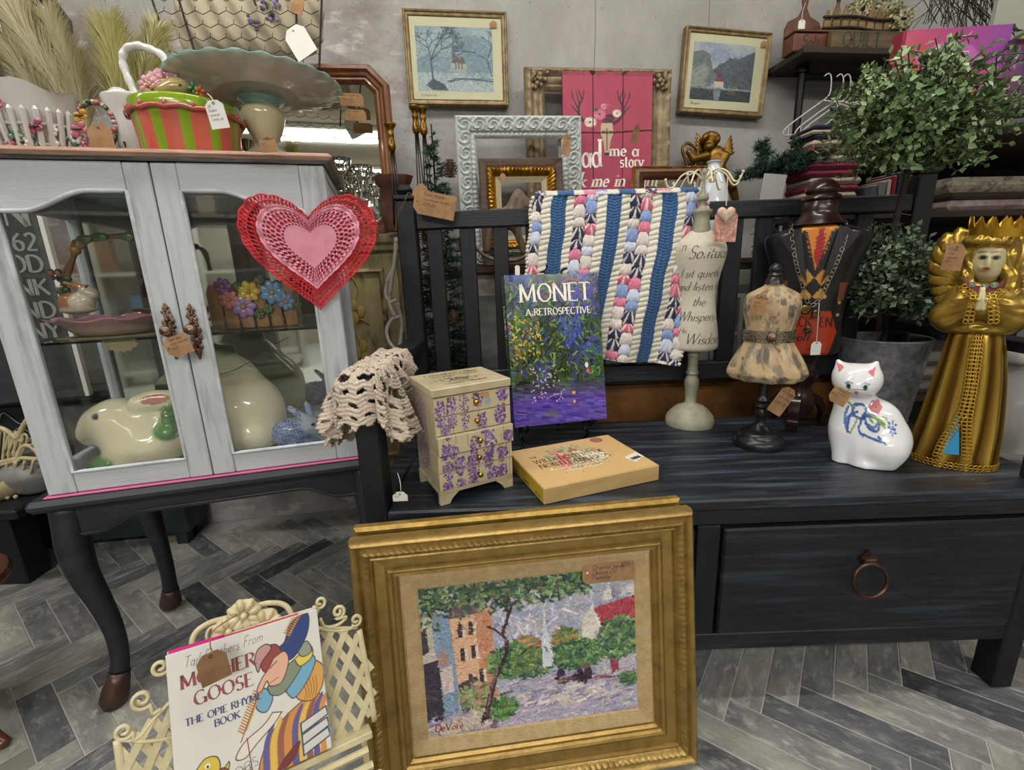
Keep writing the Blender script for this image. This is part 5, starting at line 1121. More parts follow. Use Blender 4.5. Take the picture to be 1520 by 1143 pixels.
# dim backing so that the holes look into the folded layer
mb = MB(); nb = 60; bb = base[::5, ::7]+np.array([0, .012, 0]); mb.grid(bb, col[::5, ::7]*.9, flip=True); mb.build('under_layer', YM, bl, smooth=1)
for sg, lst in ((0, 1), (1, 1)):
    e = pos[0 if sg == 0 else -1]; mbs = MB()
    for i in range(4, NV-4, 9): 
        c = e[i]; mbs.ball((c[0]+(-.002 if sg == 0 else .002), c[1], c[2]), (.006, .005, .0055), 7, np.clip((white if i % 3 else shell_cols[(i//9) % 8])+rng.normal(0, .03), 0, 1))
    mbs.build('shell_edging', YM, bl, smooth=1, kind='stuff')
# ---- cream crochet doily draped over the left armrest
AC = np.array([L0+.020, .815, .757]); dl = thing('crochet_doily', 'cream crochet doily draped over the front of the left armrest', 'doily', AC)
nr, nt_ = 90, 420; r = np.linspace(.004, .196, nr)[:, None]; th = np.linspace(0, 2*pi, nt_, endpoint=False)[None]
cx_, cy_ = r*np.cos(th), r*np.sin(th)+.065
sx = np.clip(cx_, -.03, .034); sy = np.clip(cy_, -.032, .5); dx, dy = cx_-sx, cy_-sy; over = np.hypot(dx, dy); ox, oy = dx/(over+1e-6), dy/(over+1e-6)
ruf = np.sin(th*11+.7)*.55+.45*np.sin(th*17+2); d = over
drop = d*.93; out = .006*np.clip(d/.02, 0, 1)+d*(.16+.20*ruf)
pos = np.stack([sx+ox*out+np.sin(th*23)*d*.03, sy+oy*out, .004-drop+.002*np.sin(th*30)*np.clip(r/.05, 0, 1)], -1); pos[..., 1] += 0
slope = (pos[..., 1]); pos[..., 2] += 0
rn = r/.196; keep = np.ones((nr, nt_), bool)+0*th > 0
def holes(r0, r1, n, w, off=0): 
    f = ((th/(2*pi)*n+off) % 1-.5); rr_ = (rn-(r0+r1)/2)/((r1-r0)/2); return (np.abs(rr_) < 1) & (np.abs(f) < w*np.sqrt(np.clip(1-rr_**2, 0, 1)))
for a in ((.12, .18, 8, .3), (.27, .34, 16, .28), (.43, .55, 14, .40, .5), (.62, .66, 28, .26), (.74, .78, 28, .24, .5), (.86, .89, 42, .22)): keep &= ~holes(*a)
keep &= ~(rn > .965-.03*np.cos(th*42)) 
tex = .0009*np.sin(rn*150)+.0009*np.sin(th*160); pos[..., 2] += np.where(d < .01, tex, 0); pos[..., 0] += np.where(d >= .01, ox*tex*1.6, 0); pos[..., 1] += np.where(d >= .01, oy*tex*1.6, 0)
colr = np.clip(rgb('b9ab9a')+rng.normal(0, .03, (nr, nt_, 1)), 0, 1)*np.ones((1, 1, 3)); pos = np.concatenate([pos, pos[:, :1]], 1); colr = np.concatenate([colr, colr[:, :1]], 1); keep = np.concatenate([keep, keep[:, :1]], 1)
mb = MB(); mb.add(*gridkeep(pos, colr, keep)); mb.build('crochet_cloth', mat('cotton_thread', vc=1, r=.95), dl, smooth=1, solid=.003)
ptag('small white string tag hanging below the cream doily', 594, 737, .80, 22, 15, m=WT, lines=('$4-', 'Doily'), string=((595, 728, .80), (594, 715, .80), (590, 702, .81)), smat=WS, corner=.4)
# ---- red and pink paper heart doilies on the glass door
MH = MCAB.copy(); hx, hz = [float(q) for q in (.553, .984)]
def heart_pts(n): 
    t = np.linspace(0, 2*pi, n, endpoint=False)+pi/n; return np.stack([15.6*np.sign(np.sin(t))*np.abs(np.sin(t))**2.2, 13*np.cos(t)-4.6*np.cos(2*t)-1.7*np.cos(3*t)-.7*np.cos(4*t)+1.8], 1)/16.4
def lace_heart(name, label, m, W_, H_, y, s_in, scal, rowsdef, x0=0, z0=0, ns=50, n=720, yb=0):
    t = thing(name, label, 'paper doily', M=MH@Matrix.Translation((hx+x0, y, hz+z0))); hp = heart_pts(n); s = np.linspace(.02, 1, ns)[:, None, None]
    an = np.arange(n)/n; out_sc = 1+.018*np.abs(np.sin(an*pi*scal))[None, :, None]*np.clip((s-.8)/.2, 0, 1)
    xy = hp[None]*s*out_sc*np.array([W_/2, H_/2]); sn = s[..., 0]+0*an; y_ = -.0035*np.clip((sn-.5)*2, 0, 1)*np.abs(np.sin(an*pi*scal/2))-.0012*np.cos(sn*70)*(sn > s_in)
    pos = np.stack([xy[..., 0], y_, xy[..., 1]], -1); keep = np.ones((ns, n), bool)
    for (a, b, k_, w_, off) in rowsdef:
        f_ = (an*k_+off) % 1-.5; rr_ = (sn-(a+b)/2)/((b-a)/2); keep &= ~((np.abs(rr_) < 1) & (np.abs(f_)[None] < w_*np.sqrt(np.clip(1-rr_**2, 0, 1))))
    pos = np.concatenate([pos, pos[:, :1]], 1); keep = np.concatenate([keep, keep[:, :1]], 1); col = np.zeros(pos.shape)
    mb = MB(); v_, f_, c_ = gridkeep(pos, col, keep); mb.add(v_, f_); mb.add([(0, 0, 0)]+[tuple(p) for p in pos[0, :-1]], [(0, i+1, (i+1) % n+1) for i in range(n)])
    mb.build('lace_paper', m, t, solid=.0004); return t
lace_heart('heart_doily', 'red scalloped paper heart doily behind the pink one on the cabinet door', mat('red_paper', 'c4242f', r=.75, c2='b01f2a', sc=40), .268, .262, -.010, .7, 30, [(.75, .775, 84, .27, 0), (.80, .825, 90, .27, .5), (.85, .875, 96, .27, 0), (.90, .922, 104, .27, .5), (.945, .962, 112, .25, 0)])
lace_heart('heart_doily', 'pink paper heart doily with plain centre laid over the red one', mat('pink_paper', 'd08c9c', r=.75, c2='c88192', sc=30), .198, .190, -.0165, .52, 44, [(.52, .56, 52, .3, 0), (.59, .66, 48, .30, .5), (.68, .755, 56, .28, 0), (.775, .84, 60, .27, .5), (.86, .90, 66, .2, 0)], z0=.009)
ptag('kraft tag tied with twine to the bronze handle of the glass cabinet', 264, 513, .88, 34, 30, roll=-18, yaw=14, slot='side', lines=('Table base', 'china cabinet', '$225'), string=((251, 508, .88), (244, 514, .885), (240, 500, .88), (252, 494, .875)))
# ================================================================= gilded painting leaning on the bench, and the doll bench with its book
GF = mat('gilded_moulding', '9a7f46', r=.36, m=.55, c2='75602f', sc=35, lo=.45, hi=.75, bump=.15, bs=150)
def rope(side, s, t): return .0035*abs(math.sin(s*pi/.011+t*90)) if .018 < t < .031 else 0
pb = np.array([-.280, .632, .0008]); yaw = 6.4; FW, FH = .611, .498
pt = thing('framed_painting', 'large gold framed oil painting of a tree lined street leaning on the bench', 'painting', pb, yaw, 9.0)
mb = MB(); moulding(mb, FW, FH, [(0, 0), (0, .018), (.003, .03), (.007, .034), (.012, .031), (.016, .025), (.019, .026), (.024, .030), (.030, .026), (.033, .022), (.036, .023), (.038, .015), (.055, .0125), (.057, .017), (.062, .020), (.066, .018), (.068, .013), (.073, .014), (.077, .006)], rope, 150); mb.build('frame_moulding', GF, pt, smooth=40)
LN = mat('linen_liner', 'b19a70', r=.9, c2='a48c62', sc=60, bump=.5, bs=300)
mb = MB(); moulding(mb, FW-.154, FH-.154, [(0, .006), (.004, .009), (.027, .0035), (.030, .0015)]); mb.build('linen_liner', LN, pt, M=mtx((.077, 0, .077)))
bx('backing_board', mat('brown_board', '5c4630', r=.9), pt, (.004, .0005, .004), (FW-.004, .006, FH-.004), 0)
cv = Cv(400, 280, 'b2b1bb'); cv.mix(fbm(280, 400, 6, 31)*.8, '8e93a6'); r5 = np.random.default_rng(12)
pl = cv.poly
cv.dabs(500, .06, .012, .06, seed=1, region=(.3, 0, 1, .5), cols=('c9c8cf', 'a6abbb', '9298ab', 'bdb4b4'))
pl([(0, .2), (.14, .16), (.15, .98), (0, 1)], 'b9b2a0'); pl([(.05, .2), (.14, .16), (.15, .9), (.07, .9)], '7f93a8'); pl([(0, .5), (.07, .48), (.08, .95), (0, .98)], '3a3440'); pl([(0, .28), (.025, .26), (.03, .42), (0, .44)], '3d3a40')
pl([(.13, .2), (.31, .16), (.32, .8), (.16, .9)], 'd2a988'); pl([(.24, .2), (.32, .18), (.33, .8), (.26, .82)], 'c08868'); pl([(.13, .14), (.26, .12), (.26, .2), (.13, .22)], '6a4f60')
for x, y in ((.165, .26), (.215, .25), (.17, .42), (.22, .415), (.2, .6), (.25, .58)): pl([(x, y), (x+.018, y), (x+.02, y+.09), (x, y+.09)], '44302f'); pl([(x+.02, y), (x+.032, y), (x+.032, y+.09), (x+.02, y+.09)], 'd8c8b8')
pl([(.15, .66), (.24, .62), (.26, .86), (.16, .92)], '4a3a3c'); pl([(.07, .55), (.13, .52), (.13, .7), (.08, .72)], 'c7b5b0'); pl([(.09, .4), (.12, .52), (.06, .53)], 'a98274'); pl([(.19, .76), (.24, .74), (.25, .88), (.2, .9)], 'c7b8a8')
pl([(.0, .9), (.15, .86), (.30, .84), (.42, .7), (.46, .66), (1, .66), (1, 1), (0, 1)], '9a94a8'); pl([(.28, 1), (.42, .72), (.5, .67), (1, .8), (1, .98), (.6, 1)], 'aaa4b4')
pl([(0, 1), (.3, .98), (.4, .74), (.2, .88), (0, .94)], 'bdb2a4'); pl([(.28, .99), (.40, .72), (.415, .72), (.31, 1)], '6a5068'); cv.line([(.66, .72), (.85, .75), (1, .78)], .014, '84505a')
pl([(.74, .34), (.80, .22), (.83, .44), (.83, .62), (.74, .62)], 'd8cfc4'); pl([(.79, .26), (1, .20), (1, .36), (.84, .40)], 'a8434f'); pl([(.80, .42), (1, .36), (1, .78), (.8, .72)], 'b3adb6'); cv.line([(.79, .25), (.835, .4)], .012, 'e2dacb'); pl([(.85, .15), (.89, .14), (.89, .21), (.85, .22)], 'd6d1cc'); pl([(.96, .13), (1, .12), (1, .18), (.96, .19)], 'd6d1cc')
pl([(.87, .58), (.91, .57), (.91, .72), (.87, .72)], '8c3f50')
for (cx, cy, rx, ry, n, cs) in ((.47, .48, .08, .08, 200, ('b5654a', 'c07a50', '8e7a48', '5c7a4a')), (.40, .55, .11, .12, 420, ('4f7550', '6a8c50', '3a5a48', '7f9a58', '2f4a3c')), (.5, .58, .1, .1, 260, ('55734a', '7c8a4a', '3e5c4a')), (.66, .50, .07, .13, 300, ('8a8a4a', 'a87848', '66824a', '4c6c4a')), (.72, .56, .13, .1, 420, ('44684c', '5f8450', '31503f', '7c965a')), (.92, .48, .1, .15, 420, ('44684c', '5a7a50', '31503f', '8aa068')), (.23, .76, .08, .1, 160, ('7a8a58', '94a06a', '55704a', 'c08a78')), (.35, .86, .06, .08, 120, ('4a7040', '6a9a4c', '35502f')), (.96, .78, .07, .04, 80, ('3f6048', '5f7f50'))):
    for _ in range(n):
        a, d = r5.uniform(0, 2*pi), r5.random()**.6; x, y = cx+rx*d*cos(a), cy+ry*d*sin(a); t = r5.uniform(0, pi); l = .014; cv.line([(x-l*cos(t), y-l*sin(t)), (x+l*cos(t), y+l*sin(t))], .010, np.clip(rgb(cs[r5.integers(len(cs))])+r5.normal(0, .05), 0, 1), .9)
pl([(.545, .62), (.545, .44), (.555, .38), (.562, .22), (.575, .38), (.59, .44), (.6, .62)], 'c9cdd0'); pl([(.56, .3), (.565, .2), (.572, .3)], 'e0d8c8'); cv.ell(.568, .5, .006, .02, '5a6a7a')
for _ in range(900):
    x = r5.random()**1.1*.78; y = abs(r5.normal(0, .085))+.02*r5.random(); 
    if y > .30-.2*x: continue
    t = r5.uniform(0, pi); cv.line([(x-.013*cos(t), y-.013*sin(t)), (x+.013*cos(t), y+.013*sin(t))], .011, np.clip(rgb(('3f5a3c', '56744a', '2c4234', '6f8a52', '8aa07a', '35504a', '5b4a44')[r5.integers(7)])+r5.normal(0, .04), 0, 1))
cv.line([(.265, .93), (.29, .8), (.32, .66), (.38, .5), (.385, .42), (.365, .36), (.40, .24), (.43, .14)], [.03, .024, .02, .018, .016, .012, .010, .006], '3d2c34'); cv.line([(.365, .37), (.33, .32), (.3, .3)], .008, '3d2c34'); cv.line([(.39, .3), (.40, .1)], .008, '3d2c34'); cv.line([(.275, .88), (.30, .72), (.335, .6)], .006, '8a6a70')
for x, y in ((.63, .70), (.72, .72), (.76, .71)): cv.ell(x, y, .022, .045, '3c2c3c'); cv.ell(x, y+.045, .02, .012, '2a2430')
cv.ell(.63, .74, .012, .012, 'a88070'); cv.ell(.75, .65, .028, .014, '6a5a50')
cv.dabs(700, .045, .010, .06, ang=lambda x, y: -.12, seed=6, region=(.36, .70, 1, .99)); cv.dabs(220, .05, .012, .05, ang=lambda x, y: -.15, seed=7, region=(.45, .76, .9, .9), cols=('d6cdbd', 'b3a9ba', '8f8aa4', 'c9bfc0')); cv.dabs(240, .03, .01, .06, seed=9, region=(0, .84, .32, 1)); cv.dabs(2600, .022, .006, .075, seed=10)
for k, ch in enumerate('DEVORE'):
    mbx = MB()
PMt = mat('thick_oil_paint', vc=1, r=.42, bump=.7, bs=220)
sheet('painted_canvas', cv, FW-.214, FH-.214, pt, y=-.0015, x=.107, z=.107, m=PMt)
mb = MB(); text(mb, 'DeVore', .014, .119, .117, thick=.13, thin=.1, serif=False, y=-.0022, slant=.1); mb.build('signature', mat('red_oil_paint', '9c2b33', r=.5), pt)
Mp = pt.matrix_world
def on_frame(px, py, off): q = Mp@Vector((0, off, 0)); n = np.array(Mp.to_3x3()@Vector((0, 1, 0))); return PL(px, py, q, n)
c = on_frame(903, 849, -.006); tg = thing('price_tag', 'large kraft tag with handwriting tucked over the corner of the street painting', 'tag', M=Matrix.Translation(Vector(c))@Mp.to_3x3().to_4x4()@Matrix.Rotation(R(1), 4, 'Y'))
mb = MB(); w2, h2 = .049, .019; mb.prism([(-w2, -h2+.006), (-w2+.006, -h2), (w2, -h2), (w2, h2), (-w2+.006, h2), (-w2, h2-.006)], -.0006, .0006); mb.build('card', KR, tg)
mb = MB(); text(mb, '$195-', .008, w2-.004, h2-.010, mono=True, thin=.1, serif=False, slant=.2, align='r', y=-.0009)
for i, tx in enumerate(('Original James', 'Devore Oil', 'Painting')): text(mb, tx, .0085, -w2+.018, h2-.012-.0095*i, mono=True, thin=.1, serif=False, slant=.3, y=-.0009)
mb.build('handwriting', INK, tg)
mb = MB(); mb.lathe([(0, .0003), (.0016, .0003), (.0022, 0)], 14, M=np.array(mtx((-w2+.009, -.0008, .002))@Matrix.Rotation(pi/2, 4, 'X'))); mb.build('eyelet', WT, tg)
# a second gold frame stacked behind
p2 = thing('gold_frame', 'second gold frame standing directly behind the street painting', 'frame', M=mtx((-.283, .670, .0008), 6.2, 8.2)); mb = MB(); moulding(mb, .603, .502, [(0, 0), (0, .016), (.006, .022), (.012, .020), (.02, .014), (.05, .010)]); mb.build('frame_moulding', mat('bright_gilding', 'b3944e', r=.33, m=.6, c2='8f7336', sc=30), p2)
mb = MB(); mb.box((.03, -.002, .03), (.573, .002, .472)); mb.build('back_paper', mat('brown_board'), p2)

# ---- cream metal doll bench with lattice, holding the nursery rhyme book
CI = mat('cream_enamelled_iron', 'c7bc98', r=.45, c2='b5a982', sc=25)
Mb, bw, bh = planeM((264, 1215), (497, 1108), P(232, 1003, .46), 32, 20, TL=(232, 1003)); bw2 = .174; bh = .186
top_off = Mb.inverted()@Vector(P(232, 1003, .46))
dbM = Mb@Matrix.Translation((0, .022, 0)); db = thing('doll_bench', 'cream metal doll bench with lattice back scrolls and three flowers', 'doll bench', M=dbM)
def D(px, py): n = np.array(dbM.to_3x3()@Vector((0, 1, 0))); q = dbM.inverted()@Vector(PL(px, py, np.array(dbM.translation), n)); return np.array([q.x, 0., q.z])
def tb(name, pts, r=.0034, n=8, par=db): mb = MB(); q = spline([D(*p) for p in pts], 6); mb.tube(q, r, n, flat=.7); return mb.build(name, CI, par, smooth=1)
def curl(name, px, py, R0, a0, turns, start, par=db):      # spiral scroll ending a stem
    c = D(px, py); th = np.linspace(0, turns*2*pi, 34); q = [c+np.array([R0*(1-t/(turns*2*pi)*.8)*cos(a0+t), 0, R0*(1-t/(turns*2*pi)*.8)*sin(a0+t)]) for t in np.abs(th)*np.sign(turns)] if turns > 0 else [c+np.array([R0*(1-t*.8)*cos(a0-t*abs(turns)*2*pi), 0, R0*(1-t*.8)*sin(a0-t*abs(turns)*2*pi)]) for t in np.linspace(0, 1, 34)]
    pre = [D(*p) for p in start]; q = np.vstack([spline(pre+[q[0]], 6)[:-1], q]); mb = MB(); mb.tube(q, .0036, 8, flat=.7); mb.build(name, CI, par, smooth=1)
curl('scroll', 184, 1085, .010, -.6, -1.3, ((318, 1060), (260, 1092), (205, 1100)))
curl('scroll', 211, 1038, .012, -.9, -1.4, ((240, 1052), (228, 1058)))
curl('scroll', 238, 990, .010, -.5, -1.3, ((262, 1004), (250, 1002)))
curl('scroll', 475, 894, .009, 3.4, 1.3, ((456, 918), (468, 912), (472, 905))); curl('scroll', 502, 908, .010, 4.2, 1.5, ((475, 918), (482, 930), (500, 928), (514, 916))); curl('scroll', 528, 920, .009, 3.9, 1.3, ((462, 932), (500, 936), (522, 932)))
tb('top_rail', [(176, 1098), (205, 1095), (235, 1060), (300, 1000), (380, 960), (460, 934), (530, 932)], .0034)
tb('arch', [(285, 985), (287, 945), (310, 925), (345, 915), (362, 905), (400, 895), (425, 900), (438, 925)], .0036); tb('arch', [(330, 960), (308, 950), (312, 932), (335, 928)], .003); tb('arch', [(412, 915), (405, 905), (385, 908), (384, 915)], .003)
tb('side_post', [(174, 1098), (180, 1143), (190, 1230)], .0045); tb('side_post', [(533, 935), (545, 1000), (556, 1070)], .0045)
# lattice slats, each a flat strip
def slat(a, b, w=.0045, y=0): 
    A, B = D(*a), D(*b); d = B-A; d /= np.linalg.norm(d); s_ = np.cross(d, [0, 1, 0])*w; mb = MB(); v = [A-s_, A+s_, B+s_, B-s_]; mb.add([(*q[[0]], y-.0008, q[2]) for q in v]+[(*q[[0]], y+.0008, q[2]) for q in v], [(0, 1, 2, 3), (7, 6, 5, 4), (0, 4, 5, 1), (1, 5, 6, 2), (2, 6, 7, 3), (3, 7, 4, 0)]); mb.build('lattice_slat', CI, db)
for a, b in (((478, 935), (556, 1032)), ((505, 935), (552, 994)), ((470, 962), (550, 1062)), ((478, 1010), (530, 1078)), ((486, 1056), (512, 1092)), ((176, 1112), (262, 1205)), ((200, 1090), (268, 1165)), ((226, 1066), (262, 1108))): slat(a, b)
for a, b in (((492, 936), (476, 975)), ((512, 935), (478, 1028)), ((531, 940), (484, 1068)), ((540, 985), (500, 1096)), ((548, 1030), (528, 1084)), ((258, 1046), (198, 1190)), ((262, 1092), (222, 1190)), ((226, 1066), (182, 1150))): slat(a, b, y=-.0018)
for (px, py, rr_) in ((362, 912, .0225), (392, 926, .022), (340, 936, .022)):
    c = D(px, py); mb = MB()
    for a in range(8):
        an = a*pi/4+.2; p0 = c+np.array([cos(an), 0, sin(an)])*rr_*.58; g = []
        for s_ in np.linspace(.05, 1, 4): g.append([(p0[0]+s_*rr_*(.42*cos(t)*cos(an)-.27*sin(t)*sin(an)), -.006-.004*(1-s_**2)+.003*(s_ > .8), p0[2]+s_*rr_*(.42*cos(t)*sin(an)+.27*sin(t)*cos(an))) for t in np.linspace(0, 2*pi, 14, endpoint=False)])
        mb.grid(g, cv=True, flip=True)
    mb.ball((c[0], -.009, c[2]), (rr_*.2, .005, rr_*.2), 10); mb.lathe([(rr_*.9, 0), (rr_*.9, .003), (0, .004)], 20, M=np.array(mtx((c[0], -.001, c[2]))@Matrix.Rotation(pi/2, 4, 'X'))); mb.build('flower', CI, db, smooth=1, fixn=True)
a_, b_ = D(420, 1143), D(556, 1068); d_ = (b_-a_)/np.linalg.norm(b_-a_); Z_ = a_[2]-.004
mb = MB(); mb.box((-.06, -.022, -.012), (bw2+.055, .003, -.0025), bev=.001); mb.build('seat_rail', CI, db)
mb = MB()
inv = db.matrix_world.inverted(); 
for nm, x, y0_ in (('leg', -.05, 0), ('leg', bw2+.045, 0), ('front_leg', -.05, -.10), ('front_leg', bw2+.045, -.10)):
    w0 = db.matrix_world@Vector((x, y0_, -.012)); w1 = Vector((w0.x, w0.y, .001)); mb = MB(); mb.tube([tuple(inv@w0), tuple(inv@((w0+w1)/2)), tuple(inv@w1)], .0045, 8); mb.build(nm, CI, db, smooth=1)
for j in range(4): mb = MB(); q0 = [inv@(db.matrix_world@Vector((x, -.003, -.010))+Matrix.Rotation(R(32), 3, 'Z')@Vector((0, -.024*j-.002, -.003))) for x in (-.05, bw2+.045)]; mb.tube([tuple(q0[0]), tuple(q0[1])], .005, 6); mb.build('seat_bar', CI, db)
# the book
bk = thing('nursery_book', 'white nursery rhyme picture book with a bonneted woman resting on the cream doll bench', 'book', M=Mb@Matrix.Translation((0, 0, .001)))
cv = Cv(300, 320, 'cfcdc4'); cv.mix(fbm(320, 300, 3, 4)*.1, 'c3c1b6'); pl = cv.poly; r6 = np.random.default_rng(3)
def out(pts, c, k='4a3c34', w=.006): pl(pts, c); cv.line(list(pts)+[pts[0]], w, k)
def bz(pts, n=6): return [tuple(q[:2]) for q in spline([(a, b, 0) for a, b in pts], n)]
out(bz([(.98, .62), (.9, .58), (.7, .66), (.56, .78), (.5, 1.0), (.75, 1.0), (.95, .85)]), 'c9843c')
for i in range(9):
    x = .52+.05*i; pl(bz([(x, 1.), (x+.02, .8-.012*i), (x+.08, .68-.01*i), (x+.11, .67-.01*i), (x+.06, .8-.01*i), (x+.045, 1.)]), ('5a5590', 'd9b24a', '93594c', 'cf8a3c', '5a5590', 'd9b24a', '93594c', '5a5590', 'cf8a3c')[i])
out(bz([(.96, .36), (1.0, .42), (.98, .55), (.9, .62), (.8, .58), (.8, .5), (.88, .42), (.96, .36)]), 'd39a48')
for k in range(5): cv.line(bz([(.84+.025*k, .46), (.86+.02*k, .55), (.84+.02*k, .6)]), .004, '8a5a2c')
out(bz([(.72, .5), (.78, .42), (.88, .3), (.95, .34), (.9, .45), (.78, .56), (.72, .5)]), '6ba3bf'); out(bz([(.52, .45), (.58, .42), (.63, .5), (.58, .58), (.52, .54), (.52, .45)]), '6ba3bf'); out(bz([(.6, .42), (.7, .36), (.8, .3), (.86, .33), (.8, .42), (.7, .5), (.62, .48), (.6, .42)]), '7d8a72'); out(bz([(.8, .3), (.92, .24), (.93, .32), (.84, .36), (.8, .3)]), 'd9c24a'); out(bz([(.82, .24), (.9, .2), (.93, .28), (.86, .3), (.82, .24)]), '8b9584')
out(bz([(.66, .18), (.74, .16), (.80, .04), (.92, .0), (.93, .09), (.88, .2), (.78, .29), (.68, .24), (.66, .18)]), '32457c'); out(bz([(.56, .24), (.6, .16), (.68, .15), (.72, .22), (.7, .3), (.6, .32), (.56, .24)]), '93463f'); out(bz([(.53, .22), (.56, .15), (.62, .13), (.65, .17), (.58, .24), (.55, .3), (.53, .22)]), 'b98a86')
out(bz([(.66, .24), (.74, .22), (.76, .3), (.70, .42), (.62, .42), (.6, .38), (.55, .45), (.53, .42), (.57, .35), (.62, .3), (.66, .24)]), 'd9a488'); cv.line([(.63, .3), (.68, .27)], .006, '5a3c30'); cv.line([(.62, .4), (.68, .38)], .004, '8a4a40')
for (x0, y0, x1, y1) in ((.78, .12, .93, -.08), (.42, .66, .54, .44)):
    for t in np.linspace(0, 1, 16):
        x, y = x0+(x1-x0)*t, y0+(y1-y0)*t; cv.line([(x, y), (x-.03, y-.03)], .008, 'b5793c'); cv.line([(x, y), (x+.028, y-.022)], .008, 'c98d4a')
    cv.line([(x0-.02, y0+.05), (x1, y1)], .006, '7c4a28')
out(bz([(.62, .6), (.55, .66), (.42, .72), (.36, .8), (.42, .82), (.5, .76), (.62, .68), (.68, .62)]), 'd8cfc0'); cv.line([(.44, .7), (.46, .98)], .006, '7c3428')
out(bz([(.16, .97), (.2, .86), (.27, .84), (.32, .8), (.3, .9), (.3, 1.0), (.16, 1.0)]), 'd4b63a'); out(bz([(.12, .77), (.18, .72), (.25, .74), (.26, .82), (.2, .86), (.13, .84), (.12, .77)]), 'd4b63a'); out([(.14, .78), (.0, .86), (.02, .89), (.14, .84)], 'cf7336'); out(bz([(.13, .84), (.2, .87), (.27, .82), (.31, .86), (.25, .93), (.16, .92), (.13, .84)]), 'b04038'); cv.ell(.19, .77, .018, .02, 'd8d8cc'); cv.ell(.19, .775, .007, .01, '1c1c1c')
for _ in range(26): cv.ell(.15+.13*r6.random(), .86+.05*r6.random(), .004, .004, 'e8dcd0')
out([(.26, .95), (.44, .87), (.46, 1.), (.26, 1.)], 'cfcab4', w=.004); 
for i, (y, c) in enumerate(((.72, '2f4a68'), (.80, '2f4a68'), (.87, '2f4a68'))): out([(.8, y+.03), (.99, y-.02), (1., y+.04), (.8, y+.10)], 'c9c6bb', '2f4a68', .01)
out(bz([(.68, .92), (.78, .86), (.74, .95), (.66, 1.), (.6, 1.)]), '7c2f34')
cv.a = cv.a*.88+cv.a.mean(-1, keepdims=True)*.12; bx('page_block', mat('page_edges'), bk, (.002, .0012, .002), (bw2-.003, .012, bh-.002)); bx('back_cover', mat('white_cover_board', 'c6c3b8', r=.5), bk, (0, .0125, 0), (bw2, .0145, bh), .0005); bx('front_cover', mat('white_cover_board'), bk, (0, -.001, 0), (bw2, .001, bh), .0005)
sheet('front_cover_print', cv, bw2-.001, bh-.001, bk, y=-.0014, x=.0005, z=.0005, m=mat('glossy_cover', vc=1, r=.3, coat=.2))
RI = mat('maroon_print', '8a4a48', r=.5); GI = mat('grey_print', '5c5a58', r=.5); NI = mat('slate_print', '4f5576', r=.5)
mb = MB(); text(mb, 'Tail Feathers From', .0125, .017, bh-.021, mono=True, thin=.05, serif=False, slant=.35, y=-.0018, maxw=.088, rot=2); mb.build('script_line', GI, bk)
mb = MB(); text(mb, 'MOTHER', .0165, .054, bh-.045, align='c', y=-.0018, maxw=.09, thick=.2); text(mb, 'GOOSE', .0165, .058, bh-.069, align='c', y=-.0018, maxw=.075, thick=.2); mb.build('title_lettering', RI, bk)
mb = MB(); text(mb, 'THE OPIE RHYME', .0085, .056, bh-.089, align='c', y=-.0018, thick=.2, thin=.08); text(mb, 'BOOK', .0085, .058, bh-.102, align='c', y=-.0018, thick=.2, thin=.08); mb.build('subtitle_lettering', NI, bk)
mb = MB(); text(mb, 'GOOS', .011, .052, .014, y=-.0019, mono=True, thin=.06, serif=False, rot=10); mb.build('picture_lettering', GI, bk)
MG = mat('magenta_ribbon', 'c41f7e', r=.5); bx('page_flap', MG, bk, (.003, .0014, bh-.0025), (.062, .004, bh+.0035), 0, label='bright magenta jacket flap sticking out'); bx('page_flap', mat('coral_flap', 'b84a52', r=.5), bk, (.055, .0014, bh-.0015), (.15, .003, bh+.0018), 0, label='coral jacket flap edge')
ptag('blank brown kraft tag hanging on twine over the nursery rhyme book title', 317, 990, .468, 38, 44, roll=-4, yaw=32, tilt=18, m=KRD, string=((316, 970, .466), (312, 955, .47), (318, 935, .49), (352, 912, .50)))
# ================================================================= on and along the back wall
def wallM(BL, BR, TL, off=.01, tilt=0): return planeM(BL, BR, WP-WN*off, WY, tilt, TL)
GW = mat('gold_and_taupe_frame', '75623f', r=.45, m=.35, c2='93805a', sc=30, c3='5f5345', sc3=50)
def strip_sheet(name, cv, x, z, w, h, par, y=-.004): return sheet(name, cv, w, h, par, x=x, z=z, y=y, m=mat('matt_print', vc=1, r=.6))
cv = Cv(150, 130, 'b4c0c2'); cv.mix(fbm(130, 150, 5, 41)*.9, '7d919c'); cv.poly([(.0, .5), (.2, .42), (.4, .48), (.55, .18), (.75, .12), (1, .22), (1, .7), (0, .7)], '6f8691', .6); cv.poly([(.0, .72), (1, .78), (1, 1), (0, 1)], 'aab6b8', .7)
cv.dabs(500, .05, .01, .06, seed=2)
def tree(cv, x, y, L, a, w, d, c='3d4f5c', r_=random.Random(3)):
    x2, y2 = x+L*cos(a), y-L*sin(a); cv.line([(x, y), (x2, y2)], [w, w*.7], c)
    if d: 
        for k in range(3): tree(cv, x2, y2, L*r_.uniform(.55, .8), a+r_.uniform(-.75, .75), w*.62, d-1, c, r_)
tree(cv, .2, .82, .3, 1.62, .022, 5); tree(cv, .98, .75, .26, 1.8, .014, 4)
cv.poly([(.44, .68), (.44, .5), (.56, .44), (.64, .54), (.64, .7)], 'a9a99c'); cv.poly([(.44, .54), (.48, .46), (.6, .45), (.64, .56), (.5, .56)], '6a5f5c'); cv.poly([(.46, .5), (.47, .34), (.485, .1), (.5, .34), (.51, .5)], '55636c')
for x in (.5, .54, .58): cv.poly([(x, .56), (x+.015, .56), (x+.015, .65), (x, .65)], '4f5c62')
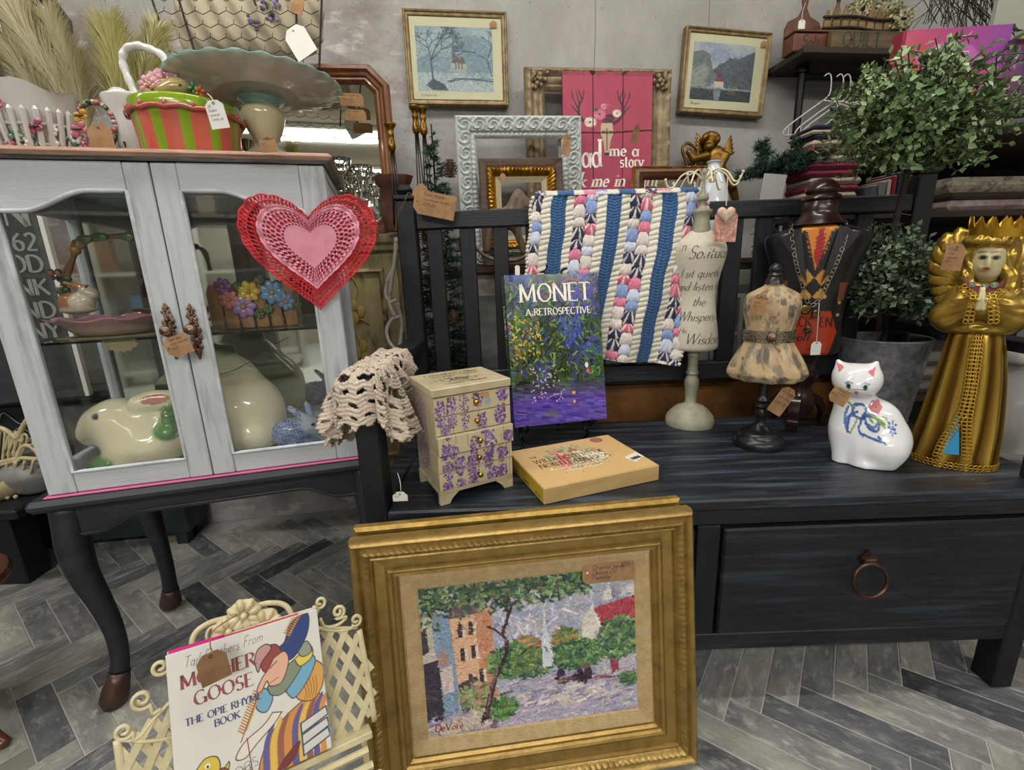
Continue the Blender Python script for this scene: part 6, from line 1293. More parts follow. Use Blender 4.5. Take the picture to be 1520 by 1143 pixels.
cv.line([(.4, .84), (.6, .79), (1, .83)], .02, '4a5a64'); cv.line([(.45, .79), (1, .79)], .01, '59696f'); cv.poly([(.2, .8), (.34, .88), (.4, .98), (.2, .98), (.1, .9)], '47545c'); cv.poly([(.3, .82), (.45, .88), (.7, 1), (.5, 1)], 'a9b3b6', .7)
cv2 = Cv(110, 120, '8f9fb4'); cv2.mix(np.clip(fbm(120, 110, 4, 9)*2.4-1, 0, 1), 'c2c2bc'); pl = cv2.poly
pl([(0, .18), (.15, .14), (.28, .2), (.32, .4), (.46, .62), (.3, .76), (0, .74)], '70777a'); pl([(.34, .46), (.5, .32), (.62, .24), (.72, .26), (1, .1), (1, .78), (.5, .76)], '566069'); pl([(.0, .5), (.2, .36), (.3, .5), (.2, .7), (0, .72)], '8f9490'); cv2.dabs(420, .07, .012, .07, ang=lambda x, y: 2.2 if x < .35 else .9, seed=4, region=(0, .2, 1, .76))
pl([(.0, .76), (1, .8), (1, 1), (0, 1)], '39444e'); cv2.dabs(150, .08, .012, .06, ang=lambda x, y: 0, seed=5, region=(0, .8, 1, 1)); pl([(.38, .76), (.38, .64), (.54, .64), (.54, .78)], 'c9c4b4'); pl([(.38, .66), (.46, .54), (.56, .66)], '84414a'); pl([(.44, .57), (.47, .48), (.5, .57)], '6a4a4c'); pl([(.38, .82), (.5, .82), (.48, .98), (.40, .98)], '9fb0b8', .7); pl([(.08, .68), (.26, .68), (.26, .77), (.08, .77)], '8f9490'); cv2.line([(.0, .78), (.7, .8)], .015, 'a9aaa2'); pl([(.58, .84), (.8, .85), (.76, .89), (.62, .88)], '5a5a4c')
cv.dabs(900, .03, .006, .10, seed=12); cv.dabs(160, .02, .006, .05, seed=13, region=(0, .2, 1, 1), cols=('c2cac8', '5d707c', '45535e')); cv2.dabs(700, .03, .007, .09, seed=14); cv2.dabs(90, .02, .008, .05, seed=15, region=(0, .74, 1, .84), cols=('c2c2bc', '4a4f4c', '8a8a80'))
for nm, lab, px, im, iw, sgn in (('framed_print', 'gold framed grey blue print of a church and bare trees on the wall', ((607, 156), (755, 158), (593, 13)), cv, ((615, 38), (733, 137)), 'Stiftskirche'), ('framed_print', 'gold framed print of a mountain lake with a red roofed chapel on the wall', ((1007, 167), (1130, 175), (1015, 38)), cv2, ((1031, 61), (1112, 153)), 'Bergsee')):
    M, w_, h_ = wallM(*px, off=.028); t = thing(nm, lab, 'picture', M=M); mb = MB(); moulding(mb, w_, h_, [(0, -.02), (0, .006), (.003, .009), (.006, .008), (.009, .004), (.014, .003), (.016, .0045), (.019, .001)]); mb.build('frame_moulding', GW, t, smooth=30)
    bx('mat_board', mat('cream_mat_board', 'd0cbac', r=.8), t, (.01, -.0005, .01), (w_-.01, .006, h_-.01), 0)
    q = [M.inverted()@Vector(PL(a, b, np.array(M.translation), np.array(M.to_3x3()@Vector((0, 1, 0))))) for a, b in iw]; x0, x1, z0, z1 = q[0].x, q[1].x, q[1].z, q[0].z
    sheet('printed_picture', im, x1-x0, z1-z0, t, x=x0, z=z0, y=-.0009, m=mat('matt_print', vc=1, r=.6)); mb = MB(); text(mb, sgn, .010, x0+.004, z0-.016, mono=True, thin=.08, serif=False, slant=.4, y=-.0012); mb.build('pencil_title', mat('grey_print'), t)
    bx('picture_glass', pane_mat(), t, (.017, -.0022, .017), (w_-.017, -.0018, h_-.017), 0); mb = MB(); mb.tube([(w_/2, .02, h_-.005), (w_/2+.002, .024, h_+.05)], .0006, 4); mb.build('hanging_wire', WS, t)
    tag(thing('price_tag', 'small kraft sticker on the glass of the '+('church' if im is cv else 'mountain lake')+' print', 'tag', M=M@mtx((w_-.045 if im is cv else w_-.03, -.004, h_-.037), roll=-12)), 'small kraft sticker on the glass of the '+('church' if im is cv else 'mountain lake')+' print', 'tag')
    MB().prism([(-.012, -.008), (.009, -.011), (.013, .004), (.002, .012), (-.010, .007)], -.0004, .0006).build('sticker', KR, [o for o in COL.objects if o.name.startswith('price_tag')][-1] if False else bpy.data.objects[sorted([o.name for o in COL.objects if o.name.startswith('price_tag') and not o.children])[0]])

# ---- sideboard behind the bench, frames stand on it
sbz = P(735, 396, 1.62)[2]; sb = thing('sideboard', 'distressed white sideboard with brown top hidden behind the slatted bench back', 'sideboard', M=mtx((-.16, 1.52, 0), WY)); SW = 1.18
bx('top', mat('red_brown_wood', '4a2e20', r=.5, c2='6a442e', sc=10, st=(.5, 6, 6)), sb, (-.01, -.01, sbz-.02), (SW+.01, .21, sbz), .003); WD = mat('chippy_white', '99968e', r=.7, c2='6b665e', sc=14, lo=.5, hi=.7)
bx('carcass', WD, sb, (0, .01, .06), (SW, .2, sbz-.0205), 0)
for i in range(4): d = bx('door', WD, sb, (.01+i*.292, .0, .08), (.295+i*.292, .0098, sbz-.04)); bx('door_panel', mat('grey_green_panel', '6f736b', r=.7, c2='5b5e58', sc=10), d, (.05+i*.292, -.004, .13), (.255+i*.292, -.0002, sbz-.09), .003)
for x in (.0, SW-.04): 
    for y in (.012, .15): bx('foot', WD, sb, (x, y, .0), (x+.04, y+.04, .0598))
def std(name, label, BL, BR, TL, off, cat='frame'):
    M, w_, h_ = wallM(BL, BR, TL, off=off); q = M.translation.copy(); q.z = sbz+.001; h_ += M.translation.z-q.z; M2 = mtx(tuple(q), WY, 2.0); t = thing(name, label, cat, M=M2); return t, w_, h_
# ornate beige frame behind the pink sign
t, w_, h_ = std('ornate_frame', 'large antiqued cream frame with carved corners behind the pink plank sign', (786, 400), (985, 400), (780, 98), .08); nz_ = fbm(400, 400, 60, 5, 2)
def carve(amp, per, lo, hi): return lambda side, s, t: amp*(.5+.5*math.sin(s*2*pi/per+5*math.sin(t*260)+side))*(.6+.4*math.sin(t*400+s*90)) if lo < t < hi else 0
AG = mat('antiqued_cream_gold', '8f7f64', r=.5, m=.15, c2='6b5638', sc=40, lo=.45, hi=.7, c3='a8977c', sc3=18)
mb = MB(); moulding(mb, w_, h_, [(0, 0), (0, .018), (.008, .03), (.016, .034), (.024, .026), (.03, .02), (.034, .021), (.044, .018), (.05, .012), (.058, .016), (.066, .010), (.07, .004)], carve(.006, .03, .006, .02), 120); mb.build('frame_moulding', AG, t, smooth=50)
rq = random.Random(8)
for cx, cz in ((.02, h_-.02), (w_-.02, h_-.02), (.02, .02), (w_-.02, .02)):
    mb = MB(); sx, sz = (1 if cx < .1 else -1), (1 if cz < .1 else -1)
    for k in range(16): a = k*.42; r0 = .008+.0032*k; mb.ball((cx+sx*r0*abs(cos(a)), -.030-.004*sin(a*2), cz+sz*r0*abs(sin(a))), (.008, .008, .008), 6)
    mb.build('carved_corner', AG, t, smooth=1)
# pink plank sign
t, w_, h_ = std('plank_sign', 'pink three plank sign with antlered skull and reading verse', (838, 400), (962, 400), (824, 101), .125, 'sign'); cvp = Cv(200, 400, '9c3a52'); cvp.mix(fbm(400, 60, 9, 3)[:, np.arange(200)*60//200]*.6, 'b04a62'); cvp.dabs(300, .1, .006, .03, ang=lambda x, y: pi/2, seed=3, region=(0, 0, 1, 1), al=.4)
zr = h_*200/ (w_*400)
def yy(v): return v     # v in 0..1 of the height
for sg in (-1, 1):
    c = .42; f = lambda x, y: (c+sg*x, y)
    cvp.line([f(*p) for p in ((.13, .245), (.20, .225), (.25, .19), (.24, .15), (.20, .115), (.185, .075))][:6], [.03, .028, .024, .02, .014, .008], '3a2c30')
    for a, b in (((.24, .18), (.31, .11)), ((.25, .19), (.33, .15)), ((.235, .145), (.27, .085)), ((.21, .12), (.25, .07)), ((.31, .11), (.32, .08))): cvp.line([f(*a), f(*b)], [.016, .007], '3a2c30')
for x, y, s_, c in ((.30, .235, .07, 'd3ccb6'), (.40, .195, .075, 'c77888'), (.52, .215, .06, '4c2c38'), (.60, .19, .055, 'd3ccb6'), (.47, .235, .05, '5a3040'), (.36, .17, .03, '4a5040'), (.45, .155, .04, 'c78a98'), (.5, .15, .03, 'b85a70')):
    for k in range(9): cvp.ell(x+s_*.5*cos(k*.7), y+s_*.25*sin(k*.7), s_*.5, s_*.26, np.clip(rgb(c)+rq.uniform(-.06, .06), 0, 1), .9)
    cvp.ell(x, y, s_*.25, s_*.13, '4a3a34', .7)
cvp.poly([(.42, .24), (.55, .24), (.56, .29), (.53, .33), (.505, .40), (.465, .40), (.445, .33), (.41, .29)], 'b8a58a'); cvp.ell(.445, .285, .02, .012, '3a2a26'); cvp.ell(.53, .285, .02, .012, '3a2a26'); cvp.line([(.485, .27), (.487, .38)], .016, '7a6450'); cvp.ell(.485, .40, .03, .016, '3a2a26')
PW = w_/3
for k in range(3):
    poly = [(k*PW+.001, 0), ((k+1)*PW-.001, 0), ((k+1)*PW-.001, h_-(.0 if k == 2 else .012)), ((k+1)*PW-(.001 if k == 2 else .014), h_), (k*PW+(.001 if k == 0 else .014), h_), (k*PW+.001, h_-(0 if k == 0 else .012))]
    mb = MB(); mb.prism(poly, -.006, .006); o = mb.build('plank', mat('pink_stained_plank', '9c3a52', r=.6, c2='7c3040', sc=20, st=(4, 4, .5)), t)
    sheet('plank_print', cvp, PW-.004, h_-.014, o, x=k*PW+.002, z=.001, y=-.0066, m=mat('matt_print'), crop=(k/3, 0, (k+1)/3, 1))
mb = MB(); zz = lambda y: (1-y)*h_; kx = w_/133.
def Zp_(py): return h_*(1-(py-101)/299.)
for tx, px, py, sz, st_ in (('Read', 822, 244, 37, 0), ('me a', 898, 228, 19, 0), ('story', 914, 245, 19, 0), ('tuck me in tight', 822, 276, 21, .3)):
    text(mb, tx, sz*kx, (px-829)*kx, Zp_(py), thick=.17, thin=.07, slant=st_, mp=lambda a, b: (a, -.0078, b), maxw=dict(Read=66, story=37).get(tx, 400)*kx if tx != 'tuck me in tight' else 152*kx, bold=1)
mb.build('verse_lettering', WI, t)
mb = MB(); mb.tube([(-.002, -.009, Zp_(190)), (w_*.5, -.010, Zp_(190)-.002), (w_+.002, -.009, Zp_(187))], .0015, 5); mb.build('twine', TW_, t)
ptag('kraft tag hanging on the twine across the pink plank sign', 943, 200, 1.62, 10, 23, roll=15, yaw=7, m=KRD, lines=('18-',))
# white ornate frame
t, w_, h_ = std('ornate_frame', 'white painted frame with carved scroll moulding in front of the pink sign', (688, 400), (862, 397), (679, 172), .17); WO = mat('chalky_white_paint', 'b4bab6', r=.7, c2='8f9794', sc=60, lo=.55, hi=.7)
def scr(side, s, t):
    if t < .006 or t > .058: return 0
    c = (s % .045)/.045-.5; d = math.hypot(c*1.1, (t-.024)/.036-.15); return .0042*math.sin(d*19+math.atan2(t-.024, c*.045)*2) if t < .044 else .002*math.sin(s*420)
pf = [(0, 0), (0, .02)]+[(x, .026-.008*((x-.02)/.04)**2) for x in np.linspace(.003, .044, 16)]+[(.047, .014), (.053, .018), (.058, .016), (.064, .006)]
mb = MB(); moulding(mb, w_, h_, pf, scr, 150); mb.build('frame_moulding', WO, t, smooth=60)
ptag('kraft tag on the right side of the white carved frame', 841, 215, 1.56, 13, 28, roll=6, yaw=7, lines=('Frame', '22-'))
# brown frame with gold and linen frame in it
t, w_, h_ = std('nested_frame', 'wide brown wooden frame holding a bright gold and linen frame', (718, 400), (836, 398), (711, 235), .215)
BRF = mat('taupe_wood', '5f4c40', r=.6, c2='4a3a31', sc=12, st=(.6, 6, 6)); mb = MB(); moulding(mb, w_, h_, [(0, 0), (0, .012), (.004, .016), (.02, .013), (.028, .008)]); mb.build('outer_moulding', BRF, t)
mb = MB(); GB = mat('bright_carved_gold', 'a8781c', r=.3, m=.7, c2='6b4712', sc=60, lo=.5, hi=.7); hh2 = h_-.04; moulding(mb, w_-.05, hh2-.04, [(0, .004), (.001, .018), (.006, .024), (.012, .022), (.017, .018), (.022, .012), (.026, .010)], carve(.006, .012, .0005, .02), 130); o = mb.build('gold_moulding', GB, t, M=mtx((.025, 0, .052)), smooth=60)
mb = MB(); moulding(mb, w_-.102, hh2-.092, [(0, .008), (.004, .010), (.018, .004)]); mb.build('linen_liner', mat('pale_linen', 'a99d7e', r=.9), t, M=mtx((.051, -.001, .078)))
ptag('tiny crumpled kraft tag hanging on string inside the bright gold frame', 746, 263, 1.50, 8, 10, roll=20, hole=False, string=((746, 258, 1.5), (743, 245, 1.5), (741, 236, 1.5)))
# walnut frame with gilt edge, right of the sign
t, w_, h_ = std('walnut_picture_frame', 'small walnut frame with gilt beaded edge below the pink sign', (936, 400), (1042, 398), (931, 247), .2); mb = MB(); moulding(mb, w_, h_, [(0, 0), (0, .014), (.003, .018), (.006, .016)], carve(.003, .008, .001, .008), 110); mb.build('gilt_edge', GB, t)
mb = MB(); moulding(mb, w_-.012, h_-.012, [(0, .0), (0, .014), (.012, .019), (.028, .010), (.032, .006), (.036, .004)]); mb.build('walnut_moulding', mat('walnut', '6b4628', r=.35, c2='4a2d18', sc=8, st=(.6, 6, 6), coat=.3), t, M=mtx((.006, 0, .006)), smooth=30)
# carved wooden horse
HM = faceM(P(752, 360, 1.45)[0], 1.45, sbz+.001); hs = thing('rocking_horse', 'weathered carved wooden rocking horse behind the bench back', 'carving', M=HM); k = scl(0, 1.45, 1.0)
def EH(px, py, rx, rz, ry, rot=None): x, z = LP(HM, px, py); return ('e', (x, 0, z), (rx*k, ry, rz*k), None, rot)
def CH_(a, b, ra, rb, y=0): x, z = LP(HM, *a); x2, z2 = LP(HM, *b); return ('c', ((x, y, z), (x2, y, z2)), (ra*k, rb*k), None)
v, f, _ = blob([EH(747, 328, 28, 12, .022), CH_((765, 325), (772, 300), 12, 9), CH_((770, 294), (788, 306), 8, 5), CH_((771, 290), (768, 284), 4, 2), CH_((727, 330), (724, 372), 6, 4, -.012), CH_((765, 334), (776, 374), 6, 4, -.012), CH_((727, 330), (721, 372), 6, 4, .014), CH_((763, 334), (780, 372), 6, 4, .014), CH_((768, 290), (755, 312), 5, 6), EH(738, 316, 14, 6, .02)], .006, .0035)
mb = MB(); mb.add(v, f); mb.build('horse_body', mat('weathered_wood', '7c6a58', r=.8, c2='5a4c40', sc=18, st=(4, 4, 1), bump=.5), hs, smooth=1)
for y in (-.02, .02): mb = MB(); q = [(*LP(HM, px, py), y) for px, py in ((705, 366), (722, 380), (745, 386), (770, 384), (795, 370))]; mb.tube(spline([(a, c, b-.002) for a, b, c in q], 6), .006, 6); mb.build('rocker', mat('weathered_wood'), hs, smooth=1)
# tall white porcelain vase between the walnut frame and the wall plaque
p = P(1050, 395, 1.5); vs = thing('porcelain_vase', 'slender white porcelain vase with tiny yellow flowers behind the wire hooks', 'vase', (p[0], 1.5, sbz+.001)); mb = MB(); lathe_px(mb, p[0], 1.5, [(3, 397), (22, 396), (24, 370), (26, 330), (24, 300), (19, 275), (13, 258), (9, 248), (9, 243), (11, 240), (8, 239)], sbz+.001, sm=3); mb.build('vase_body', mat('white_porcelain', 'c4cad0', r=.1, coat=.6), vs, smooth=1)
mb = MB(); 
for a, y in ((1046, 262), (1056, 268), (1043, 280), (1058, 290), (1060, 262)): x, z = P(a, y, 1.465)[0]-p[0], P(a, y, 1.465)[2]-sbz; [mb.ball((x+.004*cos(q), -.032-.004*(y > 270), z+.004*sin(q)), (.0035, .002, .0035), 6) for q in np.arange(5)*1.256]
mb.build('painted_flowers', mat('yellow_enamel', 'b8922c', r=.3), vs, smooth=1, kind='stuff')
# cherub wall plaque
p = PL(1052, 250, WP-WN*.05, WN); CMx = mtx(p, 0); ck = thing('cherub_plaque', 'gilded cherub wall plaque playing a harp beside the mountain print', 'wall ornament', M=CMx); k = scl(*p)
def EQ(px, py, rx, rz, ry, y=0, rot=None): x, z = LP(CMx, px, py, y); return ('e', (x, y, z), (rx*k, ry, rz*k), None, rot)
def CQ(a, b, ra, rb, ya=0, yb=0): x, z = LP(CMx, *a, ya); x2, z2 = LP(CMx, *b, yb); return ('c', ((x, ya, z), (x2, yb, z2)), (ra*k, rb*k), None)
pr = [EQ(1055, 209, 11, 12, .026, -.01), EQ(1052, 218, 7, 6, .016, -.025), EQ(1062, 238, 17, 20, .028), EQ(1066, 262, 16, 16, .03), CQ((1048, 232), (1030, 236), 7, 5, -.01, -.02), CQ((1030, 236), (1022, 226), 5, 4, -.02, -.02), CQ((1076, 232), (1068, 250), 7, 5, -.01, -.03), CQ((1058, 266), (1072, 284), 11, 8, -.01, -.02), CQ((1072, 284), (1060, 298), 8, 5, -.02, -.01), CQ((1070, 264), (1086, 276), 10, 7, 0, -.01), CQ((1086, 276), (1092, 296), 7, 5, 0, 0)]
for a in range(14): pr.append(EQ(1055+10*cos(a*.45), 204+8*abs(sin(a*.45))*-1+4, 4, 4, .010, -.026+.006*(a % 3)))
v, f, _ = blob(pr, .0024, .0024); GQ = mat('old_gilt', '7c5a20', r=.35, m=.7, c2='3f2a12', sc=25, lo=.45, hi=.75); mb = MB(); mb.add(v, f); mb.build('cherub_body', GQ, ck, smooth=1)
for sg, tip, root in ((-1, (1035, 196), (1046, 226)), (1, (1088, 198), (1074, 232))):
    mb = MB(); a, b = np.array(LP(CMx, *root)), np.array(LP(CMx, *tip))
    for j in range(5): t_ = j/5; e = b*(1-t_*.5)+a*t_*.5+np.array([sg*.006*j, -.008*j]); d = e-a; s_ = np.array([-d[1], d[0]])/np.linalg.norm(d)*.006; mb.grid([[(a[0]+d[0]*t+s_[0]*q*(1-t**3)*1.4, .012-.01*sin(pi*t)-.002*j, a[1]+d[1]*t+s_[1]*q*(1-t**3)*1.4) for q in (-1, 0, 1)] for t in np.linspace(0, 1, 7)])
    mb.build('wing', GQ, ck, smooth=1, solid=.004)
mb = MB(); q = spline([(*LP(CMx, a, b), 0) for a, b in ((1016, 214), (1011, 222), (1016, 240), (1022, 256), (1028, 252), (1034, 226), (1022, 215), (1016, 214))], 5); mb.tube([(a, -.012, b) for a, b, _ in q], .0055, 7)
for j in range(5): a, b = LP(CMx, 1018+3*j, 218+j), LP(CMx, 1020+2*j, 250); mb.tube([(a[0], -.012, a[1]), (b[0], -.012, b[1])], .0016, 5)
mb.build('harp', GQ, ck, smooth=1)

# ---- yellow distressed cupboard; mirror and candlesticks stand on it
YZ = P(540, 350, 1.52)[2]; cm = planeM((430, 600), (606, 600), P(600, 500, 1.42), WY)[0]; cu = thing('yellow_cupboard', 'pale yellow distressed cupboard with painted leaf panel left of the bench', 'cupboard', M=mtx((-1.08, 1.40, 0), 6)); YP = mat('chippy_yellow_paint', 'a39a6e', r=.6, c2='8f8560', sc=8, c3='5a3f28', sc3=9, st=(3, 3, 1), bump=.3)
bx('carcass', YP, cu, (0, .012, .28), (.77, .24, YZ-.03), 0); bx('top', YP, cu, (-.012, -.014, YZ-.0295), (.782, .25, YZ), .006); bx('top_moulding', YP, cu, (-.006, -.006, YZ-.05), (.776, .0115, YZ-.03), .004)
for y in (.012, .2): bx('leg', YP, cu, (.73, y, 0), (.77, y+.04, .2795), .003)
for x0, x1 in ((.05, .39), (.41, .74)):
    d = bx('door', YP, cu, (x0, -.006, .29), (x1, .0115, YZ-.06), .003); mb = MB(); W_, H_ = x1-x0-.08, YZ-.06-.29-.08; moulding(mb, W_, H_, [(0, .0), (.004, .008), (.010, .010), (.014, .004), (.018, .0)]); mb.build('panel_moulding', mat('rubbed_brown_edge', '6b4a2e', r=.6, c2='a39a6e', sc=14, lo=.45, hi=.6), d, M=mtx((x0+.04, -.0062, .33)))
    mb = MB(); xc = (x0+x1)/2+.03
    for (z0_, s_, fl_) in ((YZ-.20, 1, 1), (YZ-.33, 1.1, -1), (YZ-.47, 1, 1)):
        mb.tube(spline([(xc-.03*fl_*s_, -.008, z0_+.06), (xc-.005*fl_, -.008, z0_+.075), (xc+.012*fl_, -.008, z0_+.04), (xc, -.008, z0_), (xc+.01*fl_, -.008, z0_-.06)], 5), .003, 6, flat=.5)
        for k in range(3): c = (xc+.012*fl_*(1 if k % 2 else -.6), -.008, z0_-.01-.02*k); mb.ball(c, (.012*s_, .002, .018*s_), 8)
    mb.build('painted_leaf_scroll', mat('ochre_leaf_paint', 'a88f4c', r=.6), d, smooth=1)
# white metal scroll leaning between cupboard and bench
wsx = thing('iron_scroll', 'white chipped iron scroll bracket leaning between the cupboard and the bench', 'bracket', P(590, 500, 1.37)); O_ = P(590, 500, 1.37); mb = MB()
for pts, r_ in ((((588, 352), (586, 385), (580, 425), (578, 450), (586, 470)), .006), (((586, 395), (576, 415), (572, 435), (578, 448), (590, 445)), .005), (((590, 520), (578, 508), (574, 490), (582, 474), (594, 470)), .006), (((590, 450), (597, 480), (594, 520), (600, 560), (604, 640)), .006)): mb2 = MB(); mb2.tube(spline([P(a, b, 1.37)-O_ for a, b in pts], 6), r_, 8); mb2.build('scroll', mat('chipped_white_iron', 'b5b3ab', r=.5, c2='8a7c5c', sc=30, lo=.55, hi=.62), wsx, smooth=1)
# oak mirror
OK_ = mat('honey_oak', '7c4c26', r=.35, c2='5a3216', sc=9, st=(3, 3, .5), coat=.3, det=8)
MM, mw_, _h = planeM((330, 352), (598, 352), P(560, 250, 1.58), WY, 0); q = MM.translation; q = Vector((q.x, q.y, YZ+.001)); MMx = mtx(tuple(q), WY, 1.2); mh_ = LP(MMx, 560, 100)[1]; mr = thing('oak_mirror', 'oak framed octagonal mirror standing on the yellow cupboard', 'mirror', M=MMx); cc_ = .055
def octo(e): return [(cc_+e*.4, e), (mw_-cc_-e*.4, e), (mw_-e, cc_+e*.4), (mw_-e, mh_-cc_-e*.4), (mw_-cc_-e*.4, mh_-e), (cc_+e*.4, mh_-e), (e, mh_-cc_-e*.4), (e, cc_+e*.4)]
mb = MB(); mb.grid([[(x, -d, z) for x, z in octo(e)] for e, d in ((0, 0), (0, .02), (.006, .03), (.016, .032), (.022, .024), (.030, .022), (.034, .016), (.040, .018), (.046, .012), (.05, .004))], cv=True); mb.build('oak_frame', OK_, mr, smooth=30, fixn=True)
mb = MB(); mb.add([(x, -.004, z) for x, z in octo(.047)], [tuple(range(8))[::-1]]); mb.add([(x, .0, z) for x, z in octo(.001)], [tuple(range(8))]); mb.build('mirror_glass', mat('silvered_glass', 'd6d8cf', r=.02, m=1), mr, fixn=True)
ptag('upper kraft tag taped to the oak mirror glass', 522, 148, 1.52, 34, 17, roll=2, yaw=7, lines=('Mirror with oak', 'frame 65-'), hole=False); ptag('lower kraft tag taped to the oak mirror glass', 528, 171, 1.52, 30, 15, roll=2, yaw=7, lines=('Buy it now', '50-'), hole=False)
# crystal candlesticks and brass candlesticks on the cupboard
CRY = mat('cut_crystal', 'e8eeee', r=.03, tr=1, ior=1.5)
def crystal(px, ytop, hw, lab):
    p = P(px, 300, 1.44); t = thing('crystal_candlestick', lab, 'candlestick', (p[0], 1.44, YZ+.001), group=None); y0 = ytop; mb = MB()
    lathe_px(mb, p[0], 1.44, [(3, 349), (hw, 348), (hw*.8, 340), (hw*.4, 330), (hw*.55, 320), (hw*.4, 308), (hw*.6, 295), (hw*.4, 285), (hw*.35, ytop+22), (hw*.7, ytop+16), (hw*1.0, ytop+6), (hw*1.05, ytop), (hw*.6, ytop+1), (hw*.4, ytop+10)], YZ+.001, n=12, sm=1); mb.build('faceted_glass', CRY, t)
    for a in range(9): mb = MB(); r_ = hw*.95*scl(p[0], 1.44, 1.1); z = zof(p[0], 1.44, ytop+9)-YZ; mb.lathe([(0, 0), (.004, -.006), (.0025, -.022), (0, -.028)], 6, c=(r_*cos(a*.7), r_*sin(a*.7), z)); mb.build('glass_drop', CRY, t)
crystal(508, 236, 19, 'tallest crystal candlestick with glass drops before the mirror'); crystal(541, 247, 17, 'shorter crystal candlestick with glass drops nearest the mirror frame'); crystal(478, 262, 16, 'crystal candlestick with drops half hidden by the cabinet top')
BRS = mat('aged_brass', '8f6c2c', r=.28, m=.9, c2='5f441c', sc=25)
def brass(px, ytop, lab, Y=1.40):
    p = P(px, ytop+60, Y); t = thing('brass_candlestick', lab, 'candlestick', (p[0], Y, YZ+.001)); mb = MB(); lathe_px(mb, p[0], Y, [(2, ytop+2), (8.5, ytop), (8, ytop+4), (4, ytop+10), (5, ytop+16), (4, ytop+22), (6, ytop+34), (4.5, ytop+40), (2, ytop+43)][::-1], YZ, n=20, sm=2); mb.build('candle_cup', BRS, t, smooth=1)
    z1 = zof(p[0], Y, ytop+40)-YZ
    for k in (-1, 0, 1): mb = MB(); mb.tube([(k*.0035, .0, z1), (k*.009, .002*k, z1*.45), (k*.014, 0, .012)], .0022, 6); mb.build('stem_rod', mat('dark_rod', '2f2a26', r=.3, m=.6), t, smooth=1)
    mb = MB(); mb.lathe([(.0, .014), (.012, .013), (.02, .006), (.026, .004), (.026, 0), (0, 0)], 20); mb.build('base', BRS, t, smooth=40)
brass(584, 184, 'lowest brass candlestick on dark rods beside the oak mirror'); brass(620, 158, 'tall brass candlestick under the church print, left one', 1.50); brass(631, 160, 'tall brass candlestick under the church print, right one', 1.46)
wp = thing('wooden_planter', 'small dark wooden trough standing behind the bench post', 'planter', M=mtx((P(590, 300, 1.37)[0]-.02, 1.36, YZ+.001), 5)); zt = zof(-.3, 1.36, 254)-YZ; mb = MB(); mb.lathe([(.035, 0), (.045, .05), (.04, .12), (.05, zt-.02), (.058, zt), (.05, zt-.002), (.04, zt-.02)], 8, sy=.6); mb.build('carved_wood', mat('dark_carved_wood', '3f241a', r=.4, c2='5a3626', sc=12), wp, smooth=30); wp.location.y = 1.43

# ---- evergreens
def conifer(name, label, base, tip, rb, n, seed, par_z, dark='18241a', cols=('1c3327', '24402f', '16271f', '2e4a36', '1f3a30', '35533c'), h0=0, droop=-.1):
    t = thing(name, label, 'tree' if h0 == 0 else 'garland', tuple(base)); b = np.array(base); ax = np.array(tip)-b; rr = np.random.default_rng(seed); V_, F_, C_ = [], [], []; tw = MB(); tw.tube([(0, 0, 0), tuple(ax*.5), tuple(ax)], [.012, .008, .002], 6)
    for i in range(n):
        u = rr.random()**1.25; u = 1-(1-rr.random())**.6 if h0 == 0 else rr.random(); a = rr.uniform(0, 2*pi); R_ = rb*(1-u)**.75*rr.uniform(.6, 1.1)+.012 if h0 == 0 else rb*rr.uniform(.5, 1.15)*(1-.5*abs(2*u-1)); o = ax*u; d = np.array([cos(a), sin(a), rr.uniform(-.15, .45)+droop]); e = o+d*R_; m_ = int(20+R_*270)
        if i % 3 == 0: tw.tube([tuple(o), tuple(e)], .0014, 3, cap=False)
        for j in range(m_):
            s_ = .25+.75*(j+rr.random())/m_; p = o+(e-o)*s_; nd = d*.7+rr.normal(0, .55, 3); nd /= np.linalg.norm(nd); l = rr.uniform(.014, .026); sd = np.cross(nd, rr.normal(0, 1, 3)); sd /= np.linalg.norm(sd)+1e-9; k = len(V_); V_ += [p-sd*.0015, p+sd*.0015, p+nd*l]; F_ += [(k, k+1, k+2)]; c = np.clip(rgb(cols[rr.integers(len(cols))])+rr.normal(0, .015), 0, 1); C_ += [c, c, c*1.15]
    mb = MB(); mb.add(np.array(V_), F_, np.array(C_)); mb.build('needles', mat('needle_green', vc=1, r=.55), t, kind='stuff'); tw.build('branches', mat('dark_twig'), t, kind='stuff'); return t
b0 = P(665, 560, 1.47); tp_ = P(640, 184, 1.44); conifer('slim_fir_tree', 'slim artificial fir tree with pine cones behind the left bench post', (b0[0], 1.47, 0.0), tp_, .135, 900, 3, 0)
g0 = P(1105, 262, 1.56); g1 = P(1215, 232, 1.52); conifer('fir_garland', 'dark green fir garland over the back rail right of the hooks', g0, g1, .075, 300, 5, 0, h0=1); g0 = P(1135, 295, 1.50); g1 = P(1155, 500, 1.50); conifer('fir_garland', 'hanging fir garland seen between the slats left of the suit torso', g0, g1, .05, 240, 6, 0, h0=1)
for (a, b), lab in (((1132, 210), 'upright fir sprig above the garland on the left'), ((1190, 200), 'upright fir sprig above the garland beside the pipe')): p = P(a, b+45, 1.56); conifer('fir_sprig', lab, p, P(a, b, 1.56), .028, 50, a, 0, h0=1)
CN = mat('pine_cone_brown', '5f4632', r=.7, c2='8a7560', sc=90)
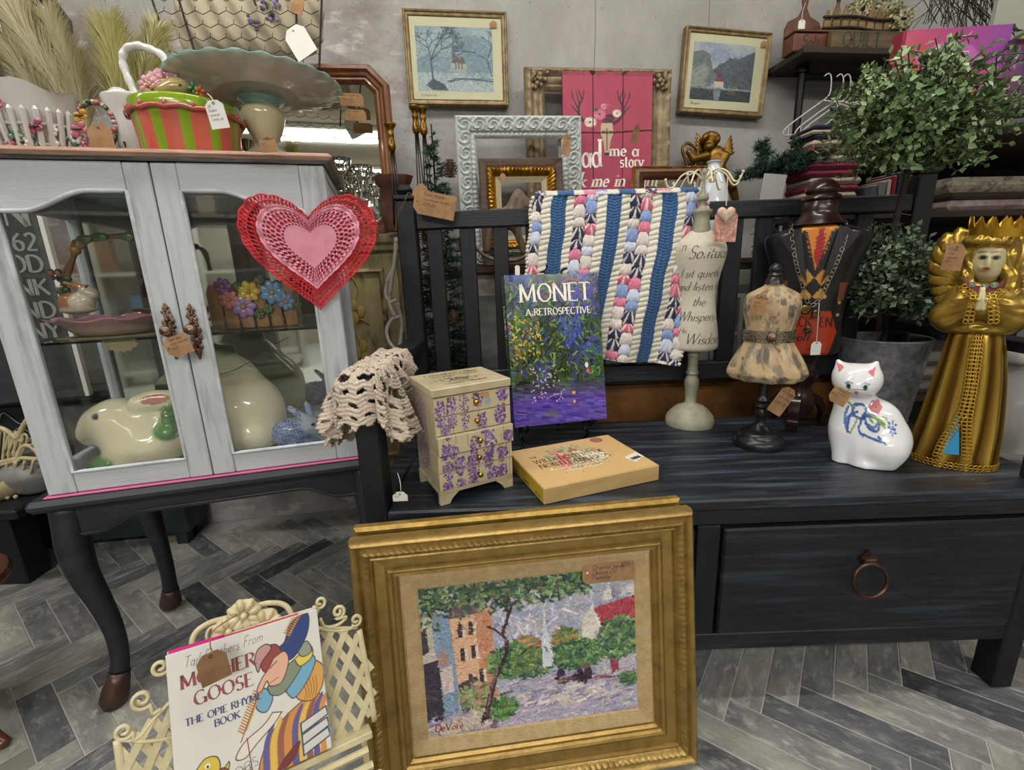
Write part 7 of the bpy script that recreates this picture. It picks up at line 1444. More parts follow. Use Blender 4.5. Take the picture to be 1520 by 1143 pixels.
def cone(px, py, Y, s, lab):
    t = thing('pine_cone', lab, 'pine cone', P(px, py, Y), group=None); mb = MB()
    for j in range(7):
        for i in range(9): a = i*.698+j*.35; r_ = s*(.35+.6*sin(pi*(j+.8)/8.2)); z = s*(1.1-.32*j); mb.add([(r_*.3*cos(a-.3), r_*.3*sin(a-.3), z), (r_*cos(a-.28), r_*sin(a-.28), z-s*.18), (r_*1.12*cos(a), r_*1.12*sin(a), z-s*.05), (r_*cos(a+.28), r_*sin(a+.28), z-s*.18), (r_*.3*cos(a+.3), r_*.3*sin(a+.3), z)], [(0, 1, 2, 3, 4)])
    mb.lathe([(0, s*1.2), (s*.3, s), (s*.4, 0), (s*.25, -s), (0, -s*1.1)], 8); mb.build('scales', CN, t)
for a in ((668, 250, 1.40, .022, 'pine cone at the top right of the slim fir tree'), (630, 352, 1.36, .019, 'pine cone under the top bench rail by the post'), (684, 362, 1.38, .018, 'pine cone between the second and third slats'), (673, 470, 1.36, .017, 'lowest pine cone among the slats')): cone(*a)
ptag('large kraft tag tied with jute twine to the left bench post', 645, 304, 1.262, 62, 34, roll=13, slot='side', lines=('Rustic Wooden', 'Farmhouse Bench', '$395.00'), string=((614, 292, 1.262), (606, 286, 1.27), (600, 300, 1.262), (590, 320, 1.265), (586, 350, 1.28)))
ptag('folded kraft tag flap behind the large bench tag', 623, 284, 1.268, 22, 16, roll=-40, hole=False)
ptag('plain white card stuck in the fir garland', 1147, 281, 1.44, 34, 42, roll=6, m=mat('grey_white_card', '9fa19b', r=.7), hole=False, corner=.02)
# brown board low behind the seat, little white window
bd = thing('wooden_chest', 'low golden brown wooden chest against the wall behind the bench seat', 'chest', M=mtx((.26, 1.375, 0), 1)); GBW = mat('golden_brown_board', '7d5524', r=.5, c2='5f3d18', sc=6, bump=.3)
bx('chest_body', GBW, bd, (0, 0, .0), (.80, .09, .575), .003); bx('chest_lid', GBW, bd, (-.004, -.004, .5755), (.804, .094, .598), .004)
wn = thing('white_lantern', 'small white window pane lantern behind the bench slats', 'lantern', M=mtx((P(1078, 510, 1.4)[0]-.03, 1.375, .599), 2)); WDl = mat('chippy_white')
for x in (0, .06, .12): bx('upright', WDl, wn, (x-.006, 0, 0), (x+.006, .012, .24))
for z in (.006, .12, .234): bx('crossbar', WDl, wn, (.0065, .001, z-.006), (.0535, .011, z+.006)); bx('crossbar', WDl, wn, (.0665, .001, z-.006), (.1135, .011, z+.006))
# ================================================================= inside the glass cabinet
def CB_(lx, ly, z, yaw=0): return MCAB@mtx((lx, ly, z), yaw)
def cab_at(px, py, dy): return LP(MCAB, px, py, dy)
CRM = mat('cream_majolica', vc=1, r=.1, coat=.8)
def thing_px(name, label, cat, px, py, dy, z, grp=None): x, _ = cab_at(px, py, dy); return thing(name, label, cat, M=CB_(x, dy, z), group=grp)
def fig(t, prims, k_, res, m, name, base='ddd5b2', spots=(), extra=None):
    v, f, c = blob(prims, k_, res, extra or (lambda G, D: np.maximum(D, -G[..., 2]))); 
    if c is None: c = np.tile(rgb(base), (len(v), 1))
    for (sx, sz, rx, rz, col) in spots: m_ = (((v[:, 0]-sx)/rx)**2+((v[:, 2]-sz)/rz)**2 < 1) & (v[:, 1] < v[:, 1].mean()); c[m_] = rgb(col)
    mb = MB(); mb.add(v, f, c); return mb.build(name, m, t, smooth=1)
# big cream rabbit dish with green leaves
FZ = CZ0+.0165; t = thing_px('rabbit_tureen', 'cream ceramic rabbit with pink ear and green leaves low in the left door', 'tureen', 200, 690, .11, FZ); Mt = t.matrix_world.copy(); k = scl(*Mt.translation)
def e(px, py, rx, rz, ry, y=0, c='ddd5b2', rot=None): x, z = LP(Mt, px, py, y); return ('e', (x, y, z), (rx*k, ry, rz*k), c, rot)
def cp(a, b, ra, rb, ya=0, yb=0, c='ddd5b2'): x, z = LP(Mt, *a, ya); x2, z2 = LP(Mt, *b, yb); return ('c', ((x, ya, z), (x2, yb, z2)), (ra*k, rb*k), c)
pr = [e(215, 640, 55, 42, .06), e(178, 625, 36, 34, .048), e(150, 632, 24, 26, .036), e(133, 645, 13, 14, .022, -.005), e(232, 655, 40, 32, .06, -.015), e(195, 662, 30, 26, .045, -.02), cp((195, 670), (188, 688), 12, 11, -.03, -.045), cp((205, 600), (252, 588), 11, 7, -.03, -.02), e(232, 592, 24, 11, .012, -.028), e(255, 685, 22, 10, .05, -.02, '3f6a34'), e(158, 684, 20, 9, .045, -.03, '4f7a3c'), e(210, 690, 45, 6, .07, -.01, '3f6a34'), e(252, 618, 10, 13, .02, -.045, '4f7a3c'), e(250, 640, 13, 9, .02, -.055, '4f8440')]
x1, z1 = LP(Mt, 145, 617, -.03); x2, z2 = LP(Mt, 232, 592, -.035); x3, z3 = LP(Mt, 122, 652, -.01); x4, z4 = LP(Mt, 146, 617.5, -.03)
fig(t, pr, .007, .003, CRM, 'rabbit_body', spots=((x2, z2, 17*k, 7*k, 'b5786c'), (x1, z1, 5*k, 4.4*k, '8a6a5c'), (x4, z4, 3.4*k, 3.2*k, '2c3040'), (x3, z3, 4*k, 5*k, 'b98c7c')))
# larger crouching rabbit with lid
t = thing_px('rabbit_tureen', 'large cream ceramic rabbit tureen with leaf lid low in the right door', 'tureen', 355, 675, .14, FZ); Mt = t.matrix_world.copy(); k = scl(*Mt.translation)
pr = [e(355, 612, 62, 60, .085), e(330, 570, 50, 45, .07, .01), e(380, 640, 34, 30, .07, -.02), e(412, 632, 9, 13, .03, 0), e(330, 648, 46, 30, .08, -.01), e(318, 520, 26, 8, .03, .01, '3f6a34'), e(300, 540, 30, 30, .05)]
fig(t, pr, .008, .0038, CRM, 'rabbit_body', base='d2cba8'); mb = MB(); q = spline([(*LP(Mt, a, b, -.08), 0) for a, b in ((300, 558), (330, 556), (352, 548), (372, 536))], 5); mb.tube([(a, -.068, b) for a, b, _ in q], .0012, 5); mb.build('lid_seam', mat('brown_seam', '4a3c2c', r=.5), t)
# blue and white rabbit
t = thing_px('bunny_figurine', 'small blue and white patterned porcelain bunny by the right door stile', 'figurine', 440, 660, .085, FZ); Mt = t.matrix_world.copy(); k = scl(*Mt.translation)
pr = [e(432, 640, 26, 20, .028, 0, '8b9bb4'), e(462, 632, 15, 13, .02, -.004, 'a9b3bd'), e(474, 638, 8, 7, .012, -.006, 'a9b3bd'), cp((455, 622), (430, 606), 6, 4, -.01, -.016, 'a9b3bd'), cp((462, 620), (456, 602), 5, 4, .01, .01, '7f93b8'), e(410, 650, 7, 6, .01, 0, 'a9b3bd'), e(445, 657, 28, 6, .028, 0, '7f93b8')]
v, f, c = blob(pr, .004, .0022, lambda G, D: np.maximum(D, -G[..., 2])); nn = np.sin(v[:, 0]*520+3*np.sin(v[:, 2]*300))*np.sin(v[:, 2]*480+2*np.sin(v[:, 0]*350)); xh, _ = LP(Mt, 452, 640); c[(nn > .12) & (v[:, 0] < xh)] = rgb('3c5a94'); x1, z1 = LP(Mt, 465, 630, -.02); c[(((v[:, 0]-x1)/(2.4*k))**2+((v[:, 2]-z1)/(2.2*k))**2 < 1) & (v[:, 1] < 0)] = rgb('1c2a4c'); mb = MB(); mb.add(v, f, c); mb.build('bunny_body', mat('blue_white_porcelain', vc=1, r=.12, coat=.6), t, smooth=1)
# slim book behind the rabbit's nose
t = thing('cabinet_book', 'slim book with blue title behind the nose of the cream rabbit', 'book', M=CB_(.055, .19, FZ, 8)); bx('cover', mat('pale_book_cover', 'a6a088', r=.6), t, (0, 0, 0), (.09, .008, .12), .0006); bx('cover_band', mat('dark_photo_band', '3a3230', r=.5), t, (.003, -.0006, .004), (.087, -.0001, .055), 0)
mb = MB(); text(mb, 'Modern', .009, .045, .106, align='c', y=-.001, mono=True, thin=.08, serif=False); text(mb, 'AMERICAN', .018, .045, .084, align='c', y=-.001, maxw=.084); text(mb, 'PRINTS', .018, .045, .062, align='c', y=-.001, maxw=.07); mb.build('title_lettering', NI, t)
# glass shelf: pink scalloped dish with bunny and twig handle, picket flower basket
SH = .8255; t = thing_px('bunny_dish', 'pink edged oval dish with brown and white bunny and twig handle on the glass shelf', 'dish', 168, 480, .13, SH+.0015); Mt = t.matrix_world.copy(); k = scl(*Mt.translation); L_ = 74*k; th = np.linspace(0, 2*pi, 80, endpoint=False)
mb = MB(); g = []
for r_, z, pk in ((.3, .001, 0), (.55, .001, 0), (.62, .004, 0), (.75, .018, 0), (.86, .030, 1), (.97, .036, 1), (1.02, .038, 1), (.95, .034, 1), (.8, .024, 0), (.6, .008, 0), (.2, .006, 0)): sc_ = 1+(.05*np.sin(9*th) if pk else 0)*1.; g.append(np.stack([L_*r_*sc_*np.cos(th), .075*r_*sc_*np.sin(th), z+.003*pk*np.sin(9*th+1)], 1))
cc = [np.tile(rgb('b57f86' if pk else '9c8474'), (80, 1)) for pk in (0, 0, 0, 0, 1, 1, 1, 1, 0, 0, 0)]; mb.grid(np.array(g), np.array(cc), cv=True, flip=True); mb.build('dish', mat('pink_glaze', vc=1, r=.15, coat=.5), t, smooth=1)
pr = [e(112, 450, 20, 15, .018, -.03, 'a9693c'), e(122, 448, 14, 12, .02, -.036, 'd5cab4'), e(132, 435, 11, 9, .013, -.036, 'b5a894'), e(140, 438, 5, 5, .008, -.038, 'b5a894'), cp((128, 428), (96, 420), 4.5, 2.5, -.034, -.03, 'a56f48'), e(118, 460, 22, 5, .022, -.03, 'b5a894')]
x1, z1 = LP(Mt, 127, 425.5, -.045); fig(t, pr, .003, .002, mat('pink_glaze'), 'bunny', extra=lambda G, D: D, spots=((x1, z1, 1.4*k, 1.6*k, '1c1410'),))
mb = MB(); q = spline([(LP(Mt, a, b, -.01)[0], -.01, LP(Mt, a, b, -.01)[1]) for a, b in ((96, 452), (95, 420), (108, 385), (118, 360), (150, 352), (190, 352), (215, 362), (228, 400))], 6); mb.tube(q, .0065+.0016*np.sin(np.arange(len(q))*.9), 8, rgb('6b5030')); 
for k2 in (4, 7, 20, 24, 30): mb.ball(q[k2]+np.array([.003, -.008, 0]), (.014, .004, .009), 8, rgb('3f5a30'))
for k2 in (15, 17, 19): mb.ball(q[k2], (.011, .010, .011), 8, rgb('8a6c40'))
mb.build('twig_handle', mat('pink_glaze'), t, smooth=1)
mb = MB(); bx_ = q[8]+np.array([-.012, -.012, 0]); 
for sg in (-1, 1): mb.ball(bx_+np.array([sg*.006, 0, .005]), (.007, .0015, .008), 8, rgb('2a1c1a')); mb.ball(bx_+np.array([sg*.006, -.002, .004]), (.004, .001, .005), 6, rgb('b5603c')); mb.ball(bx_+np.array([sg*.004, 0, -.005]), (.005, .0015, .005), 6, rgb('2a1c1a'))
mb.build('butterfly', mat('pink_glaze'), t, smooth=1)
t = thing_px('lace_mat', 'cream crochet mat hanging over the edge of the glass shelf', 'mat', 175, 490, .115, SH); mb = MB(); th2 = np.linspace(0, 2*pi, 120); g = [[(.105*r_*cos(a)*(1+.04*sin(14*a)*r_), .055*r_*sin(a), .0008) for a in th2] for r_ in np.linspace(.05, 1, 8)]; mb.grid(g)
mb.grid([[(.03+.028*s_*(1+.1*sin(9*u)), -.062-.003, -.002-.026*u*(1-.5*s_*s_)*(1+.08*sin(s_*16))) for s_ in np.linspace(-1, 1, 20)] for u in np.linspace(0, 1, 8)]); mb.build('crochet_lace', mat('ecru_cotton', '8f8566', r=.95, bump=1, bs=200), t, solid=.0012)
t = thing_px('flower_basket', 'tan picket ceramic basket with raised coloured flowers on the glass shelf', 'planter', 385, 478, .13, SH+.0005); Mt = t.matrix_world.copy(); k = scl(*Mt.translation); PKC = mat('tan_glazed_picket', '8f6a40', r=.2, c2='7a5530', sc=16, coat=.5, st=(3, 3, .6))
for i in range(6): x = (i-2.5)*.030; mb = MB(); h_ = .098+.006*(i % 2); mb.prism([(x-.013, 0), (x+.013, 0), (x+.013, h_-.018), (x+.006, h_-.002), (x-.006, h_), (x-.013, h_-.018)], -.032, -.024); mb.build('picket', PKC, t, bevel=.003)
for z in (.02, .07): bx('rail', PKC, t, (-.09, -.0235, z), (.09, -.017, z+.012), .002)
bx('trough', PKC, t, (-.088, -.016, .0), (.088, .03, .085), .004)
def flower(t, px, py, r_, c, cc='a8742c', y=-.036, n=7, nm='flower'): 
    x, z = LP(t.matrix_world, px, py, y); mb = MB()
    for a in range(n): an = a*2*pi/n; g = Matrix.Translation((x+r_*.55*cos(an), y, z+r_*.55*sin(an)))@Matrix.Rotation(-an, 4, 'Y'); mb.ball((0, 0, 0), (r_*.5, .004, r_*.34), 8, rgb(c)+rng.normal(0, .01, 3), M=np.array(g))
    mb.ball((x, y-.004, z), (r_*.2, .004, r_*.2), 8, rgb(cc)); return mb.build(nm, mat('enamelled_flowers', vc=1, r=.15, coat=.5), t, smooth=1)
for a in ((369, 433, .024, 'b59a2c'), (362, 455, .026, '8f6f9c'), (404, 434, .027, '5f84a0'), (340, 445, .022, 'b0605c'), (330, 425, .018, '6b3c7c'), (398, 458, .012, '4f6b34'), (352, 425, .011, '2f4f28'), (385, 415, .011, '35552c'), (440, 452, .012, '35552c'), (385, 466, .012, '35552c'), (425, 448, .02, '5f7a9c')): flower(t, *a)

# ================================================================= on top of the cabinet
TZ = CZ1+.0185
def top_thing(name, label, cat, px, dy): x, _ = cab_at(px, 222, dy); return thing(name, label, cat, M=MCAB@mtx((x, dy, TZ), -14.6))
# white picket fence planter
t = top_thing('picket_planter', 'white oval ceramic planter with picket fence butterflies and flowers', 'planter', 52, .10); X, Y, _ = t.matrix_world.translation; Z0 = TZ; PWH = mat('white_glazed_planter', 'b9b6b0', r=.15, coat=.6)
rw = rows(X, Y, [(54, 221), (60, 200), (66, 175), (72, 150), (76, 128)]); th = np.linspace(0, 2*pi, 120, endpoint=False); g = [np.stack([r_*np.cos(th), .6*r_*np.sin(th), (z-Z0)*(1+(.16*np.cos(th+pi)+.035*np.cos(6*th) if i == 4 else 0*th))+0*th], 1) for i, (r_, z) in enumerate(rw)]; gi = [g[4]*[.95, .93, 1], g[3]*[.93, .9, 1], g[1]*[.9, .88, 1]]
mb = MB(); mb.grid(np.array([g[0]*[.05, .05, 1]]+g+gi), cv=True, flip=True); mb.build('planter_body', PWH, t, smooth=60)
for i in range(13):
    a = R(-168+i*13.2); r0, r1 = rw[0][0]*1.02, rw[2][0]*1.03; h1 = rw[2][1]-Z0; mb = MB(); w_ = .0048; p0 = np.array([r0*cos(a), .6*r0*sin(a), .0]); p1 = np.array([r1*cos(a), .6*r1*sin(a), h1]); tn = np.array([-sin(a), .6*cos(a), 0]); tn /= np.linalg.norm(tn); o_ = np.array([cos(a), sin(a)*1.4, 0])*.002
    mb.tube([p0+o_, p1+o_, p1+o_+[0, 0, .006]], [w_, w_, w_*.25], 6, flat=1); mb.build('picket', PWH, t, smooth=30)
for z in (.25, .7): mb = MB(); zz = (rw[2][1]-Z0)*z; r_ = rw[0][0]+(rw[2][0]-rw[0][0])*z; mb.tube([(r_*1.02*cos(a), .6*r_*1.02*sin(a), zz) for a in np.linspace(R(-172), R(-8), 30)], .0028, 5); mb.build('fence_rail', PWH, t)
def onpl(px, py): 
    M_ = t.matrix_world; x, z = LP(M_, px, py, -.05); r_ = np.interp(z, [b-Z0 for _, b in rw], [a for a, _ in rw]); c = max(-.98, min(.98, x/r_)); return x, -.6*r_*math.sqrt(1-c*c)-.006, z
for px, py, r_, c, cc in ((30, 210, .012, 'c2beb8', '33302c'), (60, 208, .012, 'c2beb8', '33302c'), (85, 196, .012, 'c2beb8', '33302c'), (60, 188, .010, 'c2beb8', '6a6a4a'), (103, 205, .011, '9c4a60', '5c2c3a'), (112, 212, .010, 'b5606c', '6c2c3a'), (99, 216, .009, 'b86058', '8a3c3a'), (12, 212, .010, 'a85a6c', '6c2c3a'), (122, 204, .008, 'b0607c', '5c2c3a')): x, y, z = onpl(px, py); mb = MB(); [mb.ball((x+r_*.6*cos(a), y, z+r_*.6*sin(a)), (r_*.42, .003, r_*.42), 7, rgb(c)) for a in np.arange(6)*1.047]; mb.ball((x, y-.003, z), (r_*.3, .002, r_*.3), 6, rgb(cc)); mb.build('flower', mat('enamelled_flowers'), t, smooth=1)
mb = MB(); [mb.ball(onpl(a, b), (.009, .003, .005), 6, rgb(('3f6a4c', '56805c', '2f5040')[i % 3])) for i, (a, b) in enumerate(((20, 195), (26, 202), (44, 214), (68, 198), (76, 214), (92, 212), (84, 205), (118, 214), (108, 198), (40, 200), (14, 202)))]; mb.build('leaves', mat('enamelled_flowers'), t, smooth=1, kind='stuff')
for px, py, c, s_ in ((46, 186, '8f4058', .013), (92, 184, 'b05a6c', .013), (95, 163, 'b58a1c', .011), (2, 158, 'a8506c', .010)): x, y, z = onpl(px, py); mb = MB(); [mb.ball((x+sx*s_*.55, y-.003, z+sz*s_*.4+sx*s_*.2), (s_*.62, .002, s_*.42), 8, rgb(c)) for sx in (-1, 1) for sz in (-1, 1)]; mb.ball((x, y-.006, z), (s_*.9, .002, .0018), 6, rgb('2a1c20')); mb.build('butterfly', mat('enamelled_flowers'), t, smooth=1)
# floral ring with tag, moss
t = top_thing('floral_ring', 'small ceramic ring wreath of pink buds and leaves behind the kraft tag', 'wreath', 148, .15); cx, cz = LP(t.matrix_world, 145, 184, 0); mb = MB(); rr = 28*scl(*t.matrix_world.translation); mb.tube([(cx+rr*cos(a), 0, cz+rr*sin(a)) for a in np.linspace(0, 2*pi, 50, endpoint=False)], .005, 7, rgb('5b6c4a'), closed=True)
for i in range(34): a = i*.185; mb.ball((cx+rr*cos(a), rng.uniform(-.008, 0), cz+rr*sin(a)), (.006, .005, .005), 6, rgb(('b08a8c', '4f6b48', 'b5605f', 'a9a596', '3f5a3c')[i % 5]))
mb.build('flower_ring', mat('enamelled_flowers'), t, smooth=1)
ptag('blank kraft tag hanging on the floral ring between planter and striped pot', 149, 202, .90, 36, 34, roll=-2, string=((148, 190, .90), (150, 178, .905), (142, 160, .95)), corner=.3)
t = top_thing('moss_clump', 'clump of grey green spanish moss beside the striped pot', 'moss', 185, .17); V_, F_ = [], []; rr_ = np.random.default_rng(5)
for i in range(1500): p = np.array([rr_.normal(0, .022), rr_.normal(0, .015), abs(rr_.normal(0, .013))+.001]); d = rr_.normal(0, 1, 3)*.009; s_ = rr_.normal(0, 1, 3)*.0006; k0 = len(V_); V_ += [p-s_, p+s_, p+d+s_, p+d-s_]; F_.append((k0, k0+1, k0+2, k0+3))
V_ = np.array(V_); V_[:, 2] = np.maximum(V_[:, 2], .0005); mb = MB(); mb.add(V_, F_); mb.build('moss_strands', mat('spanish_moss', '6b6a55', r=.95, c2='4a4a3c', sc=60), t, kind='stuff')
# pampas plumes
def plume(px, label, pts, wd, col, n, seed, Y0=1.12):
    b = P(*pts[0], Y0); t = thing('pampas_plume', label, 'dried grass', b); q = spline([P(a, c, Y0)-b for a, c in pts], 10); rr = np.random.default_rng(seed); V_, F_, C_ = [], [], []; N = len(q)
    for i in range(n):
        s_ = .06+.94*rr.random()**.9; fi = s_*(N-1); a = int(min(fi, N-2)); p = q[a]+(q[a+1]-q[a])*(fi-a); ax = q[a+1]-q[a]; ax /= np.linalg.norm(ax); o_ = rr.normal(0, 1, 3); o_ -= ax*(o_@ax); o_ /= np.linalg.norm(o_); o_[1] *= .5; L = wd*rr.uniform(.5, 1.25)*(1.1-.5*s_); p1 = p+ax*L*.75+o_*L*.35; p2 = p+ax*L*1.3+o_*L*.85-np.array([0, 0, L*.12]); sd = np.cross(ax, o_); sd /= np.linalg.norm(sd)+1e-9; sd *= .0009; k0 = len(V_); V_ += [p-sd, p+sd, p1+sd, p1-sd, p2]; F_ += [(k0, k0+1, k0+2, k0+3), (k0+3, k0+2, k0+4)]; C_ += [np.clip(rgb(col)+rr.normal(0, .03), 0, 1)]*5
    mb = MB(); mb.add(np.array(V_), F_, np.array(C_)); mb.build('plume_hairs', mat('pampas_fibre', vc=1, r=.9), t, kind='stuff'); mb = MB(); mb.tube(q, .0016, 5); mb.build('stem', mat('pampas_stem', '9c9468', r=.8), t, smooth=1)
plume(0, 'largest cream pampas plume at the far left behind the picket planter', ((118, 215), (95, 150), (60, 90), (30, 40), (5, -10)), .085, 'cfc8a6', 3800, 1); plume(0, 'cream pampas plume leaning over the picket planter, second from the left', ((135, 215), (118, 150), (98, 90), (76, 35)), .065, 'c9c29e', 2600, 2); plume(0, 'pale yellow broad pampas plume left of the white pitcher', ((192, 215), (182, 160), (174, 110), (160, 60)), .085, 'cdc78c', 3400, 3); plume(0, 'pale yellow pampas plume behind the white pitcher handle', ((196, 215), (206, 160), (218, 105), (228, 60)), .07, 'cbc592', 2400, 4)
plume(0, 'outermost cream pampas plume bending off to the left', ((90, 215), (60, 150), (25, 95), (-25, 60)), .075, 'c9c29e', 2400, 6)
# white pitcher
t = top_thing('white_pitcher', 'white glazed pitcher with a twisted loop handle behind the striped pot', 'pitcher', 212, .17); Mt = t.matrix_world.copy(); k = scl(*Mt.translation); X, Y, _ = Mt.translation
mb = MB(); mb.lathe([(a, b) for a, b, _ in spline([(.0, .0, 0), (.03, .001, 0), (.036, .02, 0), (.042, .06, 0), (.046, .10, 0), (.052, .13, 0), (.048, .128, 0), (.04, .1, 0)], 4)], 36); mb.build('pitcher_body', WG, t, smooth=1)
mb = MB(); q = spline([(LP(Mt, a, b)[0], 0, LP(Mt, a, b)[1]) for a, b in ((203, 145), (192, 120), (183, 95), (186, 75), (202, 68), (222, 73), (242, 84), (250, 110), (246, 135))], 6); mb.tube(q, .0075+.0008*np.sin(np.arange(len(q))*1.3), 10); mb.build('handle', WG, t, smooth=1)
mb = MB(); q = [(LP(Mt, a, b)[0], 0, LP(Mt, a, b)[1], r_) for a, b, r_ in ((206, 200, .012), (196, 175, .018), (184, 155, .024), (176, 142, .022), (172, 134, .014))]; mb.tube([p[:3] for p in q], [p[3] for p in q], 14); mb.build('spout', WG, t, smooth=1)
# striped pot with rabbit in flowers
t = top_thing('striped_pot', 'green and coral striped ceramic pot with a rabbit peeking from pink flowers', 'pot', 287, .09); Mt = t.matrix_world.copy(); k = scl(*Mt.translation); X, Y, _ = Mt.translation
rw = rows(X, Y, [(62, 225), (65, 210), (67, 193), (69, 182), (70, 176), (70, 164), (69, 161), (65, 162), (62, 173)]); n = 192; th = np.linspace(0, 2*pi, n, endpoint=False); g = np.array([np.stack([r_*np.cos(th), r_*np.sin(th), z-TZ+0*th], 1) for r_, z in rw]); g[0, :, 2] = 0; st_ = ((np.arange(n)+3) % 16) < 6; cc = np.where(st_[None, :, None], rgb('7c9a1e'), rgb('bd5a4a'))*np.ones((len(rw), n, 3)); cc[4:] = rgb('7c9a1e')
mb = MB(); mb.grid(g, cc, cv=True, flip=True); mb.build('pot_body', mat('striped_glaze', vc=1, r=.12, coat=.7), t, smooth=1)
mb = MB(); mb.tube([((rw[3][0]+.004)*cos(a), (rw[3][0]+.004)*sin(a), rw[3][1]-TZ+.003*abs(sin(a*7))) for a in np.linspace(0, 2*pi, 140, endpoint=False)], .0042, 7, closed=True)
for a in np.arange(14)*pi/7: mb.ball(((rw[3][0]+.005)*cos(a), (rw[3][0]+.005)*sin(a), rw[3][1]-TZ+.006), (.004, .004, .007), 6)
mb.build('swag_band', mat('coral_glaze', 'a85048', r=.15, coat=.6), t, smooth=1)
for px, py in ((222, 128), (232, 122), (242, 118), (254, 121), (228, 132)): flower(t, px, py, .022, 'b07f84', 'a8742c', y=-.01+.004*(px % 3), n=9)
pr = [e(262, 128, 17, 10, .016, -.02, 'a89c5c'), e(272, 130, 8, 6, .010, -.022, 'b0a684'), cp((256, 128), (240, 131), 6, 4, -.03, -.03, 'b08a5a'), e(262, 140, 22, 12, .03, -.01, 'a89c5c')]; x1, z1 = LP(Mt, 268, 127, -.035); fig(t, pr, .004, .0024, mat('striped_glaze'), 'peeking_rabbit', extra=lambda G, D: D, spots=((x1, z1, 1.6*k, 1.8*k, '1c1410'),)); flower(t, 288, 131, .012, '2f7a4a', '2f7a4a', y=-.03, n=4, nm='leaf'); flower(t, 297, 136, .011, 'b5602c', 'b5602c', y=-.035, n=5)
ptag('white tag with handwriting hanging on the striped pot', 322, 170, .86, 25, 38, roll=-8, yaw=10, m=WT, lines=('38-', 'Rabbit', 'covered', 'Candy Jar'), string=((320, 155, .86), (314, 145, .865), (308, 139, .87)), smat=WS)
# cake stand
t = top_thing('cake_stand', 'large white pedestal cake stand with a scalloped mint green rim', 'cake stand', 398, .15); Mt = t.matrix_world.copy(); X, Y, _ = Mt.translation; CSM = mat('cake_stand_glaze', vc=1, r=.1, coat=.7); Rp = .165; zp = zof(X, Y-Rp, 73)-TZ-.014; th = np.linspace(0, 2*pi, 192, endpoint=False)
prf = [(.825*a, .5*b, c) for a, b, c in [(.035, -.012, 0), (.06, -.008, 0), (.085, -.006, 0), (.09, -.009, 0), (.096, -.006, 0), (.14, .002, 0), (.18, .014, 0), (.195, .023, 1), (.200, .028, 2), (.198, .031, 2), (.19, .028, 1), (.14, .010, 0), (.05, .004, 0)]]; g = np.array([np.stack([r_*(1+.012*q*np.abs(np.sin(12*th)))*np.cos(th), r_*(1+.012*q*np.abs(np.sin(12*th)))*np.sin(th), zp+z+.0015*q*np.cos(24*th)], 1) for r_, z, q in prf]); cc = np.array([np.tile(rgb(('c4c3b8', 'b9c8ba', '86b3a6')[q]), (192, 1)) for _, _, q in prf])
tm = MB(); tm.grid(g, cc, cv=True, flip=True); tm.build('plate', CSM, t, smooth=1)
hs = [(4, 227.5), (30, 227), (29, 222), (22, 214), (17, 207), (18, 198), (24, 180), (29, 160), (29, 145), (24, 135), (25, 131), (31, 124), (30, 119), (24, 116)]; rw = rows(X, Y, hs); q = spline([(a, b-TZ, 0) for a, b in rw], 4); q[:, 1] = np.maximum(q[:, 1], 0); q[:, 1] *= 1; mb = MB(); top_i = q[:, 1].max(); q[:, 1] *= (zp-.008)/top_i; cc = np.where((q[:, 1] > (zp-.008)*.86)[:, None], rgb('7aa69e'), rgb('c0b792')); gg = np.stack([q[:, 0:1]*np.cos(th), q[:, 0:1]*np.sin(th), q[:, 1:2]+0*th], -1); mb.grid(gg, np.repeat(cc[:, None], 192, 1), cv=True, flip=True); mb.build('pedestal', CSM, t, smooth=1)
ptag('kraft tag tied round the foot of the cake stand', 398, 214, .93, 22, 22, roll=-4, yaw=10, lines=('Cake Stand', '65-'))
# mercury glass ball vase
t = top_thing('silver_vase', 'round mirrored silver glass vase between the striped pot and cake stand', 'vase', 366, .22); mb = MB(); q = spline([(.0, .0, 0), (.012, .001, 0), (.02, .010, 0), (.024, .026, 0), (.018, .042, 0), (.010, .05, 0), (.011, .062, 0), (.016, .075, 0)], 5); mb.lathe([(a, b) for a, b, _ in q], 32); mb.build('mirrored_glass', mat('mercury_glass', 'b5b5b2', r=.08, m=1), t, smooth=1)
# chicken wire basket of pillows on the wall
WB = mat('rusty_wire', '2c2622', r=.5, m=.4); Yb = 1.36; o_ = P(360, 60, Yb); t = thing('wire_basket', 'dark chicken wire basket hanging above the cake stand with cream linens', 'basket', o_)
def WBp(px, py, Y=Yb): return P(px, py, Y)-o_
for pts in (((222, -12), (252, 78)), ((262, -12), (288, 74)), ((372, -12), (380, 8)), ((440, -12), (440, 96)), ((478, -12), (474, 100))): mb = MB(); mb.tube([WBp(*p, Yb-.03) for p in pts], .0026, 6); mb.build('wire_upright', WB, t)
mb = MB(); s_ = 23.
for r_ in range(6):
    for c_ in range(-1, 11):
        cx, cy = 232+c_*s_+(s_/2 if r_ % 2 else 0), -18+r_*s_*.86
        pts = [(cx, cy+s_*.33), (cx, cy+s_*.6), (cx+s_/2, cy+s_*.86)]; pts2 = [(cx, cy+s_*.6), (cx-s_/2, cy+s_*.86)]
        for q in (pts, pts2):
            if all(225+max(0, y)*.3 < x < 482 for x, y in q): mb.tube([WBp(x, y, Yb-.035) for x, y in q], .0009, 4, cap=False)
mb.build('wire_mesh', WB, t, kind='stuff')
bt = thing('folded_linens', 'cream folded linens bulging inside the chicken wire basket', 'linens', o_); pr = []
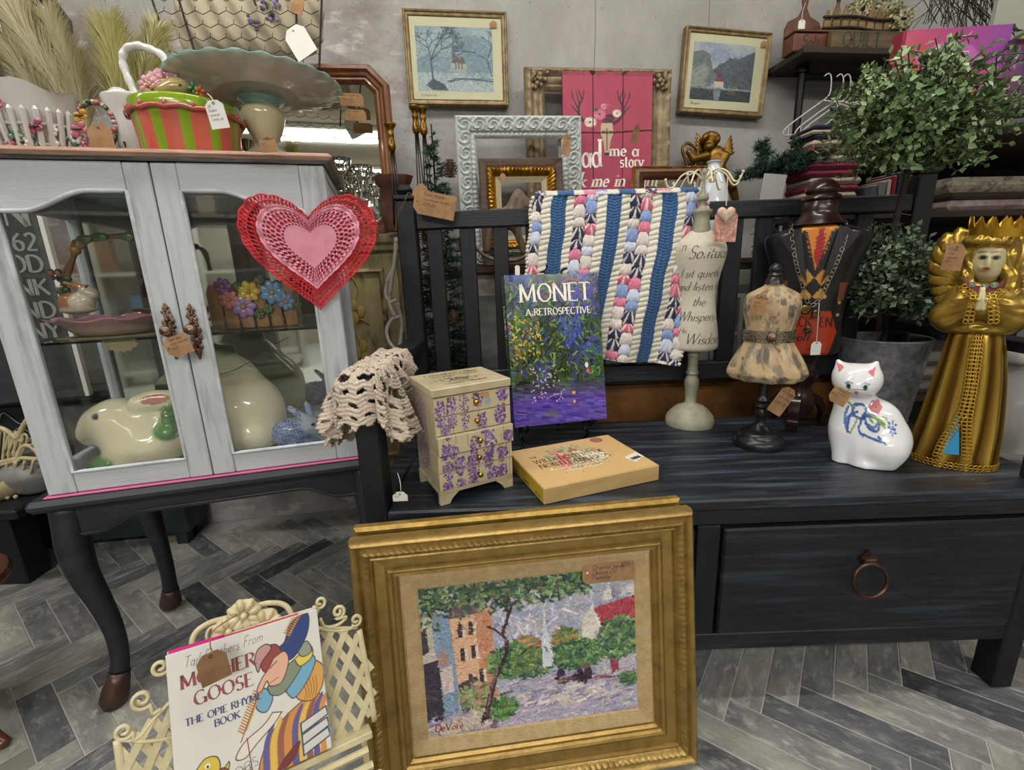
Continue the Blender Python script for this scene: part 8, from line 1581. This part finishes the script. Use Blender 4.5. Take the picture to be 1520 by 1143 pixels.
for px, py, rx, rz in ((300, 30, 40, 60), (350, 20, 50, 50), (400, 40, 45, 50), (440, 20, 40, 60), (340, 60, 60, 26)): q = WBp(px, py, Yb+.03); k = scl(*P(px, py, Yb)); pr.append(('e', tuple(q), (rx*k, .045, rz*k)))
v, f, _ = blob(pr, .012, .006); v[:, 0] += .004*np.sin(v[:, 2]*90+v[:, 0]*40); v[:, 1] += .006*np.sin(v[:, 0]*130+v[:, 2]*60); mb = MB(); mb.add(v, f); mb.build('linen_folds', mat('cream_linen_cloth', 'a69d86', r=.9), bt, smooth=1)
for px, py in ((392, 8), (372, 30), (402, 22), (412, 5)): q = WBp(px, py, Yb-.02); mb = MB(); [mb.ball(q+rng.normal(0, .007, 3), (.005, .004, .005), 6, rgb(('6c5a8a', '4a5a34', '8a7aa0')[i % 3])) for i in range(9)]; mb.build('flower_sprig', mat('dried_flowers', vc=1, r=.9), t, kind='stuff')
ptag('white card tag hanging from the chicken wire basket', 445, 62, 1.26, 34, 42, roll=-28, m=WT); ptag('small kraft tag on the chicken wire basket near the top edge', 442, 6, 1.27, 18, 26, roll=20, hole=False)
# silver framed mirror and black bird cage shape at the far left
t = thing('silver_mirror', 'tilted silver beaded mirror at the far left behind the plumes', 'mirror', M=mtx(P(-46, 215, 1.42), 6)); mb = MB(); moulding(mb, .17, .30, [(0, 0), (0, .012), (.008, .02), (.018, .018), (.024, .006)], carve(.005, .012, .002, .02), 60); mb.build('silver_frame', mat('silver_leaf', 'a8a8a2', r=.2, m=.9), t); bx('mirror_glass', mat('silvered_glass'), t, (.02, -.004, .02), (.15, 0, .28), 0)
t = thing('black_lantern', 'black metal lantern top above the plumes near the left corner', 'lantern', P(66, 10, 1.50)); mb = MB(); mb.lathe([(.05, -.05), (.052, -.02), (.03, .02), (.012, .05), (.006, .09)], 8); mb.build('lantern_roof', ES, t); mb = MB(); mb.lathe([(.034, -.12), (.034, -.051)], 8); mb.build('lantern_body', ES, t); mb = MB(); mb.tube([(0, 0, .085), (0, .12, .12)], .004, 6); mb.build('bracket', ES, t)

# ================================================================= left of the cabinet
sg = planeM((20, 600), (110, 600), P(60, 450, 1.30), 20)[0]; t = thing('tavern_sign', 'black chalk style tavern sign seen through the side of the glass cabinet', 'sign', M=mtx((P(70, 380, 1.38)[0]-.47, 1.21, .60), 20)); bx('sign_board', mat('charcoal_board', '232425', r=.6, c2='303132', sc=12), t, (0, 0, 0), (.50, .02, .62), .002); bx('white_edge', WT, t, (.5005, -.002, 0), (.512, .022, .62), .001)
mb = MB(); 
for tx, z, s_ in (('TAVERN', .50, .075), ('EST 1862', .435, .045), ('GOOD FOOD', .375, .045), ('COOL DRINK', .31, .045), ('AND', .245, .045), ('COMPANY', .185, .045)): text(mb, tx, s_, .488, z, align='r', thick=.2, thin=.12, serif=False, y=-.001, maxw=.46)
mb.build('chalk_lettering', mat('chalk_white', '8f9088', r=.8), t)
t = thing('blanket_chest', 'dark teal chest standing left behind the display cabinet', 'chest', M=mtx((-1.98, 1.40, .0), 7)); TE = mat('dark_teal_paint', '1c2a30', r=.5, c2='131c20', sc=8); bx('chest_body', TE, t, (0, 0, .05), (.80, .13, .56), .004); bx('chest_lid', TE, t, (-.01, -.01, .5605), (.81, .135, .595), .006)
for x in (.02, .74):
    for y in (.01, .08): bx('foot', TE, t, (x, y, 0), (x+.04, y+.04, .0495))
mb = MB(); 
for s_ in (0, 1): mb.tube([(.36+.10*s_+.028*(1-a/14)*cos(a), -.003, .46+.028*(1-a/14)*sin(a)) for a in np.linspace(0, 9, 40)], .0025, 5)
mb.tube(spline([(.30, -.003, .50), (.33, -.003, .54), (.37, -.003, .50), (.42, -.003, .53)], 6), .0025, 5); mb.build('white_scrollwork', mat('chalk_white'), t)
BW2 = mat('reddish_brown_wood', '3a2114', r=.35, c2='5a3018', sc=10, coat=.3); BXZ = P(22, 740, 1.27)[2]; t = thing('grey_vase', 'round grey stone vase behind the cream wicker basket', 'vase', (P(40, 640, 1.34)[0], 1.335, BXZ)); mb = MB(); q = spline([(.02, 0, 0), (.05, .003, 0), (.075, .03, 0), (.085, .055, 0), (.06, .085, 0), (.028, .1, 0), (.026, .115, 0), (.03, .12, 0)], 5); mb.lathe([(a, b*1.35) for a, b, _ in q], 28); mb.build('vase_body', mat('grey_stoneware', '8a8a86', r=.6, c2='75756f', sc=20), t, smooth=1)
xr = P(40, 765, 1.27)[0]; t = thing('black_stool', 'low black box stool carrying the wicker basket and grey vase at the left edge', 'stool', (xr-.30, 1.22, 0)); bx('seat', BKV, t, (-.15, -.03, BXZ-.03), (.36, .165, BXZ-.0005), .006); bx('box_base', BKV, t, (-.10, .08, .0), (.20, .16, BXZ-.0305), .004)
# cream wicker basket
WK = mat('cream_wicker', 'bdb18c', r=.5, c2='a59a74', sc=30); ob = P(18, 690, 1.27); t = thing('wicker_basket', 'cream painted open wicker basket with loop handles at the left edge', 'basket', (ob[0], 1.27, BXZ)); ob = np.array([ob[0], 1.27, BXZ])
def K(px, py, Y=.79): return P(px, py, Y+.48)-ob
def rod(nm, pts, r_=.0034): mb = MB(); r_ *= 1.55; mb.tube(spline([K(*p) for p in pts], 6), r_, 7); return mb.build(nm, WK, t, smooth=1)
rod('handle', [(26, 652), (35, 632), (47, 617), (56, 622), (56, 640), (50, 662)], .0044); rod('rim', [(-30, 630), (4, 636), (24, 650), (34, 655)], .004); rod('rim', [(0, 686), (30, 680), (52, 681), (59, 678), (48, 664), (34, 663), (22, 690)], .004); rod('rim', [(-30, 640, .88), (10, 640, .88), (34, 655)], .004); rod('rim', [(-30, 698), (0, 690), (30, 682)], .004)
for i in range(7): rod('rib', [(50-13*i, 683+i, .785), (44-12*i, 705+i, .79), (30-9*i, 732, .80)], .0026); rod('lattice', [(4+8*i-20, 640), (-8+8*i-10, 664), (8*i-20, 684)], .0024)
for i in range(4): rod('inner_loop', [(8+7*i, 668), (14+7*i, 645), (20+7*i, 652), (10+7*i, 676)], .0022)
mb = MB(); mb.lathe([(.0, .002), (.07, .002), (.09, .03), (.10, .065)], 24, c=tuple(K(0, 715, .83)*[1, 1, 0])); mb.build('woven_bowl', WK, t, solid=.003, smooth=1); mb = MB(); q = K(22, 733, .79); mb.ball((q[0], 0, .006), .0062, 8); mb.ball((q[0]-.02, -.004, .006), .0062, 8); mb.build('bead_feet', WK, t, smooth=1)
# brown chair foot at the lower left
p = PZ(6, 1100, 0); t = thing('wooden_side_table', 'dark brown turned table foot entering at the lower left edge', 'table', (p[0]-.10, p[1], 0)); 
mb = MB(); mb.lathe([(a, b) for a, b, _ in spline([(.03, .07, 0), (.036, .10, 0), (.03, .13, 0), (.022, .16, 0), (.03, .2, 0), (.02, .25, 0), (.018, .33, 0), (.024, .34, 0)], 4)], 20); mb.build('turned_column', BW2, t, smooth=1); mb = MB(); mb.lathe([(0, .34), (.15, .341), (.155, .35), (.15, .36), (0, .36)], 40); mb.build('round_top', BW2, t)
for a in (-8, 112, 232): mb = MB(); q = spline([(.02, 0, .10), (.06, 0, .075), (.10, 0, .03), (.13, 0, .014)], 5); mb.tube(q, np.interp(np.arange(len(q)), [0, len(q)-1], [.022, .011]), 10); mb.build('curved_foot', BW2, t, M=mtx((0, 0, 0), a), smooth=1)

# ================================================================= pipe shelf and its things at the right
PI_ = mat('black_pipe', '17181b', r=.4, m=.5); DS = mat('dark_stained_board', '241b16', r=.55, c2='352820', sc=8, st=(.5, 5, 5)); SM = mtx(WP+WU*.985, WY); t = thing('pipe_shelf', 'black iron pipe shelving unit with dark boards at the right of the wall', 'shelf', M=SM); SHZ = 1.611
bx('board', DS, t, (0, -.20, SHZ-.02), (1.3, -.004, SHZ), .002); z2 = P(1480, 178, 1.40)[2]
bx('board', DS, t, (.33, -.52, z2-.022), (1.3, -.004, z2), .002); bx('board', DS, t, (.30, -.44, 1.045), (1.3, -.004, 1.065), .002); bx('board', DS, t, (.26, -.40, .72), (1.3, -.004, .74), .002); bx('board', DS, t, (.26, -.40, .42), (1.3, -.004, .44), .002); bx('back_board', mat('shadow_black_board', '121214', r=.8), t, (.34, -.012, .05), (1.3, -.002, z2-.023), 0)  # black back panel added to stand for the darkness behind the boards
for x, y in ((.075, -.10), (1.2, -.10), (1.2, -.36), (.345, -.36)): mb = MB(); mb.tube([(x, y, .0), (x, y, (SHZ if y > -.2 else z2)-.0225)], .0125, 12); mb.lathe([(.022, 0), (.022, .02), (0, .02)], 14, c=(x, y, (SHZ if y > -.2 else z2)-.043)); mb.build('pipe_upright', PI_, t, smooth=30)
mb = MB(); mb.tube([(.075, -.10, SHZ-.055), (.7, -.10, SHZ-.055), (1.2, -.10, SHZ-.055)], .012, 12); mb.build('hanging_rail', PI_, t, smooth=30)
HG = mat('white_plastic', 'b9b9b4', r=.4)
h0 = thing('clothes_hanger', 'leftmost white plastic hanger on the black pipe rail', 'hanger', P(1228, 130, 1.76), group='white hangers on the pipe rail'); oh = P(1228, 130, 1.76); H_ = lambda a, b, Y=1.76: P(a, b, Y)-oh
mb = MB(); mb.tube(spline([H_(224, 113) if False else H_(1224, 113), H_(1230, 109), H_(1234, 116), H_(1232, 138), H_(1223, 149)], 6), .0022, 7); mb.build('hook', HG, h0, smooth=1)
mb = MB(); mb.tube(spline([H_(1222, 149), H_(1190, 172), H_(1167, 190), H_(1165, 201, 1.76), H_(1200, 196), H_(1262, 182), H_(1288, 172), H_(1262, 160), H_(1240, 152), H_(1222, 149)], 5), .0026, 7); mb.build('frame', HG, h0, smooth=1)
mb = MB(); mb.tube([H_(1171, 188), H_(1170, 200)], .0018, 6); mb.build('notch_bar', HG, h0)
for i, (dx, lab) in enumerate(((.048, 'second white plastic hanger from the left on the rail'), (.075, 'third white plastic hanger from the left on the rail'), (.135, 'rightmost white plastic hanger on the rail'))): dup(h0, Matrix.Translation(Vector((dx, dx*.12+.004, 0)))@h0.matrix_world, lab)
# top shelf things
def SP(px, dy): q = SM.inverted()@Vector(PL(px, 70, np.array(SM@Vector((0, dy, 0))), WN)); return q.x
x0 = SP(1172, -.14); t = thing('salt_box', 'small brown wooden wall box lettered Salt on the top shelf', 'box', M=SM@mtx((x0, -.16, SHZ+.0005))); SB_ = mat('warm_brown_wood', '6b4230', r=.5, c2='54301f', sc=8, st=(.5, 4, 4)); bx('box_front', SB_, t, (0, 0, 0), (.135, .05, .055), .003); bx('lid', SB_, t, (-.004, -.006, .0555), (.139, .05, .063), .002)
mb = MB(); mb.prism([(0, 0), (.135, 0), (.135, .09), (.125, .11), (.09, .125), (.075, .15), (.08, .18), (.067, .195), (.054, .18), (.06, .15), (.045, .125), (.01, .11), (0, .09)], .0505, .058); mb.build('backboard', SB_, t, bevel=.002); mb = MB(); text(mb, 'Salt', .034, .03, .014, mono=True, thin=.1, serif=False, slant=.1, y=-.0006); mb.build('lettering', INK, t)
ptag('small white tag hanging on the backboard of the salt box', 1190, 36, 1.70, 10, 12, m=WT, string=((1190, 30, 1.7), (1192, 15, 1.71), (1196, 4, 1.72)), smat=WS)
x0 = SP(1228, -.17); t = thing('quilt_sign', 'weathered wood block lettered QUILT on the top shelf', 'sign', M=SM@mtx((x0, -.185, SHZ+.0005))); bx('sign_block', mat('weathered_sign_wood', '6b5a40', r=.8, c2='4f422f', sc=10, st=(.5, 5, 5)), t, (0, 0, 0), (.30, .02, .055), .002); mb = MB(); text(mb, 'QUILT', .042, .04, .007, y=-.0006, thick=.16, thin=.08); mb.build('lettering', mat('faded_green_paint', '39402f', r=.8), t)
t = thing('picket_basket', 'rustic wooden picket basket with twig rim on the top shelf', 'basket', M=SM@mtx((x0-.01, -.158, SHZ+.0005))); PB = mat('driftwood_picket', '8a7350', r=.8, c2='6b5538', sc=16, bump=.5)
for i in range(9): h_ = .125+.008*((i*3) % 4); x = i*.032; mb = MB(); mb.prism([(x, 0), (x+.025, 0), (x+.025, h_-.03), (x+.0125, h_), (x, h_-.03)], 0, .009); mb.build('picket', PB, t, bevel=.0015)
for z in (.068, .1): mb = MB(); mb.tube(spline([(-.01, -.004, z), (.1, -.006, z+.004), (.2, -.004, z-.003), (.3, -.005, z+.003)], 5), .004, 6); mb.build('twig', mat('dark_twig'), t, smooth=1)
bx('basket_box', PB, t, (0, .0095, 0), (.28, .12, .07)); 
for x, l in ((.07, .3), (.11, -.25), (.17, .28)): mb = MB(); mb.tube([(x, .06, .07), (x+l*.15, .06, .28)], .005, 6); mb.build('twig_handle', mat('dark_twig'), t)
t = thing('hydrangea_bunch', 'bunch of cream dried hydrangeas in the rustic picket basket', 'flowers', M=SM@mtx((x0+.19, -.11, SHZ+.10))); rr_ = np.random.default_rng(2); V_, F_, C_ = [], [], []
for i in range(1100):
    d = rr_.normal(0, 1, 3); d /= np.linalg.norm(d); p = np.array([[-.04, 0, .03], [.04, -.02, .05], [.08, -.03, 0]][i % 3])+d*.048; n1 = rr_.normal(0, 1, 3); n1 /= np.linalg.norm(n1); n2 = np.cross(n1, d); k0 = len(V_); V_ += [p+n1*.006, p+n2*.006, p-n1*.006, p-n2*.006]; F_.append((k0, k0+1, k0+2, k0+3)); C_ += [rgb(('b0a87c', '9c9a6c', 'b8b08c', '7c8450')[rr_.integers(4)])]*4
mb = MB(); mb.add(np.array(V_), F_, np.array(C_)); mb.build('petals', mat('dried_flowers'), t, kind='stuff'); mb = MB(); mb.tube([(0, 0, -.03), (0, 0, .02)], .006, 6); mb.build('stems', mat('green_twig'), t)
t = thing('dried_fern', 'dark drooping dried fern hanging over the shelf behind the pink book', 'plant', P(1430, -20, 1.62)); o_ = P(1430, -20, 1.62); rr_ = np.random.default_rng(6); mb = MB()
for i in range(90): a = P(1375+rr_.uniform(0, 110), -25+rr_.uniform(-10, 10), 1.62)-o_; mb.tube([a, a+[rr_.normal(0, .03), -.02, -.03], a+[rr_.normal(0, .06), -.03, -.10-.05*rr_.random()]], .0012, 3, cap=False)
mb.build('fronds', mat('dark_frond', '2a2c22', r=.8), t, kind='stuff')
t = thing('scalloped_valance', 'pale scalloped wooden valance hanging at the top right corner', 'valance', M=mtx(P(1478, 32, 1.45), 0)); mb = MB(); pts = [(0, -.13), (.012, -.0), (.0, .16), (.3, .16), (.3, .0)]; pts = [(0, .16), (-.006, -.03), (.008, -.03)]; 
for i in range(5): pts += poly_arc(.032+.045*i, -.0, .022, .016+.006*(i % 2), 200, 340, 6)
pts += [(.25, .16)]; mb.prism(pts[::-1], 0, .012); mb.build('scalloped_board', mat('pale_grey_paint', '9b9b90', r=.6), t)
# pink book and bright vase
Mb, bw, bh = planeM((1343, 43), (1503, 39), P(1420, 40, 1.36), -3, 0); q = Mb.translation.copy(); dz_ = 0; Mb = mtx((q.x, q.y, z2+.001), -3); bh += dz_ if dz_ > 0 else 0; bh = LP(Mb, 1400, 42)[1]; t = thing('coffee_table_book', 'tall pink and purple fashion book with white title above the topiary', 'book', M=Mb)
cv = Cv(200, 240, 'b5486c'); cv.mix(np.clip(cv.X*1.3-.2, 0, 1), '94509c'); cv.mix(np.clip(1-np.hypot((cv.X-.1)/.3, (cv.Y-.4)/.3), 0, 1), 'c4503f'); cv.ell(.45, .38, .3, .30, 'bb6ab0', .9, 0, .1); cv.poly([(.08, .25), (.3, .27), (.28, .4), (.18, .42)], 'b868a4'); cv.ell(.55, .55, .25, .15, 'c64a3c', .9); cv.ell(.38, .6, .16, .18, 'bf72a0', .9); cv.ell(.6, .78, .2, .16, 'cf5a34', .9); cv.ell(.2, .85, .14, .14, 'b860a0', .8); cv.ell(.85, .55, .12, .2, 'b85080', .8)
bx('cover_board', mat('crimson_cloth', '8c1c34', r=.4), t, (0, 0, 0), (bw, .003, bh), .0006); bx('page_block', mat('page_edges'), t, (.004, .0032, .003), (bw-.003, .036, bh-.003)); bx('back_cover', mat('crimson_cloth'), t, (0, .0362, 0), (bw, .039, bh), .0006); bx('spine', mat('crimson_cloth'), t, (-.002, .0, 0), (-.0001, .039, bh), 0)
sheet('front_cover_print', cv, bw-.006, bh, t, x=.006, y=-.0008, m=mat('glossy_jacket')); mb = MB(); text(mb, 'T H E', .036, bw*.44, bh-.092, align='c', y=-.0014, thick=.12, thin=.04); text(mb, 'L I F E', .036, bw*.44, bh-.16, align='c', y=-.0014, thick=.12, thin=.04); mb.build('title_lettering', WI, t)
mb = MB(); text(mb, 'THE LIFE', .02, 0, 0, mp=lambda a, b: (-.0026, .030-b, bh-.05-a)); mb.build('spine_lettering', mat('pink_print', 'b5707c', r=.5), t)
xv = P(1530, 175, 1.34); t = thing('glass_vase', 'purple streaked glass vase with yellow and green leaf flare at the right edge', 'vase', (xv[0], 1.34, z2+.001)); mb = MB(); cvv = fbm(60, 120, 6, 5, 4); q = spline([(.02, 0, 0), (.07, .002, 0), (.085, .03, 0), (.09, .10, 0), (.085, .15, 0), (.09, .17, 0), (.08, .165, 0)], 8); th = np.linspace(0, 2*pi, 119, endpoint=False); g = np.stack([q[:, 0:1]*np.cos(th), q[:, 0:1]*np.sin(th), q[:, 1:2]+0*th], -1); cvn = cvv[:len(q), :119][..., None]; cc = rgb('8a6a70')*(1-cvn)+rgb('3a2450')*cvn*1.3; mb.grid(g, np.clip(cc, 0, 1), cv=True, flip=True); mb.build('glass_body', mat('streaked_glass', vc=1, r=.08, coat=.8), t, smooth=1)
mb = MB(); g = [[(-.10+.22*u, -.04+.03*s_, .155+.10*u+s_*.022*sin(pi*min(1, u+.15))) for s_ in np.linspace(-1, 1, 9)] for u in np.linspace(0, 1, 14)]; cc = [[rgb('b5a03c') if abs(s_) < .5 else rgb('2f5a24') for s_ in np.linspace(-1, 1, 9)] for _ in range(14)]; mb.grid(g, np.array(cc)); mb.build('leaf_flare', mat('streaked_glass'), t, smooth=1, solid=.004)
# striped crochet throw, fabrics, books
def folded(name, label, cat, M, W_, D_, layers, par_m, amp=.003):
    t = thing(name, label, cat, M=M); z = 0
    for i, (h_, m_) in enumerate(layers):
        mb = MB(); n1, n2 = 24, 10; ex = .006*sin(i*2.1); mb.box((ex, 0, z), (W_+ex, D_, z+h_*.94), bev=h_*.4); o = mb.build('fold', m_, t, smooth=40); z += h_
    return t
RC = mat('raspberry_yarn', '74293c', r=.95, bump=1, bs=120); CW_ = mat('cream_yarn', 'a59a88', r=.95, bump=1, bs=120); NC = mat('navy_yarn', '1a1c30', r=.95, bump=1, bs=120)
p = P(1240, 302, 1.47); folded('crochet_throw', 'folded raspberry and cream striped crochet throw stacked behind the bench rail', 'throw', mtx((p[0]-.075, 1.49, 1.067), 4), .17, .12, [(.021, RC if i % 5 in (0, 1, 3) else CW_) for i in range(10)]+[(.014, NC), (.012, CW_), (.014, NC)], None)
tb_ = thing('throw_stand', 'narrow dark stand carrying the raspberry striped throw behind the bench', 'stand', M=mtx((p[0]-.10, 1.475, 0), 4)); bx('top', DS, tb_, (0, 0, 1.045), (.36, .17, 1.0655)); 
for x in (.0, .33):
    for y in (.0, .14): bx('leg', DS, tb_, (x, y, 0), (x+.03, y+.03, 1.0445))
for i, (dx, w_, h_, c, lab) in enumerate(((.20, .018, .075, '4a4c4e', 'grey cloth book upright beside the striped throw'), (.222, .022, .085, '6a6a68', 'pale grey cloth book beside the striped throw'), (.248, .010, .09, 'a09a8a', 'thin cream book between grey and red books'), (.262, .012, .10, '7c1c28', 'thin dark red book behind the right bench post'), (.278, .014, .11, '1c2444', 'navy blue book behind the right bench post'))):
    t = thing('cloth_book', lab, 'book', M=mtx((p[0]-.075+dx, 1.495, 1.067), 4), group='books beside the striped throw'); bx('cover', mat('cloth_'+c, c, r=.85), t, (0, 0, 0), (w_, .11, h_), .002); bx('page_block', mat('page_edges'), t, (.002, .003, h_+.0001), (w_-.002, .108, h_+.0015), 0)
Q1 = mat('pink_check_quilt', '8f7470', r=.9, c2='a89c94', sc=30, bump=1, bs=60); Q2 = mat('lace_cloth', 'a39a88', r=.9, c2='6b6458', sc=45, lo=.5, hi=.6, bump=1, bs=60); Q3 = mat('brown_cloth', '3a3028', r=.9); Q4 = mat('dusty_rose_print', '6b2c3a', r=.9, c2='3a1c24', sc=25)
folded('folded_quilts', 'stack of folded pink quilts and lace cloth on the pipe shelf', 'quilts', SM@mtx((.40, -.42, 1.0655)), .5, .34, [(.035, Q1), (.022, Q3), (.05, Q2)], None)
folded('folded_fabric', 'folded dark rose fabric on the lower right pipe shelf board', 'fabric', SM@mtx((.36, -.38, .7405)), .5, .3, [(.05, Q3), (.05, Q4), (.04, Q3)], None); folded('folded_linen', 'folded grey linen on the lowest visible pipe shelf board', 'fabric', SM@mtx((.38, -.38, .4405)), .5, .3, [(.05, mat('grey_linen', '55524c', r=.9, bump=1)), (.05, mat('tan_linen', '6b6253', r=.9, bump=1)), (.05, mat('grey_linen'))], None)
p = P(1500, 512, 1.33); t = thing('white_plate', 'white plate edge resting above the bench arm at the right', 'plate', M=mtx((p[0]+.03, 1.42, .8825), 0)); mb = MB(); mb.lathe([(0, .004), (.06, .004), (.09, .014), (.11, .020), (.108, .023), (.088, .017), (.06, .008), (0, .008)], 48); mb.build('plate', WG, t, smooth=1)
ptag('torn kraft tag tied with twine to the right bench post', 1342, 368, 1.26, 22, 30, roll=10, lines=('Shelf',), string=((1342, 355, 1.26), (1336, 335, 1.262), (1334, 318, 1.27), (1350, 319, 1.265), (1352, 319, 1.27)))

# ================================================================= across the aisle, seen only in the mirrors
t = thing('aisle_shelf', 'pale open shelving across the aisle reflected in the cabinet mirror', 'shelf', M=mtx((-2.6, -2.75, 0), 180)); AW = mat('pale_grey_paint'); t.matrix_world = mtx((-.2, -2.75, 0), 180)
for x in (0, .78, 1.56, 2.34): bx('upright', AW, t, (x, 0, 0), (x+.05, .35, 2.0))
for z in (.1, .55, 1.0, 1.45, 1.9):
    for x in (.0505, .8305, 1.6105): bx('board', AW, t, (x, 0, z), (x+.729, .35, z+.03))
for i in range(12):
    x = .07+.19*i+(.06 if i > 3 else 0)+(.06 if i > 7 else 0); z = (.5805+.45*(i % 3))-.0; h_ = .16+.05*(i % 4); tb2 = thing('storage_box', ('blue', 'brown', 'cream', 'grey', 'wine red', 'green')[i % 6]+' box on the aisle shelving, '+('low', 'middle', 'high')[i % 3]+(' near end', ' centre', ' far end')[i//4]+(' with label', '')[(i//2) % 2], 'box', M=t.matrix_world@mtx((x, .08, z))); bx('box_body', mat('box_%d' % (i % 6), ('4f6f8a', '6b4a34', 'b5ac94', '6f706c', '6c2630', '3f5a44')[i % 6], r=.6), tb2, (0, 0, 0), (.13, .2, h_), .004); bx('label', WT, tb2, (.03, .2002, h_*.4), (.10, .2008, h_*.7), 0)
